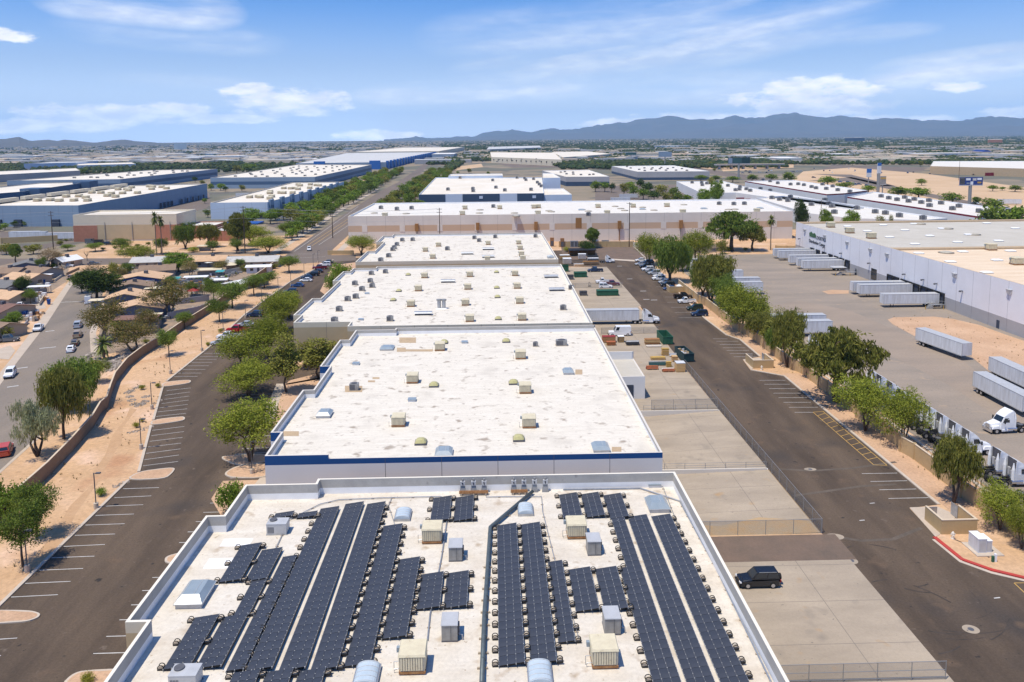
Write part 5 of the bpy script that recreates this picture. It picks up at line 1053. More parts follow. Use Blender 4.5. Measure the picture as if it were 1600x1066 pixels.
TL = [('verde0',391,722,624,110,'large yellow green palo verde beside the blue banded facade, shading the lot'),('verde1',388,620,566,92,'broad palo verde behind the large one in the lot'),
('verde0',384,578,518,92,'palo verde in the dense green belt beside the white parked pickups'),('verde1',420,560,490,72,'palo verde crown over the red pickup'),('verde0',437,520,458,62,'palo verde at the far end of the dense belt, beside the tan corner'),('verde1',452,498,452,46,'small palo verde squeezed against the tan parapet corner'),
('ash',448,613,517,44,'tall upright ash with yellowish leaves on the gravel bed'),('ash',498,590,526,46,'upright ash before the dark office glazing'),('ash',522,578,532,36,'small upright ash beside the blue band return wall'),('ash',478,574,534,36,'ash sapling between two larger ones before the tan wall'),
('mesq0',36,886,786,76,'round mesquite nearest the front of the desert strip, beside the lamp'),('mesq1',58,840,752,64,'mesquite just behind the front one on the desert strip'),('bush',-4,800,738,34,'bright shrub crown cut by the frame at the wall foot'),
('mesq0',264,556,512,34,'small mesquite by the kink of the brown wall'),('mesq1',289,514,486,28,'small mesquite beyond the wall kink, beside the wall'),('mesq0',343,503,466,38,'mesquite on the desert strip across from the red pickup'),('mesq1',363,481,440,52,'large mesquite by the wall beyond the red pickup'),('mesq0',334,470,438,30,'mesquite behind the large one, overhanging the brown wall'),
('mesq1',397,462,429,38,'mesquite on the strip before the first blue parked car'),('mesq0',413,450,424,42,'mesquite between two lamps on the far desert strip'),('mesq1',452,426,399,38,'spreading mesquite at the far end of the desert strip'),('bushd',428,420,411,16,'shrub below the far mesquite beside the wall'),
('grey',59,713,612,76,'grey leaved acacia with several bare stems beside the orange red car'),('willow0',100,686,562,66,'weeping olive acacia leaning over the street'),('willow1',121,640,548,78,'dark green weeping acacia behind the olive one'),('verde1',152,598,560,36,'small bright tree in front of the brown wall curve'),
('bush',20,812,752,70,'wide green shrub at the foot of the brown wall, front corner'),
('darkf',152,470,418,70,'dark spreading tree at the bend of the street'),('brown',146,455,408,56,'dry brown tree top behind the dark street tree'),('sparse',162,532,464,80,'large olive and brown tree by the grey car in the street'),('sparse',208,549,497,82,'browning tree over the white rubble heap'),('sparse',264,494,434,80,'tall browning tree behind the tan gabled house'),('sparse',232,520,478,40,'browning tree beside the lit yard wall'),
('fanpalm',163,562,524,32,'fan palm by the rubble heap'),('darkf',35,458,431,27,'dark round tree in the side yard beside the boat'),('ficus',19,516,488,32,'round green tree before the house with blue bins'),('bushy',8,530,507,30,'yellow green shrub beside the dark pickup'),
('brown',79,418,383,40,'brown dry crowned tree between two gabled roofs'),('euc1',25,411,380,22,'dark upright tree near the frame edge beyond the roofs'),('far3',52,397,382,25,'small tree on the sandy verge beside the dark upright one'),('far3',10,398,380,22,'small tree at the frame edge on the sandy verge'),('mesq0',106,392,381,23,'small tree on the sandy verge behind the cream house'),('mesq1',149,393,379,28,'small tree in front of the dark parked cars'),('mesq1',191,398,371,30,'olive tree in front of the tan hall'),
('verde1',217,412,382,54,'wide yellow green tree behind the grey roofed house'),('ficus',279,425,394,45,'dense bright green tree behind the teal awning'),('sparse',298,432,405,28,'browning tree beside the dense bright one'),('mesq1',252,397,371,26,'olive tree between the two palms'),('bushy',178,432,407,19,'yellow green round tree before the camper'),('bare',136,408,390,12,'leafless grey tree at the bend of the street'),
('palm',245,399,330,15,'taller of the two palms in front of the tan hall'),('palm',253.5,399,336,15,'shorter of the two palms in front of the tan hall'),
('willow1',290,389,342,34,'weeping tree at the corner of the tan hall'),('willow0',325,387,346,34,'weeping tree in front of the brick wing'),('euc0',372,392,332,34,'tall eucalyptus beside the wooden power pole'),('verde1',420,396,368,58,'very wide yellow green tree at the junction corner'),('mesq0',370,396,371,22,'small tree left of the wide corner tree'),('verde0',393,383,352,60,'broad tree behind the wide corner tree'),('mesq1',332,396,375,22,'low tree by the pale utility box'),('bushy',302,394,385,22,'yellowish shrub on the verge by the tan hall'),
('mesq0',447,372,345,30,'street tree at the junction by the road, first of the row'),('mesq1',467,364,342,20,'second street tree from the junction'),('mesq0',482,354,335,18,'third street tree from the junction'),('ficus',431,345,326,30,'round tree at the corner of the pale blue office warehouse'),('ficus',395,350,325,34,'round tree before the pale blue warehouse front'),('ficus',505,333,313,28,'dense round tree beside the blue fins'),
('bush',362,800,748,56,'bright green bush squeezed against the cream parapet of the solar warehouse'),('verde1',565,398,366,44,'bright spreading bush at the corner of the last roof'),('ficus',584,378,354,14,'first of two small round trees beyond the last roof'),('ficus',598,378,354,13,'second of two small round trees beyond the last roof'),('bush',532,440,408,40,'bright green hedge shrub beside the tan rooftop corner'),('bush',518,455,424,26,'bright green shrub in front of the hedge shrub'),
('willow1',1047,441,358,58,'large dark weeping tree behind the parked cars by the wall'),('verde0',1013,414,364,44,'bright palo verde at the far end of the parked cars'),('verde1',1088,412,358,56,'yellow green tree behind the weeping one'),('willow0',1112,476,388,66,'tall olive drooping tree above the white pickup'),('willow1',1098,462,408,44,'green drooping tree behind the tall olive one'),
('euc1',1143,392,328,68,'tallest dark tree in front of the banded warehouse'),('euc0',1176,392,350,38,'olive tree beside the palm before the banded warehouse'),('bushd',1128,397,371,22,'shrubby tree below the tallest dark tree'),('palm',1204,391,336,17,'solitary palm in front of the banded warehouse'),('bushd',1137,393,385,13,'round shrub on the red bank beside the palm'),('bushd',1165,392,386,9,'little shrub under the dark trees on the red bank'),('euc1',1246,385,360,8,'slim tree at the corner of the lavender building'),
('verde0',1157,518,446,84,'broad bright palo verde leaning over the wall by the dark cars'),('willow0',1187,537,484,48,'weeping light green tree before the trash enclosure'),('willow0',1230,574,474,52,'tall narrow weeping tree beside the trash enclosure'),('willow1',1212,556,505,32,'young tree between the two weeping trees'),('euc0',1308,628,514,112,'big olive eucalyptus hiding the parked tractors'),
('verde1',1352,674,588,84,'bright palo verde with a leaning trunk over the hatched bay'),('verde0',1411,698,608,76,'bright palo verde next to the row of truck cabs'),('willow0',1490,785,672,68,'weeping tree with a bare trunk by the tan wall'),('verde1',1562,828,756,70,'low palo verde behind the white transformer'),('verde0',1176,522,462,58,'second palo verde crown overlapping the leaning one by the wall'),('verde0',1596,858,788,52,'small palo verde at the frame edge beside the transformer'),
('willow1',1066,424,372,34,'drooping tree between the weeping one and the yellow green one'),('willow1',1140,496,428,42,'drooping tree crowded between the tall olive tree and the palo verde'),('ash',1203,546,498,26,'slender tree among the weeping ones by the trash enclosure'),('mesq0',1126,486,424,40,'small tree under the tall olive drooping tree'),('ash',1262,590,536,26,'slender tree between the enclosure and the big eucalyptus'),('mesq1',128,458,424,34,'mesquite on the street side of the dark bend tree'),('sparse',190,440,414,24,'browning treetop between the yellow green tree and the tan gable'),('mesq0',300,462,440,26,'green tree in the back yard beside the red umbrella'),('sparse',345,428,404,28,'browning tree between the gazebo and the canopy'),('bushd',352,412,400,20,'olive shrub before the long pale roof'),('bushd',385,424,412,22,'olive shrub by the white shed'),('mesq1',200,432,410,22,'small green tree behind the blue gable'),('ficus',726,374,337,26,'round tree before the banded warehouse, behind the last roof'),('ash',748,370,352,12,'small bright tree before the banded warehouse beside the round one'),('ash',769,370,354,12,'second small bright tree before the banded warehouse'),('ash',803,370,354,13,'small bright tree before the third scupper panel'),('euc1',925,388,355,24,'tree by the utility yard of the banded warehouse'),('darkf',917,397,376,28,'dark low tree behind the black shelter'),('bushy',886,394,385,14,'yellow green shrub at the corner by the shelter'),
('ficus',1120,322,283,22,'round tree among the red bayed units'),('ficus',1102,320,295,26,'low tree in front of the red bayed units'),('darkf',1251,366,311,24,'dark tree in front of the stepped red bay unit'),('ficus',1291,370,326,22,'yellow green tree beside the wooden pole'),('ficus',1329,371,328,27,'round tree before the white unit behind the lavender roof'),('ash',1374,371,336,17,'low tree behind the lavender roof'),('ash',1391,371,335,9,'slim tree behind the lavender roof')]
for a in TL: tree(*a)
for i, (x, y, yt, w_) in enumerate(((1556,372,319,62),(1588,372,315,44),(1403,309,291,34),(1435,312,290,38),(1488,318,301,38),(1525,322,305,16),(1552,330,309,36),(1293,292,273,28),(1318,296,284,32),(1357,302,288,24),(1440,290,279,17),(1551,299,288,15),(1586,300,289,22),(1566,298,291,10),(1232,286,268,24),(1205,284,270,20),(1175,284,272,20),(1145,285,274,22),(1118,283,274,18),(1095,283,272,20))):
    tree('far%d' % (i % 2), x, y, yt, w_, ('green tree standing between the white units and the motorway' if i not in (10,11,12,13) else 'small tree on the bare desert bank of the motorway'), 'trees by the motorway' if i not in (10,11,12,13) else 'trees on the desert bank')
for i, (x, y, yt, w_) in enumerate(((930,300,282,18),(945,300,282,18),(956,301,285,12),(975,304,286,18),(990,308,288,20),(1005,312,292,22),(1022,316,296,24),(1040,318,300,22),(1058,318,300,22),(1072,318,302,18),(1012,304,284,20),(1032,306,288,22),(1052,310,292,20),(985,296,282,16),(1000,298,278,14),(1111,300,276,12),(1126,299,280,10))):
    tree('far%d' % (i % 4), x, y, yt, w_, 'round tree in the grove between the grey warehouses and the banded roof', 'grove behind the banded roof')
# street trees along the main road, both verges
rr = random.Random(12); n_ = 0
for k in range(58):
    Y = 400+k*13.5+rr.uniform(-5,5); xl = -93-(Y-345)*0.040
    for X in (xl-8-rr.uniform(0,6), xl-18-rr.uniform(0,8), xl-30-rr.uniform(0,10)) if k > 5 else (xl-9,):
        if rr.random() < 0.12: continue
        if X > -149 and X < -142 and Y > 500: X = -140
        pr, hn, wn = TREES['st%d' % rr.choice((0,0,1,1,3))]; s = rr.uniform(.75,1.2)
        s *= 1.35; pr((X,Y,0), rr.uniform(0,6), 'round green street tree in the belt beside the main road, warehouse side', 'street trees on the warehouse side', (s*1.05,s*1.05,s))
    if Y > 485:
        xr = -84-(Y-345)*0.018
        for X in (xr+7+rr.uniform(0,5), xr+17+rr.uniform(0,8), xr+29+rr.uniform(0,9)):
            if rr.random() < 0.15 or (X > -58 and 560 < Y < 830): continue
            pr, hn, wn = TREES['st%d' % rr.choice((0,1,3))]; s = rr.uniform(1.0,1.5); pr((X,Y,0), rr.uniform(0,6), 'round green street tree in the belt beside the main road, white building side', 'street trees on the white building side', (s*1.05,s*1.05,s))
for lab, grp, pts in (('green tree in the planting around the blue and slate warehouses','trees among the slate warehouses',((0,362,10),(8,360,14),(22,356,12),(43,352,16),(330,298,12),(345,298,14),(352,300,10),(378,299,11),(325,340,14),(200,289,12),(143,297,12),(75,275,12),(130,274,12),(190,264,9),(245,262,9),(370,271,14),(385,270,16),(395,266,12),(320,275,11),(316,290,9),(40,354,10),(320,318,10),(305,285,10))),
    ('green tree beside the slate panelled building','trees by the slate panelled building',((632,306,20),(618,312,18),(645,300,18),(610,318,16),(650,290,16),(660,284,14),(672,280,12),(700,276,12),(690,284,10))),
    ('small bush on the sandy verges by the cross street','bushes on the sandy verges',((17,393,8),(40,388,9),(58,386,10),(94,383,14),(161,391,9),(180,389,9),(215,386,10),(232,383,10),(103,377,8)))):
    for i, (x, y, w_) in enumerate(pts):
        k = 'bushd' if 'bush' in grp else 'far%d' % (i % 4); tree(k, x, y, y-w_*(0.55 if 'bush' in grp else .95), w_, lab, grp)
for i, (k, x, y, w_, lab) in enumerate((('bushy',222,606,12,'yellow green shrub by the lamp near the rock basin'),('bushy',247,603,11,'yellowish shrub next to the rock basin'),('bushy',213,665,13,'yellowish shrub by the second lamp'),('bushy',222,657,10,'small shrub beside the lamp shrub'),('bush',158,770,20,'green shrub by the lamp at the lot edge'),('bushd',89,668,9,'little shrub beneath the weeping trees'),('bushd',70,686,7,'tiny dry shrub beneath the weeping trees'),('bushd',267,580,6,'tiny shrub at a lamp foot on the strip'),('bushy',345,517,10,'shrub beside the white parked pickup'),('bushy',325,538,9,'shrub by the parked silver car'),('bushy',137,1062,26,'yellowish shrub at the frame corner of the planter'),('bushd',1530,420,6,'weed clump on the yard dirt'))):
    tree(k, x, y+w_*.25, y-w_*.45, w_, lab)

YARD = [(178,447),(192,474),(184,500),(213,452),(233,446),(252,447),(268,452),(283,452),(312,440),(326,450),(350,435),(366,430),(376,420),(340,416),(314,417),(246,510),(228,536),(190,528),(182,518),(176,505),(84,418),(92,412),(72,440),(58,452),(48,475),(24,505),(30,470),(64,425),(18,520),(340,448),(318,462),(300,473)]
ry = random.Random(41)
for i, (x, y) in enumerate(YARD):
    if i % 3 == 0: tree(ry.choice(('mesq0','mesq1','sparse')), x, y, y-ry.uniform(16,24), ry.uniform(16,24), 'small green or browning yard tree squeezed between the street houses', 'small yard trees')
    else: tree(ry.choice(('bushd','bush','bushy')), x, y, y-ry.uniform(5,9), ry.uniform(9,16), 'low yard shrub between the street houses and their sheds', 'yard shrubs')
b = MB(); rw = random.Random(52)
def tuft(x, y, s):
    for _ in range(7):
        a = rw.uniform(0,6.28); d = Vector((math.cos(a)*.6,math.sin(a)*.6,rw.uniform(.5,1.1)))*s; q = Vector((x,y,0)); u = Vector((-math.sin(a),math.cos(a),0))*s*.16; b.face([q-u,q+u,q+d+u*.3,q+d-u*.3])
for _ in range(420):
    k = rw.random()
    if k < .5: y_ = rw.uniform(70,230); x_ = -57-(y_-70)*.10-rw.uniform(0,13) if y_ > 120 else rw.uniform(-70,-57)
    elif k < .75: y_ = rw.uniform(96,250); x_ = rw.uniform(63,71)
    else: y_ = rw.uniform(160,215); x_ = rw.uniform(108,132)
    tuft(x_, y_, rw.uniform(.12,.4))
tag(b.build('dry_weeds', LF['dry']), kind='stuff')
# ------------------------------------------------------------------ vehicles (front towards +x)
def wheel(t, x, y, r=0.34, wd=0.24, detail=True):
    s = 1 if y > 0 else -1; b = MB(); b.tube([(x,y-s*wd,r),(x,y,r)], r, 16); o = b.build('wheel', m['rubber'], t)
    if detail: b = MB(); b.tube([(x,y-s*.02,r),(x,y+s*.012,r)], r*.62, 12); b.build('rim', m['rim'], o)
def slab(b, pts, ins, z0s, z1s, m_=0): pass
def oct_(x0, x1, w_, c): return [(x0+c,-w_),(x1-c,-w_),(x1,-w_+c),(x1,w_-c),(x1-c,w_),(x0+c,w_),(x0,w_-c),(x0,-w_+c)]
def mkcar(kind, color):
    nm = {'sedan':'parked_car','suv':'parked_suv','pickup':'pickup_truck','cabpick':'pickup_truck','van':'cargo_van'}[kind]
    t = thing(nm, '', {'sedan':'car','suv':'suv','pickup':'pickup truck','cabpick':'pickup truck','van':'van'}[kind]); C = PAINT[color]
    L_, W_2, Hh, belt = {'sedan':(4.7,0.9,1.45,0.92),'suv':(4.8,0.96,1.8,1.08),'pickup':(5.9,1.0,1.9,1.12),'cabpick':(5.5,1.0,1.85,1.1),'van':(5.9,1.02,2.5,1.3)}[kind]
    h = L_/2; hood = {'sedan':0.78,'suv':0.98,'pickup':1.05,'cabpick':1.03,'van':1.12}[kind]
    gb = {'sedan':(-1.75,1.05,-1.2,0.25),'suv':(-2.3,1.0,-2.1,0.3),'pickup':(-0.75,1.55,-0.6,0.9),'cabpick':(-0.2,1.4,-0.05,0.8),'van':(-2.9,1.6,-2.86,1.0)}[kind]
    b = MB(); lo = oct_(-h,h,W_2,.22); hi = oct_(-h+.06,h-.12,W_2-.07,.2)
    zt = lambda x: hood if x > gb[1]-.1 else (belt if kind != 'sedan' or x > gb[0]-.1 else .88)
    if kind in ('pickup','cabpick'):
        xb = gb[0]
        b.hexa([(x,y,.32) for x,y in oct_(xb,h,W_2,.2)], [(x,y,hood-(.1 if x > h-.4 else 0) if x > gb[1]-.1 else belt) for x,y in oct_(xb,h-.1,W_2-.06,.18)])
        b.box(-h,xb,-W_2,W_2,.42,.72); b.box(-h,xb,-W_2,-W_2+.1,.72,belt-.02); b.box(-h,xb,W_2-.1,W_2,.72,belt-.02); b.box(-h,-h+.1,-W_2+.1,W_2-.1,.72,belt-.02); b.box(-h+.1,xb,-W_2+.1,W_2-.1,.721,.74,1)
    else: 
        b.hexa([(x,y,.3) for x,y in lo], [(x,y,zt(x)-(.12 if abs(x) > h-.5 and kind != 'van' else 0)) for x,y in hi])
        if gb[1] < h-.3: b.hexa([(gb[1]-.05,-W_2+.1,hood-.05),(h-.35,-W_2+.14,hood-.14),(h-.35,W_2-.14,hood-.14),(gb[1]-.05,W_2-.1,hood-.05)],[(gb[1]-.05,-W_2+.16,hood+.07),(h-.5,-W_2+.25,hood-.03),(h-.5,W_2-.25,hood-.03),(gb[1]-.05,W_2-.16,hood+.07)])
    w0, w1 = W_2-.09, W_2-(.24 if kind != 'van' else .14); z0, z1 = belt-.02, Hh
    B_ = [(gb[0],-w0,z0),(gb[1],-w0,z0),(gb[1],w0,z0),(gb[0],w0,z0)]; T_ = [(gb[2],-w1,z1),(gb[3],-w1,z1),(gb[3],w1,z1),(gb[2],w1,z1)]
    b.hexa(B_, T_); b.build('body', [C, m['plastic_black']], t)
    def glass(name, a, c, d, e, f0, f1, g0, g1, off):
        a, c, d, e = map(Vector, (a,c,d,e)); lerp2 = lambda u, v: (a.lerp(c,u)).lerp(e.lerp(d,u), v)
        n = (c-a).cross(e-a).normalized()*off; bb = MB(); bb.face([lerp2(f0,g0)+n, lerp2(f1,g0)+n, lerp2(f1,g1)+n, lerp2(f0,g1)+n]); bb.build(name, m['glass_dark'], t)
    glass('windshield', B_[1], B_[2], T_[2], T_[1], .06,.94,.1,.93,.012)
    if kind != 'van': glass('rear_window', B_[3], B_[0], T_[0], T_[3], .1,.9,.25,.9,.012)
    sp_ = (.04,.46) if kind in ('sedan','suv') else (.1,.92)
    if kind == 'van': sp_ = (.74,.93)
    for (f0, f1) in ([sp_, (.5,.95)] if kind in ('sedan','suv') else [sp_]):
        glass('side_window', B_[0], B_[1], T_[1], T_[0], f0,f1,.2,.9,.012); glass('side_window', B_[2], B_[3], T_[3], T_[2], 1-f1,1-f0,.2,.9,.012)
    for s in (-1,1):
        wheel(t, h-.95, s*(W_2+.01), .36 if kind != 'sedan' else .33); wheel(t, -h+.95, s*(W_2+.01), .36 if kind != 'sedan' else .33)
        MB().box(h-.22,h-.02,s*(W_2-.25)-.2,s*(W_2-.25)+.2,hood-.32,hood-.16).build('headlight', m['lamp_clear'], t)
        MB().box(-h-.012,-h+.1,s*(W_2-.16)-.12,s*(W_2-.16)+.12,belt-.35,belt-.12).build('taillight', m['lamp_red'], t)
    MB().box(h-.08,h+.06,-W_2+.1,W_2-.1,.32,.52).build('bumper', m['plastic_black'], t)
    if kind == 'suv' and color == 'black': b = MB(); b.tube([(-h-.02,0,.95),(-h-.24,0,.95)],.36,14); b.build('spare_wheel', m['rubber'], t); b = MB(); b.box(-1.9,0.1,-.72,-.66,Hh,Hh+.05); b.box(-1.9,.1,.66,.72,Hh,Hh+.05); b.build('roof_rail', m['metal_grey'], t)
    return Proto(t)
CARS = {}
def car(kind, color, x, y, rz, label, z=0.02, group=None):
    k = (kind, color)
    if k not in CARS: CARS[k] = mkcar(kind, color)
    p = P(x, y, z); return CARS[k]((p.x,p.y,z), rz, label, group)
PI = math.pi
car('suv','black',1184,913,PI,'black off-road wagon with a rear spare wheel standing alone on the concrete court', .035)
for a in (('suv','navy',1093,493.5,PI,'navy wagon parked nearest in the row under the palo verde'),('suv','green',1086,484.5,PI,'very dark green wagon second nearest in the row under the palo verde'),('cabpick','white',1073,473.5,PI,'white single cab pickup in the row by the tan wall'),('pickup','black',1067,466,0,'black pickup backed in beside the white single cab pickup'),
  ('sedan','blue',1047,453,PI,'blue sedan on the far side of the small trash enclosure'),('suv','black',1043,447.5,PI,'black wagon just beyond the blue sedan'),('sedan','silver',1039,442.5,PI,'silver sedan just beyond the black wagon'),('suv','white',1029,437.5,PI,'white wagon beyond the silver sedan'),('sedan','white',1030,433,PI,'white sedan half hidden behind the white wagon'),('suv','silver',1022,429,PI,'silver wagon in the middle of the far parked row'),('sedan','grey',1018,426,PI,'grey sedan in the middle of the far parked row'),('suv','white',1012,423,PI,'white wagon at the far third of the parked row'),('pickup','black',1011,418.5,PI,'black pickup under the weeping tree'),('sedan','silver',1001,414.5,PI,'silver sedan last but one of the far row'),('suv','black',1012,412.5,PI,'black wagon deep under the weeping tree'),('sedan','white',1001,408.5,PI,'white sedan at the very end of the far row'),
  ('suv','white',946,450,0,'white wagon in the court next to the green container'),('cabpick','white',943,442.5,PI,'white pickup behind the white wagon in the court'),('pickup','maroon',955,446,0,'maroon pickup between the two white vehicles in the court'),('pickup','navy',930,424.5,PI,'navy pickup with a box in its bed in the court'),('van','white',968,524,PI,'white cargo van in front of the long white trailer'),
  ('suv','navy',454,458.5,PI,'navy wagon nearest in the far left parking row'),('sedan','blue',465,448,PI,'blue sedan second in the far left parking row'),('sedan','white',478,440,PI,'white sedan third in the far left parking row'),('sedan','navy',479.5,435.5,PI,'navy sedan fourth in the far left parking row'),('suv','black',489,431,PI,'black wagon fifth in the far left parking row'),('sedan','black',496,426,PI,'black sedan sixth in the far left parking row'),('pickup','maroon',500,420.5,PI,'maroon pickup near the end of the far left parking row'),('suv','white',508,415.5,PI,'white wagon last but one in the far left parking row'),('sedan','black',512,411.5,PI,'black sedan at the end of the far left parking row'),
  ('sedan','silver',343,538.5,PI,'pale silver car nearest beside the green tree belt'),('pickup','white',357,529,PI,'white pickup between the silver car and the red pickup'),('pickup','red',371,518.5,PI,'bright red pickup beside the tree belt'),('sedan','silver',383.5,509.5,PI,'silver car just beyond the red pickup'),('suv','navy',399,494.5,PI,'navy wagon under the tree belt beyond the red pickup')): car(*a)
SD = math.atan2(123, -46)           # the street's direction
for a in (('suv','white',16,588,SD+PI,'white wagon driving towards the frame edge in the street'),('cabpick','white',60,516,SD+PI,'white pickup parked at the street kerb by the low wall'),('suv','tan',121.5,526,SD,'tan wagon third in line on the house side of the street'),('sedan','brown',117,539,SD,'brown sedan second in line on the house side of the street'),('sedan','white',111,548.5,SD,'white sedan first in line behind the weeping trees'),('suv','silver',122,511,SD,'silver wagon under the large olive tree'),('pickup','grey',10,534,0.3,'dark grey pickup on the driveway at the frame edge'),
  ('sedan','pink',109.5,436,SD+PI,'dusty pink sedan at the street bend'),('suv','white',105.5,417.5,0.3,'white wagon in the drive of the cream house'),('sedan','grey',146,413.5,0.4,'grey sedan at the cross street bend'),('sedan','white',31,480,SD+PI,'white sedan on the drive next to the maroon one'),('sedan','maroon',49,485,SD+PI,'maroon sedan on the drive by the blue bins'),('sedan','silver',83,432.5,0.3,'silver sedan beside the white shed'),('suv','orange_red',9,708,math.atan2(1,-.45),'orange red crossover parked at the sidewalk beside the grey acacia'),('suv','white',483,391.5,-1.35,'white wagon driving alone on the main road'),
  ('van','white',139,473,SD,'white van by the pale awning at the street'),('van','grey',143,380.5,0.1,'dark grey van beside the tan hall'),('van','black',157,382,0.1,'black van beside the tan hall'),('suv','black',170,383,0.1,'black wagon beside the tan hall')): car(*a)
for i, (x, y, c_) in enumerate(((436,345,'white'),(444,341,'silver'),(452,337,'navy'),(460,333,'white'),(470,328,'black'),(480,323,'silver'),(646,311,'red'),(640,314,'white'),(1082,308,'white'),(1093,312,'silver'),(1100,315,'white'),(1075,313,'black'))): car('sedan', c_, x, y, .3, {'white':'white','silver':'silver','navy':'navy','black':'black','red':'red'}[c_]+' car in the small lot '+('of the pale blue office warehouse' if i < 6 else 'by the slate panelled building' if i < 8 else 'before the red bayed units'), group=('cars at the blue warehouse','cars at the slate building','cars at the red bayed units')[0 if i < 6 else 1 if i < 8 else 2]+' '+c_)
rr = random.Random(31)
for i in range(34):
    u = rr.random(); x = 1268+u*330; y = (278+u*52+rr.uniform(-1.5,1.5)) if i % 2 else (266+u*5+rr.uniform(-3,4)); c_ = rr.choice(['white','silver','black','blue','navy'])
    car(rr.choice(['sedan','suv']), c_, x, y, -.55 if i % 2 else 1.2, c_+(' vehicle on the motorway lanes' if i % 2 else ' vehicle in the store car park beyond the desert bank'), .1, c_+(' vehicles on the motorway' if i % 2 else ' vehicles at the stores'))
for i in range(26):
    x = rr.uniform(1130,1260); y = rr.uniform(251,258) if i % 2 else rr.uniform(267,271); c_ = rr.choice(['white','silver','black','blue'])
    car(rr.choice(['sedan','suv','pickup'] if c_ != 'silver' and c_ != 'blue' else ['sedan']), c_, x, y, rr.choice([0,1.4]), c_+(' vehicle parked before the brown apartments' if i % 2 else ' vehicle on the road under the overpass'), .1, c_+(' vehicles at the apartments' if i % 2 else ' vehicles by the overpass'))
def big_wheel(t, x, y, r=.5, wd=.55):
    s = 1 if y > 0 else -1; b = MB(); b.tube([(x,y-s*wd,r),(x,y,r)], r, 18); o = b.build('wheel', m['rubber'], t)
    b = MB(); b.tube([(x,y-s*.03,r),(x,y+s*.015,r)], r*.56, 12, 0); b.build('rim', m['rim'], o)
def mktractor():
    t = thing('semi_tractor', '', 'truck'); W = PAINT['white']
    b = MB(); b.box(-3.9,3.0,-.45,-.3,.75,1.0); b.box(-3.9,3.0,.3,.45,.75,1.0)
    for x in (-3.8,-2.4,-1.0): b.box(x,x+.15,-.3,.3,.78,.98)
    b.build('chassis', m['plastic_black'], t)
    b = MB(); b.hexa([(1.5,-1.05,.75),(3.35,-.8,.75),(3.35,.8,.75),(1.5,1.05,.75)], [(1.5,-.88,2.05),(3.2,-.6,1.62),(3.2,.6,1.62),(1.5,.88,2.05)])
    for s in (-1,1): b.hexa([(1.75,s*.7,.95),(3.3,s*.7,.95),(3.3,s*1.2,.95),(1.75,s*1.2,.95)][::s], [(2.0,s*.7,1.5),(3.0,s*.7,1.45),(3.0,s*1.12,1.4),(2.0,s*1.15,1.45)][::s])
    b.build('hood', W, t)
    b = MB(); b.hexa([(-.55,-1.15,.75),(1.65,-1.1,.75),(1.65,1.1,.75),(-.55,1.15,.75)], [(-.55,-1.15,1.9),(1.6,-1.08,1.9),(1.6,1.08,1.9),(-.55,1.15,1.9)]); b.hexa([(-.55,-1.15,1.9),(1.6,-1.08,1.9),(1.6,1.08,1.9),(-.55,1.15,1.9)], [(-.55,-1.1,2.95),(1.0,-.98,2.9),(1.0,.98,2.9),(-.55,1.1,2.95)]); b.build('cab', W, t)
    b = MB(); b.face([(1.62,-.95,1.97),(1.62,.95,1.97),(1.06,.86,2.82),(1.06,-.86,2.82)]); b.build('windshield', m['glass_dark'], t)
    for s in (-1,1):
        b = MB(); b.face([(.1,s*1.145,1.98),(1.35,s*1.1,1.98),(.95,s*1.02,2.72),(.1,s*1.08,2.72)][::-s]); b.build('side_window', m['glass_dark'], t)
        b = MB(); b.tube([(-1.0,s*.95,.9),(-1.0,s*.95,2.6),(-1.0,s*.95,3.6)], [.26,.24,.06], 10); b.build('exhaust_stack', m['white_obj'], t)
        b = MB(); b.tube([(-1.3,s*.95,.78),(.4,s*.95,.78)], .33, 14); b.build('fuel_tank', m['chrome'], t)
        b = MB(); b.box(-.55,1.5,s*1.12-.08,s*1.12+.08,.45,.75); b.build('side_step', W, t)
        b = MB(); b.box(1.15,1.3,s*1.45-.1,s*1.45+.1,1.9,2.5); b.tube([(1.2,s*1.1,2.3),(1.2,s*1.45,2.3)],.03,5); b.build('mirror', m['plastic_black'], t)
        big_wheel(t, 2.45, s*1.18, .5, .3); big_wheel(t, -2.2, s*1.22); big_wheel(t, -3.5, s*1.22)
        b = MB(); b.box(3.1,3.36,s*.78-.18,s*.78+.18,1.1,1.35); b.build('headlight', m['lamp_clear'], t)
        b = MB(); b.hexa([(-.85,s*1.13-.03,1.0),(-.55,s*1.13-.03,1.0),(-.55,s*1.13+.03,1.0),(-.85,s*1.13+.03,1.0)], [(-.72,s*1.13-.03,3.9),(-.55,s*1.13-.03,3.92),(-.55,s*1.13+.03,3.92),(-.72,s*1.13+.03,3.9)]); b.build('side_fairing', W, t)
    b = MB(); a0 = [(1.1,-.98,2.9),(1.1,.98,2.9),(.35,.95,3.55),(.35,-.95,3.55)]; b.face(a0); b.face([(.35,-.95,3.55),(.35,.95,3.55),(-.6,1.05,3.98),(-.6,-1.05,3.98)])
    for s in (-1,1): b.face([(1.1,s*.98,2.9),(.35,s*.95,3.55),(-.6,s*1.05,3.98),(-.6,s*1.12,2.9)][::s])
    b.build('roof_fairing', W, t); b = MB(); b.face([(-.57,-1.05,1.2),(-.57,1.05,1.2),(-.57,1.03,3.9),(-.57,-1.03,3.9)][::-1]); b.build('cab_rear', m['metal_dark'], t)
    b = MB(); b.box(-.9,-.63,-.7,-.1,1.0,2.2); b.box(-.85,-.63,.1,.6,1.4,2.5); b.build('rear_equipment', m['metal_light'], t)
    b = MB(); cyl(b,-2.85,0,1.02,1.14,.5,16); b.build('fifth_wheel', m['metal_dark'], t)
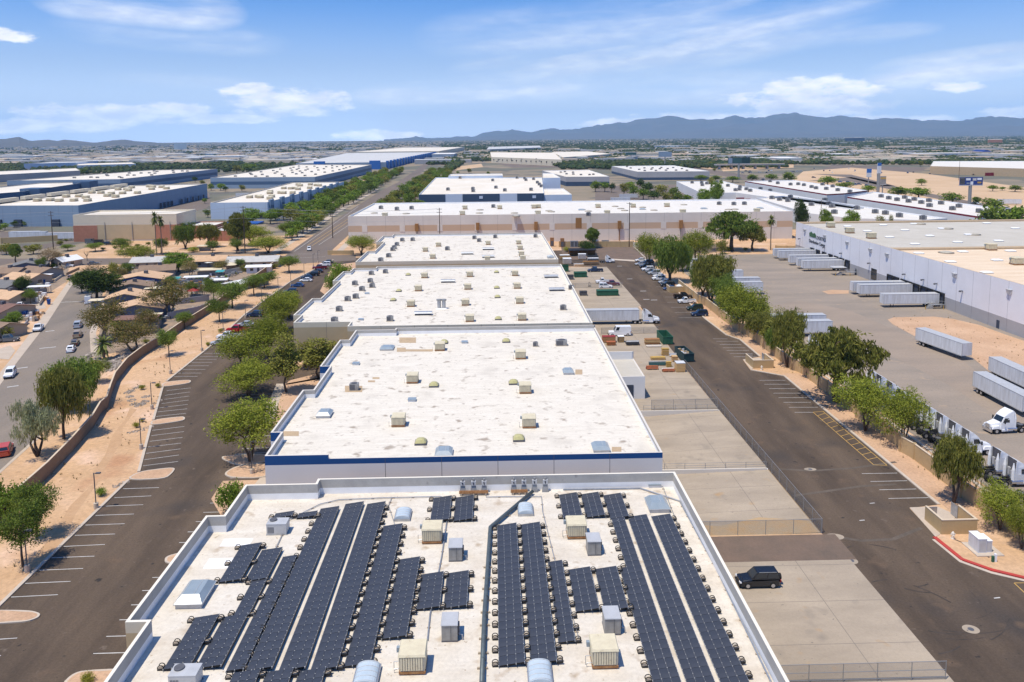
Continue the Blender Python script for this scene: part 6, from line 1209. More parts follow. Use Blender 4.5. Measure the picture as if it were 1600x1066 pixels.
    b = MB(); b.box(3.3,3.5,-1.1,1.1,.35,.85); b.build('bumper', m['chrome'], t); b = MB(); b.box(3.2,3.38,-.5,.5,.9,1.55); b.build('grille', m['chrome'], t)
    return Proto(t)
TRAC = mktractor()
def mktrailer(L_=15.6, mt='steel_white'):
    t = thing('box_trailer', '', 'trailer'); b = MB(); b.box(0,L_,-1.29,1.29,1.15,4.05); b.build('box', m[mt], t)
    b = MB(); b.face([(.05,-1.27,4.065),(L_-.05,-1.27,4.065),(L_-.05,1.27,4.065),(.05,1.27,4.065)]); b.build('roof', m['metal_light'], t)
    b = MB()
    for z0, z1 in ((1.05,1.28),(3.98,4.08)):
        for s in (-1,1): b.box(-.02,L_+.02,s*1.29-.03,s*1.29+.03,z0,z1)
    for x in (0,L_):
        for s in (-1,1): b.box(x-.05,x+.05,s*1.27-.05,s*1.27+.05,1.05,4.08)
    b.build('rail', m['metal_light'], t)
    b = MB()
    for k in range(int(L_/1.2)):
        for s in (-1,1): b.box(.6+k*1.2,.64+k*1.2,s*1.29-.012,s*1.29+.012,1.28,3.98)
    b.build('side_rib', m['metal_light'], t)
    b = MB(); b.box(-.03,0,-1.2,-.02,1.2,3.95); b.box(-.03,0,.02,1.2,1.2,3.95); b.build('rear_door', m[mt], t)
    b = MB(); b.box(.3,L_-1,-.5,-.38,.9,1.1); b.box(.3,L_-1,.38,.5,.9,1.1); b.box(.6,4.0,-.6,.6,.75,.95); b.build('underframe', m['plastic_black'], t)
    for s in (-1,1):
        for x in (1.6,2.85): big_wheel(t, x, s*1.25)
        b = MB(); b.box(L_-3.0,L_-2.85,s*.8-.08,s*.8+.08,.05,1.1); b.box(L_-3.1,L_-2.75,s*.8-.16,s*.8+.16,0,.06); b.build('landing_leg', m['metal_dark'], t)
        b = MB(); b.box(-.06,0.02,s*1.05-.1,s*1.05+.1,.95,1.1); b.build('taillight', m['lamp_red'], t)
    b = MB(); b.box(-.02,.06,-1.1,1.1,.5,.6); b.box(.0,.06,-.6,-.5,.55,1.1); b.box(0,.06,.5,.6,.55,1.1); b.build('rear_guard', m['metal_grey'], t)
    return Proto(t)
TRL = mktrailer()
def tr(x, y, rz, label, sx=1.0, z=0.02, front=True, group=None):
    """x, y: ground point under the front end's middle"""
    p = P(x, y, z); L_ = 15.6*sx; return TRL((p.x-math.cos(rz)*L_, p.y-math.sin(rz)*L_, z), rz, label, group, (sx,1,1))
# docked trailers: rear at the wall, front towards -x
for i, (y, x0, lab) in enumerate(((wallY(1268),118.3,'white trailer at the farthest dock of the lavender building'),(wallY(1276.5),118.2,'white trailer second from the farthest dock'),(wallY(1297),118.0,'white trailer alone at the third dock'),(wallY(1311),118.1,'white trailer behind the large near one of the pair at the docks'),(wallY(1321),117.9,'large white trailer in front of the pair at the docks'),(wallY(1418),116.5,'ribbed white trailer rear one of the second dock pair'),(wallY(1430),116.6,'ribbed white trailer front one of the second dock pair'),(wallY(1473),116.6,'white trailer at the nearest dock beside the steel stair'))):
    TRL((133.4,y,0.03), PI, lab, 'trailers at the lavender docks' if False else None, ((133.4-x0)/15.6,1,1))
p = P(1437,537,0); q = P(1503,561,0); a_ = math.atan2(q.y-p.y, q.x-p.x); TRL((p.x,p.y,.03), a_, 'white trailer standing alone at the kerb of the gravel island')
p = P(1529,611); q = P(1602,650); a_ = math.atan2(q.y-p.y, q.x-p.x); TRL((p.x,p.y,.03), a_, 'white trailer nearest the frame edge behind the lone tractor'); p = P(1553,586); TRL((p.x,p.y,.03), a_, 'white trailer beyond its twin at the frame edge')
p = P(1194,459); TRL((p.x-16.0,p.y,.03), 0, 'white trailer behind the palo verde by the tan wall'); p = P(1192,453); TRL((p.x-16,p.y+1.5,.03), 0, 'second white trailer behind the palo verde'); p = P(1166,441); TRL((p.x-16,p.y+2,.03), 0, 'white trailer half hidden behind the eucalyptus')
p = P(1302,524); TRL((p.x-16,p.y,.03), 0, 'pale ribbed trailer behind the narrow weeping tree'); p = P(1296,516); TRL((p.x-16,p.y+1.5,.03), 0, 'second pale trailer behind the narrow weeping tree')
for i, (x, y) in enumerate(((1072,421),(1079,427),(1086,434),(1092,441))): p = P(x, y); TRL((p.x,p.y,.03), 0, nth(i)+' white box body behind the wall, counted from the far weeping tree', None, (.5,1,1))
# parked tractors, noses away from the wall
pts = [P(x,y,3.9) for x,y in ((1431,624),(1451,635),(1472,647),(1491,659),(1512,672),(1554,702),(1581,717))]
for i, q in enumerate(pts): TRAC((76.9,q.y,.02), 0.0, nth(len(pts)-1-i)+' white day cab tractor of the parked line, counted from the frame edge', None)
for i, y in enumerate((99.5,103.0)): TRAC((77.0,y,.02), 0.0, ['white tractor cut by the frame edge at the end of the parked line','white tractor beside the one at the frame edge'][i])
for i, (x, y) in enumerate(((1380,597),(1358,587),(1347,580),(1253,524),(1262,528),(1272,533))): q = P(x,y,3.9); TRAC((77.2 if i < 3 else 76.9,q.y,.02), 0.0, ['white tractor with its hood showing past the bright palo verde','white tractor nosing out behind the big eucalyptus','white tractor almost hidden behind the big eucalyptus','white tractor by the narrow weeping tree, farthest of three','white tractor by the narrow weeping tree, middle of three','white tractor by the narrow weeping tree, front of three'][i])
p = P(1568,676); TRAC((p.x+.6,p.y+.6,.02), PI+0.10, 'white tractor driving across the yard before the frame edge trailers')
# rig backed to the court
p = P(1017,506.5); TRAC((p.x-.9,p.y+1.2,.04), 0.0, 'white tractor coupled to the long trailer across the court')
TRL((p.x-20.8,p.y+1.2,.04), 0.0, 'long white trailer coupled to a tractor across the concrete court', None, (1.12,1,1))
p = P(952,411); t_ = TRAC((p.x-.5,p.y+.6,.04), 0.0, 'white work truck with equipment behind its cab at the court end', None, .8)
for i, (x, y, lab) in enumerate(((97,376,'white trailer with a dark stripe behind the low sandy wall'),(52,374,'blue grey trailer behind the low sandy wall'),(40,373.5,'second blue grey trailer behind the low sandy wall'),(383,309,'white trailer on the road between the slate warehouses'))):
    p = P(x, y); TRL((p.x-8,p.y,.05), .05 if i != 3 else 0, lab)
for lab, x, y, rz in (('white trailer parked beyond the slate panelled wing',983,311,0),('white trailer low behind the parked one',970,317,0),('white trailer by the motorway trees',1530,332,-.5),('white trailer in the motorway lane at the frame edge',1575,320,-.3)): p = P(x,y); TRL((p.x-8,p.y,.05), rz, lab)
# ------------------------------------------------------------------ court clutter
def dumpster(name, label, cat, x0y, size, rz, mt, lid=None, load=None):
    t = thing(name, label, cat, x0y, rz); L_, W_, h = size; b = MB(); th = .08
    b.box(0,L_,0,W_,.15,.25); b.box(0,L_,0,th,.25,h); b.box(0,L_,W_-th,W_,.25,h); b.box(0,th,th,W_-th,.25,h); b.box(L_-th,L_,th,W_-th,.25,h); b.build('bin', m[mt], t)
    b = MB()
    n = max(2, int(L_/.8))
    for k in range(n+1):
        x = k*(L_-.1)/n; b.box(x,x+.1,-.08,0,.2,h); b.box(x,x+.1,W_,W_+.08,.2,h)
    b.box(-.06,L_+.06,-.1,.04,h,h+.1); b.box(-.06,L_+.06,W_-.04,W_+.1,h,h+.1); b.box(-.06,.06,.05,W_-.05,h,h+.1); b.box(L_-.06,L_+.06,.05,W_-.05,h,h+.1); b.build('rib', m[mt], t)
    b = MB()
    for x in (.5,L_-.5):
        for y in (.3,W_-.3): b.tube([(x,y-.1,.1),(x,y+.1,.1)],.1,8)
    b.build('roller', m['metal_dark'], t)
    if load:
        rr = random.Random(4); b = MB()
        for _ in range(40):
            x, y = rr.uniform(.3,L_-.8), rr.uniform(.2,W_-.6); z = h-.5+rr.uniform(-.2,.35); b.box(x,x+rr.uniform(.2,.6),y,y+rr.uniform(.1,.4),.3,z,rr.choice([0,0,1,2]))
        b.build('rubbish', [m['wood_new'],m['white_obj'],m['block']], t)
    if lid: b = MB(); b.box(.05,L_-.05,.05,W_-.05,h-.12,h-.02); b.build('lid', m[lid], t)
    return t
p = P(1036,539); dumpster('roll_off_dumpster','open green roll-off dumpster beside the chain link fence','dumpster',(p.x,p.y,.03),(2.5,6.8,1.9),0.02,'dump_green')
p = P(1068.5,566.5); dumpster('roll_off_dumpster','dark teal roll-off dumpster full of scrap wood, outside the fence','dumpster',(p.x,p.y,.03),(2.4,6.6,1.9),.09,'dump_teal',load=True)
p = P(933,463); dumpster('roll_off_dumpster','long low green container beside the white wagon in the court','dumpster',(p.x,p.y,.04),(7.0,2.3,1.7),0,'dump_green',lid='dump_green')
p = P(898,434); dumpster('roll_off_dumpster','green container set askew in the far court','dumpster',(p.x,p.y,.04),(4.6,2.2,1.8),.06,'dump_green',lid='dump_green')
p = P(886,437.5); dumpster('rubbish_skip','small dark grey skip at the roof edge in the far court','skip',(p.x,p.y,.04),(2.4,1.9,1.5),0,'metal_dark')
p = P(906,462.5); dumpster('rubbish_skip','small black skip with pale boxes inside, in the middle court','skip',(p.x,p.y,.04),(2.4,1.6,1.3),0,'metal_dark',load=True)
p = P(878,425); dumpster('rubbish_skip','tall dark green skip at the roof corner of the far court','skip',(p.x,p.y,.04),(2.6,2.0,2.4),0,'dump_green')
def bundle(label, x0, x1, y, kind, mts, h=1.0, d=1.4, name='material_stack'):
    a = P(x0,y,.03); c = P(x1,y,.03); L_ = c.x-a.x; t = thing(name, label, 'stack' if kind != 'crate' else 'crate', (a.x,a.y,.03))
    rr = random.Random(int(x0)); 
    b = MB()
    for k in range(3): x = L_*(.08+.4*k); b.box(x,x+.12,0,d,0,.14)
    b.build('sleeper', m['wood_new'], t)
    if kind == 'tube':
        r_ = h/6; b = MB()
        for j in range(3):
            for i in range(max(1,int(d/(2*r_))-j)): y_ = r_*(1+j)+i*2*r_; b.tube([(rr.uniform(0,.2),y_,.14+r_+j*1.75*r_),(L_-rr.uniform(0,.2),y_,.14+r_+j*1.75*r_)],r_*.97,7,rr.randrange(len(mts)))
        b.build('tubes' if False else 'tube_bundle', [m[q] for q in mts], t)
    elif kind == 'board':
        b = MB(); n = int(h/.12)
        for j in range(n): e = rr.uniform(0,.18); b.box(e,L_-rr.uniform(0,.18),rr.uniform(0,.1),d,.14+j*.12,.14+j*.12+.1,rr.randrange(len(mts)))
        b.build('board', [m[q] for q in mts], t)
    else:
        MB().box(0,L_,0,d,.14,h).build('crate_side', m[mts[0]], t); MB().box(-.04,L_+.04,-.04,d+.04,h,h+.08).build('lid', m[mts[-1]], t); b = MB()
        for k in range(5): b.box(.05,L_-.05,-.03,0,.2+k*(h-.2)/5,.2+k*(h-.2)/5+.1)
        b.build('slat', m['wood_new'], t)
    b = MB(); b.box(L_*.25,L_*.25+.04,-.012,d+.012,.12,h+.02) if kind == 'crate' else None
    return t
bundle('red and orange rack of goods at the edge of the blue banded roof',942,962,536,'crate',('orange','red'),1.5,1.6); bundle('orange timber rack in front of the red rack',948,963,540.5,'board',('orange','yellow'),.9,1.2)
bundle('black wrapped pallet between the racks',966,975.5,535.5,'crate',('plastic_black','white_obj'),1.5,1.3); bundle('pallet of black and pale rolls on fresh boards',978,1000,540.5,'tube',('pipe_black','steel_white','pipe_black'),1.1,1.5); bundle('long stack of brown boards with a grey cover',1008,1032,539,'board',('wood_panel','wood_new','rust'),1.2,1.6); bundle('thin white pipes lying in front of the board stack',1010,1034,543,'tube',('white_obj','wood_new'),.35,.7)
bundle('yellow boards leaning at the fence below the green dumpster',1034,1046,556,'board',('yellow','wood_new'),1.6,1.0); bundle('pale yellow boards behind the teal pipes',1017,1041,563,'board',('wood_new','yellow'),.5,1.3); bundle('long teal pipe bundle by the white annex',1014,1049,572,'tube',('pipe_teal','metal_grey'),.9,1.2); bundle('orange pipe bundle in front of the teal pipes',1010,1030,578.5,'tube',('orange','red'),.8,1.1); bundle('second orange pipe bundle beside the wooden crate',1035,1055.5,582,'tube',('orange','orange','white_obj'),.7,1.1)
bundle('tall wooden crate with a grey white lid at the fence',1057,1071,582,'crate',('wood_new','steel_white'),2.0,1.9); bundle('yellow sheeting on the pipes before the crate',1041,1050,574,'board',('yellow',),1.1,.8); bundle('wood offcuts between the crate and the fence',1050,1060,566,'board',('orange','wood_new'),1.3,1.2); bundle('grey white scrap heap by the fence',1046,1058,558,'tube',('steel_white','galv'),.7,1.0)
bundle('pale boxed goods in the far court',904,916,405.5,'crate',('steel_white','white_obj'),2.2,2); bundle('brown pallets under the work truck',911,936,414,'board',('wood_panel','block'),1.2,2); bundle('orange box load at the shelter',875,890,405,'crate',('wood_new','white_obj'),1.6,2); bundle('white barrier lying in the far court',897,912,416.5,'crate',('white_obj','white_obj'),.9,.8); bundle('white crate at the far court roof edge',880,893,413,'crate',('steel_white','white_obj'),2.2,3)
bundle('dark tank gear loaded behind the work truck',918,936,409,'tube',('galv','steel_white','pipe_black'),2.4,2.0)
a = P(889,401); t = thing('lean_shelter', 'black roofed open shelter in the far court', 'shelter', (a.x,a.y,0)); b = MB(); b.hexa([(0,0,2.5),(12,0,2.5),(12,4,2.9),(0,4,2.9)],[(0,0,2.65),(12,0,2.65),(12,4,3.05),(0,4,3.05)]); b.build('roof', m['plastic_black'], t)
for x in (.2,4,8,11.8): b = MB(); b.box(x-.08,x+.08,.1,.26,0,2.5); b.build('post', m['metal_dark'], t)
b = MB(); b.box(0,12,3.7,3.85,0,2.85); b.build('rear_wall', m['wood_panel'], t)
p = P(921,448); t = thing('hand_truck', 'thin dark upright cart standing alone in the middle court', 'cart', (p.x,p.y,.04)); b = MB(); b.box(-.35,.35,-.3,.3,.15,.25); b.tube([(-.25,.25,.2),(-.2,.3,1.5)],.05,6); b.tube([(.25,.25,.2),(.2,.3,1.5)],.05,6); b.box(-.25,.25,.26,.34,1.4,1.5); b.build('frame', m['plastic_black'], t); b = MB(); b.tube([(-.4,0,.15),(-.3,0,.15)],.15,10); b.tube([(.3,0,.15),(.4,0,.15)],.15,10); b.build('wheel', m['rubber'], t)
# ------------------------------------------------------------------ fences, walls
chm = bpy.data.materials.new('chain_link'); chm.use_nodes = True; n2 = chm.node_tree; tb = n2.nodes.new('ShaderNodeBsdfTransparent'); mx = n2.nodes.new('ShaderNodeMixShader'); mx.inputs[0].default_value = .33
pb_ = n2.nodes['Principled BSDF']; pb_.inputs['Base Color'].default_value = (.20,.20,.20,1); pb_.inputs['Metallic'].default_value = .3; n2.links.new(tb.outputs[0], mx.inputs[1]); n2.links.new(pb_.outputs[0], mx.inputs[2]); n2.links.new(mx.outputs[0], n2.nodes['Material Output'].inputs['Surface'])
def fence(label, pts, h, step=3.0, mesh=True, z=0.0, rails=(1.0,), name='chain_link_fence', cat='fence'):
    pts = [Vector((p[0],p[1],z)) for p in pts]; o = pts[0]; t = thing(name, label, cat, o)
    for a, c in zip(pts, pts[1:]):
        L_ = (c-a).length; n = max(1, round(L_/step))
        for k in range(n+1):
            if k == 0 and a != pts[0]: continue
            q = a.lerp(c, k/n)-o; b = MB(); b.tube([(q.x,q.y,0),(q.x,q.y,h+.02)],.04,6); b.build('post', m['chain'], t)
        for f in rails: b = MB(); b.tube([a-o+Vector((0,0,h*f)), c-o+Vector((0,0,h*f))],.03,6); b.build('rail', m['chain'], t)
        if mesh: b = MB(); u, v = a-o, c-o; b.face([u+Vector((0,0,.05)), v+Vector((0,0,.05)), v+Vector((0,0,h)), u+Vector((0,0,h))]); b.build('chain_mesh', chm, t)
    return t
fence('long chain link fence along the drive side of the concrete court', [(42.4,95),(42.4,168)], 2.0)
fence('chain link fence across the court in front of the dark strip', [(24,95),(42.3,95)], 2.0, 4.0, z=-.02)
p = P(1240,1064); q = P(1477,1062); fence('chain link fence at the very bottom edge across the court', [(p.x-2,q.y),(q.x,q.y)], 1.9, 3.4, rails=(1,.55,.15))
fence('low chain link fence beyond the white van in the court', [(28,199),(43,199)], 1.8, 4.0); fence('low chain link fence across the far court', [(22.6,262),(44,262)], 1.8, 6.0)
fence('steel guard rail over the upper retaining wall of the court', [(28,141.3),(42.2,141.3)], 1.1, 2.0, False, 0, (1,.5), 'guard_rail', 'railing'); fence('taller chain link panel above the upper retaining wall', [(29.6,141.8),(42.2,141.8)], 2.0, 4.0)
fence('steel guard rail over the lower retaining wall of the court', [(23,115.2),(42.2,115.2)], 1.1, 3.0, False, -.1, (1,.66,.33), 'guard_rail', 'railing')
def lowwall(label, pts, h, th, mt, cap=None, name='boundary_wall', cat='wall', z=0.0, pil=None):
    o = Vector((pts[0][0], pts[0][1], z)); t = thing(name, label, cat, o); t['kind'] = 'thing'; pts = [Vector((p[0],p[1],0))-Vector((o.x,o.y,0)) for p in pts]
    b = MB(); cb_ = MB(); nn = []
    for k in range(len(pts)):
        d = (pts[min(k+1,len(pts)-1)]-pts[max(k-1,0)]).normalized(); nn.append(Vector((-d.y,d.x,0)))
    for k in range(len(pts)-1):
        a, c = pts[k], pts[k+1]; n0, n1 = nn[k]*th/2, nn[k+1]*th/2; q = [a-n0,c-n1,c+n1,a+n0]; b.prism(q, -.1, h)
        q = [a-n0*1.4,c-n1*1.4,c+n1*1.4,a+n0*1.4]; cb_.prism(q, h, h+.09)
    b.build('wall_body', m[mt], t)
    if cap: cb_.build('cap', m[cap], t)
    if pil:
        for k in range(len(pts)-1):
            a, c = pts[k], pts[k+1]; n = max(1, round((c-a).length/pil))
            for j in range(n): q = a.lerp(c, j/n); bb = MB(); bb.box(q.x-.24,q.x+.24,q.y-.24,q.y+.24,0,h+.16); bb.build('pier', m[mt], t)
    return t
lowwall('white retaining wall below the upper guard rail of the court', [(22.6,140.95),(42.2,140.95)], 1.42, .2, 'wall_pale', None, z=-1.25); lowwall('white retaining wall below the lower guard rail of the court', [(22.6,114.9),(42.2,114.9)], .95, .2, 'wall_pale', None, z=-.8)
wp = [(66.9,86),(66.9,101),(66.4,104.2),(66.9,104.4),(66.9,117.5),(66.3,120.6),(66.9,120.8),(66.9,133),(66.3,136),(66.9,136.2),(66.9,150),(66.4,153),(66.9,153.2),(66.9,163),(65.8,166),(65.8,196),(64.6,199),(64.6,232),(63.6,235),(63.6,262)]
lowwall('long tan block wall between the planting strip and the truck yard', wp, 2.5, .22, 'block_wall', 'cap_tan', pil=6.2)
lw = [(-40,850),(20,795),(75,745),(112,706),(146,667),(158,646),(168,637.6),(174,617),(181,598),(199.6,574.5),(223,556),(254.8,536.5),(278.4,519.4),(328.3,488),(379.5,453),(433.5,414)]
lowwall('curving brown block wall along the desert strip', [P(*q)[:2] for q in lw], 2.3, .22, 'block_brown', 'cap_tan')
lowwall('tan block wall at the foot of the long banded warehouse', [P(874,386)[:2],P(905,386)[:2],P(990,386)[:2]], 2.6, .22, 'block_wall', 'cap_tan', pil=7); lowwall('short pale wall panel at the end of the drive', [P(989,386.5)[:2],P(1000,386.5)[:2]], 2.4, .22, 'wall_cream')
lowwall('tan fence wall at the red bank by the banded warehouse', [P(1212,392)[:2],P(1246,393)[:2]], 2.4, .2, 'block_wall', pil=5); lowwall('low sandy wall in front of the parked trailers', [P(2,381)[:2],P(98,376)[:2]], 3.0, .3, 'block_wall', pil=20)
lowwall('tan wall by the road corner of the banded warehouse', [P(512,398)[:2],P(553,398)[:2]], 1.9, .25, 'block_wall')
for lab, pts, h in (('grey yard wall beside the lit orange yard',((262,478),(327,470)),1.9),('lower grey yard wall ending at the brown wall',((262,499),(312,488),(326,482)),1.9),('grey wall between the back yards',((268,446),(350,440)),1.7),('brown yard wall behind the long white roof',((352,429),(402,420)),1.8),('short grey garden wall by the street pickup',((26,524),(44,505)),1.0),('brown garden wall along the street kerb',((33,452),(72,452)),1.2),('pale garden wall at the drive with the maroon sedan',((62,478),(70,466)),1.3),('white picket wall along the far street kerb',((86,440),(100,430)),.9),('pink picket wall at the street bend',((104,430),(124,421)),.9)):
    lowwall(lab, [P(*q)[:2] for q in pts], h, .2, 'wall_grey' if 'grey' in lab else 'wall_cream' if 'pale' in lab or 'white' in lab else 'block_brown')
def enclosure(label, fl, fr, bl, h=1.9):
    a, c, d = P(*fl), P(*fr), P(*bl); c.y = a.y; d.x = a.x; W_, D_ = c.x-a.x, d.y-a.y; t = thing('trash_enclosure', label, 'enclosure', a); b = MB(); th = .22
    b.box(0,W_,0,th,0,h); b.box(0,th,th,D_,0,h); b.box(W_-th,W_,th,D_,0,h); b.build('block_side', m['block_wall'], t); b = MB(); b.box(-.03,W_+.03,-.03,th+.03,h,h+.1); b.box(-.03,th+.03,th+.03,D_,h,h+.1); b.box(W_-th-.03,W_+.03,th+.03,D_,h,h+.1); b.build('cap', m['cap_tan'], t)
    b = MB(); b.box(th+.05,th+W_*.3,D_-.06,D_,.1,h-.1); b.build('gate', m['galv'], t); b = MB(); b.box(W_-th-.1,W_-th-.04,D_-.1,D_+1.4,.1,h-.1); b.build('gate', m['galv'], t)
    return t
enclosure('tan block trash enclosure at the near planter with one gate swung open', (1470.6,835.3), (1527,834.6), (1452.5,812), 1.9); enclosure('tan block trash enclosure between the two stall groups on the drive', (1177,576), (1209,575.7), (1169,565), 1.8); enclosure('small tan trash enclosure among the parked cars', (1046,457.5), (1067,457), (1043,453), 1.9)
p = P(1061,455); t = thing('water_tank', 'white plastic tank standing inside the small trash enclosure', 'tank', (p.x,p.y,0)); b = MB(); cyl(b,0,0,0,1.9,.95,18); cyl(b,0,0,1.9,2.2,.95,18,0,.35); b.build('tank_body', m['white_obj'], t); b = MB(); cyl(b,0,0,2.2,2.3,.3,12); b.build('lid', m['white_obj'], t)
sheet('pad_pavement', [pxs([(1421,793.5),(1464,792),(1496,806),(1468,836),(1462,840)]), pxs([(1160.8,562),(1186,559),(1196,566),(1173,578)])], m['sidewalk'], .06)
t = thing('fire_hydrant', '', 'hydrant'); b = MB(); cyl(b,0,0,0,.08,.2,10); cyl(b,0,0,.08,.62,.13,10); cyl(b,0,0,.62,.78,.16,10,0,.06); b.build('barrel', m['hydrant'], t); b = MB(); b.tube([(-.24,0,.5),(.24,0,.5)],.06,8); b.tube([(0,-.24,.42),(0,0,.42)],.08,8); b.build('nozzle', m['hydrant'], t); hyd = Proto(t)
for x, y, lab in ((1488.6,842,'pale fire hydrant by the start of the red kerb'),(1190,578,'pale fire hydrant in front of the middle trash enclosure')): p = P(x,y); hyd((p.x,p.y,0), 0, lab, None, 1.25)
p = P(1523,868); ang = math.atan2(P(1550,864.6).y-P(1527.6,865.5).y, P(1550,864.6).x-P(1527.6,865.5).x); c0 = P(1528,865.5); t = thing('transformer_box', 'white electrical transformer cabinet on a concrete pad beside the red kerb', 'transformer', (c0.x,c0.y,0), 0)
b = MB(); b.box(-.5,2.9,-.7,2.6,0,.12); b.build('pad', m['kerb'], t); MB().box(0,1.05,0,2.0,.12,1.85).build('cabinet', m['steel_white'], t); MB().box(1.05,1.8,.1,1.9,.12,1.55).build('cabinet', m['steel_white'], t)
b = MB(); b.box(-.03,1.08,-.03,2.03,1.85,1.93); b.box(1.08,1.84,.06,1.94,1.55,1.62); b.build('lid', m['white_obj'], t); b = MB(); b.box(.1,.95,-.02,0,.3,1.7); b.box(1.12,1.72,.08,.1,.3,1.4); b.build('door', m['metal_light'], t)
p = P(1551,878); t = thing('utility_post', 'small green and white meter post beside the transformer', 'post', (p.x,p.y,0)); MB().box(-.12,.12,-.12,.12,0,.75).build('post', m['dump_green'], t); MB().box(.2,.45,-.1,.14,0,1.0).build('meter_box', m['white_obj'], t)
# ------------------------------------------------------------------ lamp posts, power poles, signs
t = thing('lot_lamp', '', 'street lamp'); b = MB(); cyl(b,0,0,0,.85,.32,14); b.build('concrete_base', m['kerb'], t); b = MB(); b.tube([(0,0,.85),(0,0,5.3)],.075,8); b.build('pole', m['metal_dark'], t); b = MB(); b.tube([(0,0,5.2),(.35,0,5.3)],.05,6); b.build('arm', m['metal_dark'], t); MB().box(.3,.95,-.17,.17,5.2,5.36).build('lamp_head', m['metal_dark'], t); LMP = Proto(t)
for i, (x, y) in enumerate(((43,893),(150.5,795),(221,702),(237.6,639.5),(266.5,584.5),(315.7,549),(349,517),(384,497),(409,472),(435,458),(454.6,446),(475.5,433),(489.6,417),(497,411))): p = P(x,y); LMP((p.x,p.y,0), 0, nth(i)+' dark lot lamp along the desert strip, counted from the front', 'lamps on the desert strip')
for x, y, lab in ((394,741,'lot lamp on a concrete base under the large palo verde'),(1082,316,'lamp before the red bayed units')): p = P(x,y); LMP((p.x,p.y,0), 0, lab)
def pole(label, x, y, yt, arms=2):
    h = H(x,y,yt); p = P(x,y); t = thing('power_pole', label, 'power pole', (p.x,p.y,0)); b = MB(); b.tube([(0,0,0),(.05,0,h)],[.26,.15],8); b.build('pole', m['wood_pole'], t)
    for k in range(arms): b = MB(); b.box(-1.3,1.3,-.14,-.02,h-.7-k*1.6,h-.55-k*1.6); b.build('crossarm', m['wood_pole'], t); b = MB(); [cyl(b,x_,-.08,h-.55-k*1.6,h-.3-k*1.6,.06,6) for x_ in (-1.2,-.5,.5,1.2)]; b.build('insulator', m['metal_dark'], t)
    return Vector((p.x,p.y,h))
T1 = pole('wooden power pole on the sandy verge before the parked trailers', 83.5,389,330); T2 = pole('wooden power pole behind the eucalyptus at the brick wing', 383,396,322); T3 = pole('dark pole rising before the banded warehouse, behind the last roof', 687.5,384,325); T4 = pole('tall dark pole before the banded warehouse at the end of the drive', 983,386,316,1); T5 = pole('wooden pole beside the stepped red bay unit', 1282,352,313); pole('thin pole at the roadside by the white building', 520,372,330,0); pole('thin pole by the store car park', 1498,282,250,1)
for i, z_ in enumerate((-.4,-.45,-2.0,-5.5)):
    for j, (a, c) in enumerate((((T1+Vector((-140,10,0))),T1),(T1,T2),(T2,T3))):
        a2, c2 = a+Vector(((-1.2,1.2,0,0)[i],0,z_)), c+Vector(((-1.2,1.2,0,0)[i],0,z_)); t = thing('power_line', nth(i)+' overhead wire '+('left of the sandy verge pole' if j == 0 else 'between the sandy verge pole and the eucalyptus pole' if j == 1 else 'from the eucalyptus pole to the banded warehouse pole'), 'wire', a2)
        b = MB(); b.tube([tuple((a2.lerp(c2,k/8)-a2)+Vector((0,0,-1.6*4*(k/8)*(1-k/8)))) for k in range(9)], .045, 4); b.build('cable', m['galv'], t)
def board(label, x, y, z, w_, h, mt, post, name='billboard', extra=None):
    p = P(x,y); t = thing(name, label, 'billboard', (p.x,p.y,0)); b = MB(); b.tube([(0,.5,0),(0,.5,z)],post,10); b.build('post', m['metal_grey'], t); MB().box(-w_/2,w_/2,-.3,.3,z,z+h).build('panel', m[mt], t)
    b = MB(); b.box(-w_/2-.3,w_/2+.3,-.45,.45,z-.6,z-.05); b.build('catwalk', m['metal_light'], t)
    if extra:
        for k, (x0,x1,z0,z1,mm) in enumerate(extra): b = MB(); b.box(x0,x1,-.36,-.31,z+z0,z+z1); b.build('sign_panel', m[mm], t)
    return t
board('blue and white billboard on a thick steel post above the red edged roofs', 1515,323,15.5,16.5,5.4,'sign_blue',1.1,extra=[(-8.2,-4.6,0.4,5.2,'metal_dark'),(-8.2,-4.6,1.6,2.0,'white_obj'),(-8.2,-4.6,3.2,3.6,'white_obj'),(-3.9,-0.6,3.2,4.7,'white_obj'),(.9,3.6,3.0,4.7,'paint_white'),(4.2,7.4,3.4,4.8,'white_obj'),(4.4,7.2,1.0,2.2,'yellow'),(-.6,1.4,.1,2.4,'white_obj'),(-3.4,-1.0,.8,1.6,'sky_glass')])
board('dark teal billboard on a white steel post by the overpass', 1154,281,19,26,7,'dock_dark',1.2,extra=[(-12.5,-8,.5,6.5,'wall_slate'),(-7.5,3,.5,6.5,'pipe_teal'),(3.5,12.5,.5,6.5,'dump_teal')]); board('pale billboard on a dark post by the motorway bend', 1039,262,18,22,8,'wall_slate',1.0); board('turquoise motorway sign board', 986,253,14,22,5,'pipe_teal',.8,'road_sign')
board('blue topped white pylon sign by the motorway', 1372,303,18,3.4,9,'steel_white',1.3,'pylon_sign',[(-1.7,1.7,6.4,9,'pillar_blue')]); board('small blue and white fuel sign on a post', 1357,290,9,5,8,'steel_white',.5,'pylon_sign',[(-2.5,2.5,4,8,'pillar_blue')]); board('yellow and grey motel sign beside the white pylon', 1379,302,8,5,7,'metal_grey',.5,'pylon_sign',[(-2.4,2.4,4.4,6,'yellow')])
p = P(1120,265); q = P(1236,265); t = thing('motorway_overpass', 'long dark motorway overpass on pale piers before the apartments', 'bridge', (p.x,p.y,0)); Lb = q.x-p.x; b = MB(); b.box(0,Lb,0,16,6,7.6); b.build('deck', m['wall_grey'], t); b = MB(); b.box(0,Lb,-.3,0,7.6,8.7); b.build('parapet', m['wall_cream'], t)
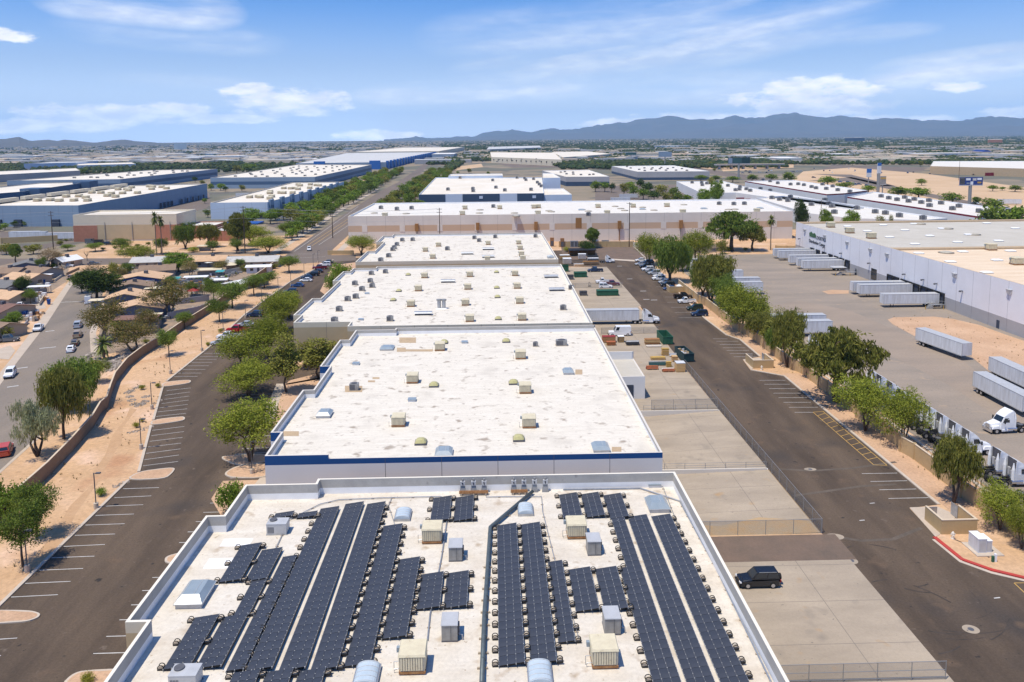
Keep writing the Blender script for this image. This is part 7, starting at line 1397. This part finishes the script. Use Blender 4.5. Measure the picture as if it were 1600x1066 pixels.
for k in range(6): b = MB(); x = 6+k*(Lb-12)/5; b.box(x-1,x+1,4,12,0,6); b.build('pier', m['wall_grey'], t)
# steel dock stairs
for lab, xw, x0, x1 in (('steel dock stair with yellow bollards beside the nearest docked trailer',1482,128.5,133.9),('steel dock platform with stair in the middle of the lavender wall',1341,126.5,133.9)):
    y = wallY(xw); t = thing('dock_stair', lab, 'stair', (x0,y,0)); L_ = x1-x0; b = MB()
    for k in range(6): b.box(k*.3,(k+1)*.3,-.6,.6,0,.2*(k+1))
    b.box(1.8,L_,-.7,.7,1.1,1.25); b.build('tread', m['galv'], t)
    for s in (-.65,.65): b = MB(); b.tube([(0,s,1.0),(1.8,s,2.2),(L_,s,2.2)],.04,6); [b.tube([(x,s,.2),(x,s,2.2)],.03,5) for x in (1.8,3.2,L_-.1)]; b.build('handrail', m['galv'], t)
    for k in range(2): b = MB(); b.tube([(-.8+k*5.4,-1.3,0),(-.8+k*5.4,-1.3,1.1)],.12,8); b.build('bollard', m['yellow'], t)
    if 'middle' in lab: b = MB(); b.box(-1.5,3.5,-1.0,2.8,2.9,3.05); b.build('canopy', m['metal_light'], t)
# electrical cabinets along the banded warehouse
for i, (x, y, c_) in enumerate(((862.5,385,'rust'),(878.5,386,'rust'),(943,385,'metal_grey'),(894,386,'galv'),(900,386,'galv'),(948,385,'metal_grey'))): p = P(x,y); t = thing('utility_cabinet', nth(i)+' wall side utility cabinet by the banded warehouse', 'cabinet', (p.x,p.y-.2,0), 0, 'cabinets by the banded warehouse'); MB().box(-.9,.9,-.5,.5,0,4.2 if c_ == 'rust' else 3).build('cabinet', m[c_], t); MB().box(-.7,.7,-.53,-.5,.3,2.6).build('door', m['metal_dark'], t)
# ------------------------------------------------------------------ houses
ROOF = dict(tan=mat('roof_tan_shingle',(0.62,0.41,0.25),.95,(0.53,0.345,0.205),.5,.5,fine=(3,.12)), brown=mat('roof_brown_shingle',(0.29,0.20,0.135),.95,(0.24,0.165,0.115),.5,.5,fine=(3,.12)), grey=mat('roof_grey_shingle',(0.16,0.155,0.15),.95,(0.20,0.19,0.18),.5,.5,fine=(3,.12)), pale=mat('roof_pale',(0.52,0.50,0.46),.9,(0.44,0.42,0.39),.5,.5,fine=(2,.06)), red=mat('roof_redbrown',(0.23,0.13,0.10),.95,(0.19,0.11,0.085),.5,.5,fine=(3,.12)), white=mat('roof_white_sheet',(0.74,0.73,0.70),.8), teal=mat('roof_teal',(0.06,0.32,0.33),.7), cream=mat('roof_cream',(0.66,0.57,0.40),.9))
m['house_blue'] = mat('house_blue',(0.03,0.075,0.25),.7); m['house_grey'] = mat('house_grey',(0.27,0.27,0.26),.9); m['house_tan'] = mat('house_tan',(0.46,0.36,0.26),.9); m['house_slate'] = mat('house_slate',(0.12,0.14,0.19),.9)
def house(label, x, y, w_, d_, rf, wl, ax='y', rz=R(18), h=2.6, rise=1.5, cooler=True, name='family_house', cat='house'):
    p = P(x, y, h); t = thing(name, label, cat, (p.x,p.y,0), rz); w_ *= 1.12; d_ *= 1.1; a, c = w_/2, d_/2; b = MB()
    b.box(-a,a,-c,c,0,h)
    if ax == 'y':
        for s in (-1,1): b.face([(-a,s*c,h),(a,s*c,h),(0,s*c,h+rise)][::-s])
    else:
        for s in (-1,1): b.face([(s*a,-c,h),(s*a,c,h),(s*a,0,h+rise)][::s])
    b.build('wall', m[wl], t); e = .5; b = MB(); th = .14
    if ax == 'y':
        zl = h-rise*e/a
        for s in (-1,1): b.hexa([(0,-c-e,h+rise),(s*(a+e),-c-e,zl),(s*(a+e),c+e,zl),(0,c+e,h+rise)][::s], [(0,-c-e,h+rise+th),(s*(a+e),-c-e,zl+th),(s*(a+e),c+e,zl+th),(0,c+e,h+rise+th)][::s])
    else:
        zl = h-rise*e/c
        for s in (-1,1): b.hexa([(-a-e,0,h+rise),(-a-e,s*(c+e),zl),(a+e,s*(c+e),zl),(a+e,0,h+rise)][::-s] if s < 0 else [(-a-e,0,h+rise),(a+e,0,h+rise),(a+e,c+e,zl),(-a-e,c+e,zl)][::-1], [(-a-e,0,h+rise+th),(-a-e,s*(c+e),zl+th),(a+e,s*(c+e),zl+th),(a+e,0,h+rise+th)][::-s] if s < 0 else [(-a-e,0,h+rise+th),(a+e,0,h+rise+th),(a+e,c+e,zl+th),(-a-e,c+e,zl+th)][::-1])
    ro = b.build('roof', ROOF[rf], t)
    if cooler: b = MB(); b.box(-.6+a*.12,.6+a*.12,-.6,.6,h+rise*.7,h+rise+.95); b.build('cooler', m['metal_dark'], ro)
    for x_ in (-a*.55,a*.5): MB().box(x_-.6,x_+.6,-c-.03,-c+.02,.95,1.95).build('window', m['glass_dark'], t)
    MB().box(-.45,.45,-c-.04,-c+.02,.05,2.1).build('door', m['metal_dark'], t); MB().box(a-.02,a+.03,-1.0,.6,.95,1.95).build('window', m['glass_dark'], t)
    return t
for a in (('long grey metal roofed house below the yellow green tree',235,407,11.5,9,'pale','house_tan','x',R(8)),('brown roofed house behind the blue gabled one',247,420,11,9,'brown','house_grey','x'),('tan roofed house with a bright blue gable wall',224,433.5,15,10,'tan','house_blue','y',R(8)),('grey brown roofed house between the blue and tan gables',207,447,12,8,'brown','house_grey','y'),('tan roofed house with a white swamp cooler by the browning tree',200,462,10.5,9,'tan','house_slate','y',R(14)),('tan roofed house nearest the big browning trees',221,478,12.5,10,'tan','house_slate','y',R(12)),
  ('grey flat walled lean-to house with a window unit by the lit yard',216,496,9.5,4.5,'red','house_grey','x',R(6),3.0,.4),('dark gabled house near the brown tree crown',46,413,11,11,'grey','house_slate','y',R(20)),('brown roofed house in front of the dark gable',63,423,11,9,'brown','house_grey','x',R(-24)),('tan roofed house across the street bend',42,433,11.5,9,'tan','house_tan','x',R(-20)),('dark grey roofed house at the frame edge',8,444,12,10,'grey','house_grey','x',R(-18)),('pale tan roofed house above the driveway cars',15,461,11,9.5,'tan','house_tan','x',R(-20)),('red brown roofed house at the frame edge by the blue bins',2,483,10,12,'red','house_tan','x',R(-18)),('brown roofed house at the frame edge behind the grey roof',14,424,11,7,'brown','house_tan','x',R(-10)),('small cream house with a white roof at the street corner',104,406,6.5,8,'white','house_tan','y',R(-25)),
  ('orange tan roofed house behind the bright green tree',330,405.5,11.5,8,'tan','house_slate','x',R(4)),('long pale roofed house at the end of the brown wall',397,406,18,10,'pale','house_tan','x',R(6)),('brown roofed house at the frame edge by the yellow shrub',-12,512,10,10,'brown','house_tan','x',R(-18))): house(*a)
house('white roofed shed by the brown wall end',405,416,8,4,'white','wall_white','x',R(6),2.4,.5,False,'garden_shed','shed'); house('long white roofed carport along the brown wall',384,439,5.5,14,'white','house_grey','y',R(-30),2.3,.4,False,'garden_shed','shed')
for lab, x, y, w_, d_, rf in (('white awning beside the teal one',229,437,6.5,4,'white'),('teal awning in the back yard',270,435,5,4,'teal'),('white trailer roof in the back yards',306,432.5,8.5,3,'white'),('cream canopy roof in the back yards',326,421,10,4,'cream'),('white shed roof by the silver car',69,430,5,4,'white'),('white awning roof in the yards below the cream canopy',340,437,7,3.5,'white'),('blue tarp shelter in the back yards',344,424,3,4,'teal'),('white boat shaped cover in the side yard',61,447.5,7,2.5,'white'),('cream patio roof by the grey lean-to',237,493,5,5,'cream'),('cream patio roof by the tan gables',241,450,6,3,'cream'),('pale awning at the street under the dark tree',150,469,4,3,'cream'),('camper roof by the yellow green tree',195,419.5,6,3.5,'white'),('white shed by the fence of the tan hall',321,384,7,4,'cream')):
    p = P(x,y,2.4); t = thing('yard_canopy', lab, 'canopy', (p.x,p.y,0), R(8)); a, c = w_/2, d_/2; b = MB(); b.hexa([(-a,-c,2.35),(a,-c,2.35),(a,c,2.5),(-a,c,2.5)],[(-a,-c,2.45),(a,-c,2.45),(a,c,2.62),(-a,c,2.62)]); b.build('roof', ROOF[rf], t)
    for sx in (-1,1):
        for sy in (-1,1): MB().box(sx*a*.93-.06,sx*a*.93+.06,sy*c*.9-.06,sy*c*.9+.06,0,2.38).build('post', m['metal_grey'], t)
    MB().box(-a*.8,a*.6,-c*.2,c*.7,0,1.6).build('stored_goods', m['house_grey'], t)
for lab, x, y, c_, r_ in (('white garden umbrella among the back yard roofs',328,417,'white',2.6),('beige gazebo roof among the back yards',361,421,'cream',3.0),('red garden umbrella in the lit yard',303,463,'redu',2.2)):
    p = P(x,y); t = thing('garden_umbrella', lab, 'umbrella', (p.x,p.y,0)); b = MB(); n=8; b.hexa([(r_*math.cos(k*.785),r_*math.sin(k*.785),2.0) for k in range(n)],[(.1*math.cos(k*.785),.1*math.sin(k*.785),2.9) for k in range(n)]); b.build('canopy', m['red'] if c_ == 'redu' else ROOF[c_], t); b = MB(); b.tube([(0,0,0),(0,0,2.9)],.04,6); b.build('pole', m['metal_grey'], t)
t = thing('wheelie_bin', '', 'bin'); b = MB(); b.hexa([(-.25,-.3,.1),(.25,-.3,.1),(.25,.3,.1),(-.25,.3,.1)],[(-.32,-.38,1.05),(.32,-.38,1.05),(.32,.38,1.05),(-.32,.38,1.05)]); b.build('bin_body', m['bin_blue'], t); MB().box(-.34,.34,-.4,.4,1.05,1.13).build('lid', m['bin_blue'], t); bin_ = Proto(t)
for x, y, lab in ((76.6,476,'blue wheelie bin alone at the street kerb'),(38,496,'blue bin beside the round green tree'),(41,494.5,'second blue bin beside the round green tree'),(69,444,'blue bin before the white shed')): p = P(x,y); bin_((p.x,p.y,.02), .3, lab, None, 1.5)
rr = random.Random(9); b = MB()
for x, y in ((150,562),(156,555),(163,568),(170,572),(178,567),(187,560),(196,556),(176,577),(183,571),(143,556)): rocks(b, P(x,y), 1.6, 1.6, 30, .55)
tag(b.build('rubble', m['rock']), kind='stuff')
b = MB()
for x, y in ((60,462),(63,470),(30,488),(55,492),(290,447),(305,450),(318,445),(330,447),(280,441),(312,440),(345,446),(352,441),(262,428),(62,455),(66,448),(270,440),(282,446),(296,438),(322,436),(340,438),(358,432),(372,428),(330,452),(312,458),(284,455),(272,462),(248,458),(182,452),(176,470),(186,482),(250,500),(245,512),(66,436),(58,430),(88,424),(96,420),(72,424),(40,470),(28,474),(52,468),(20,500),(44,500),(56,500),(335,430),(300,444),(325,452)):
    c = P(x,y)
    for _ in range(10): q = c+Vector((rr.uniform(-2.2,2.2),rr.uniform(-2.2,2.2),0)); s = rr.uniform(.3,.9); b.box(q.x-s,q.x+s*.6,q.y-s*.5,q.y+s*.5,0,rr.uniform(.4,1.4),rr.randrange(5))
tag(b.build('yard_clutter_litter', [m['white_obj'],m['house_grey'],m['block'],m['metal_dark'],m['rust']]), kind='stuff')
# ------------------------------------------------------------------ the far city
rr = random.Random(21)
RF = [mat('far_white',(0.74,0.72,0.68),.9), mat('far_tan',(0.50,0.36,0.24),.9), mat('far_beige',(0.60,0.50,0.38),.9), mat('far_grey',(0.36,0.36,0.36),.9), mat('far_terra',(0.40,0.21,0.13),.9)]
def free(x, y):
    return not any(x0 < x < x1 and y0 < y < y1 for x0, x1, y0, y1 in ((-340,-130,380,2300),(-520,-370,780,1130),(-90,262,100,470),(-70,70,540,860),(55,135,800,1000),(150,270,890,1120),(-60,110,1200,1700),(-430,-100,2200,3350),(90,560,440,1100),(-150,-80,380,1500)))
def hse(mk, wl, L_, D_, h, flat):
    b = MB(); a, c = L_/2, D_/2; b.box(-a,a,-c,c,0,h)
    t = thing('city_building', '', 'building'); b.build('wall', wl, t); b = MB()
    if flat: b.box(-a-.3,a+.3,-c-.3,c+.3,h,h+.6)
    else: b.hexa([(-a-.6,-c-.6,h),(a+.6,-c-.6,h),(a+.6,c+.6,h),(-a-.6,c+.6,h)],[(-a*.5,-.1,h+2.6),(a*.5,-.1,h+2.6),(a*.5,.1,h+2.6),(-a*.5,.1,h+2.6)])
    b.build('roof', mk, t); return Proto(t)
HS = [hse(RF[1],m['house_tan'],15,12,3,False), hse(RF[4],m['house_tan'],16,12,3,False), hse(RF[2],m['house_tan'],18,12,3.4,False), hse(RF[0],m['wall_pale'],70,36,8,True), hse(RF[2],m['wall_cream'],60,34,9,True), hse(RF[0],m['wall_slate'],120,46,10,True)]
for i in range(130):
    v = rr.uniform(228,256); x = rr.uniform(-30,1630); p = P(x,v)
    if not free(p.x,p.y): continue
    east = x > 690; k = rr.choice((0,0,1,2,2)) if east and rr.random() < .75 else rr.choice((3,3,4,5))
    HS[k]((p.x,p.y,0), rr.choice((0,0,1.57))+rr.uniform(-.05,.05), ('low tan roofed house among trees in the far eastern suburb' if k < 3 else 'pale flat roofed building in the far city beyond the warehouses'), 'far suburb houses' if k < 3 else 'far flat roofed buildings', 1.0 if k < 3 else rr.uniform(.7,1.2))
b = MB()
for i in range(5600):
    v = 214.5+42*rr.random()**1.9; x = rr.uniform(-60,1660); v -= (x-800)*0.0035*(1 if v < 225 else .6); hy = 215-(x-800)*.0091
    if v < hy+2.2: v = hy+2.2+rr.random()*5
    p = P(x,v)
    if p.y > 13000 or not free(p.x,p.y): continue
    east = x > 690
    if east and rr.random() < .8: L_, D_, h, c_ = rr.uniform(14,26), rr.uniform(12,18), rr.uniform(4,6.5), rr.choice((1,1,2,2,4))
    else: L_, D_, h, c_ = rr.uniform(20,80), rr.uniform(20,45), rr.uniform(5,10), rr.choice((0,2,2,3,3,1))
    b.box(p.x-L_/2,p.x+L_/2,p.y-D_/2,p.y+D_/2,0,h,3 if c_ in (0,3) else 2,c_,False)
tag(b.build('far_city_rooftops', RF), kind='stuff')
TK = ['far0','far1','far2','far3']
for i in range(150):
    v = rr.uniform(238,275); x = rr.uniform(-20,1620); p = P(x,v)
    if not free(p.x,p.y) or (x > 1240 and v > 262): continue
    s = rr.uniform(.8,1.5); TREES[rr.choice(TK)][0]((p.x,p.y,0), rr.uniform(0,6), 'green tree in the belts between the far warehouses' if x < 690 else 'green tree between the houses of the near eastern suburb', 'belt trees west' if x < 690 else 'suburb trees east', (s,s,s*.9))
b = MB()
def blobtree(b, x, y, r_, h):
    n = 6; a0 = rr.random()*6; i = len(b.v); mm = rr.randrange(3)
    lv = [(0.18,.75),(.5,1.0),(.82,.7)]
    for f, q in lv:
        for k in range(n): a = a0+k*6.283/n; w_ = r_*q*rr.uniform(.75,1.2); b.v.append((x+w_*math.cos(a), y+w_*math.sin(a), h*f))
    b.v.append((x,y,h))
    for l in range(2):
        for k in range(n): j = (k+1)%n; b.f.append((i+l*n+k,i+l*n+j,i+(l+1)*n+j,i+(l+1)*n+k)); b.m.append(rr.choice((mm,mm,rr.randrange(3))))
    for k in range(n): b.f.append((i+2*n+k,i+2*n+(k+1)%n,i+3*n)); b.m.append(mm)
cnt = 0
for i in range(64000):
    x = rr.uniform(-60,1660) if i % 3 else rr.uniform(690,1660); hy = 215-(x-800)*.0091; v = hy+1.6+(50*rr.random()**1.7 if i < 38000 else 44*rr.random()**.8); p = P(x,v)
    if p.y > 15000 or not free(p.x,p.y): continue
    if x > 1230 and v > 258: continue
    if x > 690 and 238 < v < 246 and rr.random() < .3: continue
    n_ = math.sin(p.x*.006+math.sin(p.y*.0021)*2)+math.sin(p.y*.0042+1.3+math.sin(p.x*.003))
    if x < 690 and n_ < -.3 and rr.random() < .5: continue
    if x >= 690 and n_ < -1.5 and rr.random() < .4: continue
    s = rr.uniform(2.6,5.0)*(1 if p.y < 3000 else 1.3); blobtree(b, p.x, p.y, s, s*rr.uniform(1.25,1.8)); cnt += 1
fm = [mat('far_shaded_leaf_'+k,c,.95,island=.3) for k, c in (('green',(0.034,0.056,0.016)),('deep',(0.022,0.038,0.013)),('olive',(0.062,0.072,0.022)))]  # crowns' self-shadow is put into these darkened leaf colours
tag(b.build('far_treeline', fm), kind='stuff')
# ------------------------------------------------------------------ mountains
mm_ = mat('mountain_rock',(0.15,0.13,0.115),.95,(0.105,0.10,0.095),.0012,.6)
def ridge(name, prof, dist, depth, seed, jag, wid=24):
    """prof: skyline (px, row); a ridge with fore slopes and spurs at its own distance"""
    r2 = random.Random(seed); pr_ = []; X0, X1 = prof[0][0], prof[-1][0]; n = int((X1-X0)/5)
    import bisect
    xs = [q[0] for q in prof]
    for i in range(n+1):
        x = X0+(X1-X0)*i/n; k = min(len(prof)-2, max(0, bisect.bisect(xs, x)-1)); u = (x-xs[k])/(xs[k+1]-xs[k]); u = u*u*(3-2*u)*.5+u*.5; y = prof[k][1]*(1-u)+prof[k+1][1]*u
        d = FW+RT*((x-800)/CF)-UP*((y-CCY)/CF); d = d/math.hypot(d.x,d.y); pr_.append((d.x*dist, d.y*dist, max(0, CH+d.z*dist), d.x, d.y))
    rows = []; K = 9
    from mathutils import noise as nz_
    for j in range(-K, 4):
        row = []
        for (x, y, z, dx, dy) in pr_:
            f = 1-abs(j)/K if j < 0 else 1-j/4; q = dist+depth*j/K; nn = nz_.fractal(Vector((x*.00035+seed, j*.55, y*.0003)), 1.0, 2.0, 4); zz = z*(f**1.35)*(1+(0.9*nn if j != 0 else 0)*(1 if abs(f) < .99 else 0))+ (r2.uniform(-1,1)*jag if j == 0 else 0)
            if j <= -K or j >= 3: zz = -2
            row.append((dx*q, dy*q, zz))
        rows.append(row)
    b = MB(); W_ = len(pr_); b.v = [p for r_ in rows for p in r_]
    for j in range(len(rows)-1):
        for i in range(W_-1): b.f.append((j*W_+i, j*W_+i+1, (j+1)*W_+i+1, (j+1)*W_+i)); b.m.append(0)
    return tag(b.build(name, mm_), kind='structure')
ridge('mountains', [(600,218),(636,216),(650,213.5),(668,216),(700,215.5),(716,213),(740,214),(757,208.5),(780,205),(800,203),(830,206.5),(850,203),(863,201),(885,203.5),(905,201),(925,197),(945,194.5),(965,191.5),(985,193.5),(1010,191),(1035,190),(1060,189),(1075,190),(1100,187.5),(1125,186.5),(1145,180.5),(1165,183.5),(1190,183.5),(1215,178.5),(1240,176),(1262,180.5),(1290,183.5),(1310,181.5),(1335,185),(1360,187),(1390,186),(1410,184.5),(1440,188.5),(1465,187.5),(1500,189),(1525,184.5),(1545,182.5),(1575,183),(1610,185),(1680,184),(1760,190)], 24000, 6500, 3, 18)
ridge('hills', [(-80,220),(-20,219),(8,217.5),(20,215.5),(29,214),(37,217),(48,220.5),(62,219.5),(75,219),(90,221),(100,219.5),(116,220.5),(130,222),(148,223.5),(165,222),(178,220.5),(195,219.8),(214,222),(235,223),(255,224.5),(280,225)], 11000, 2500, 8, 3)
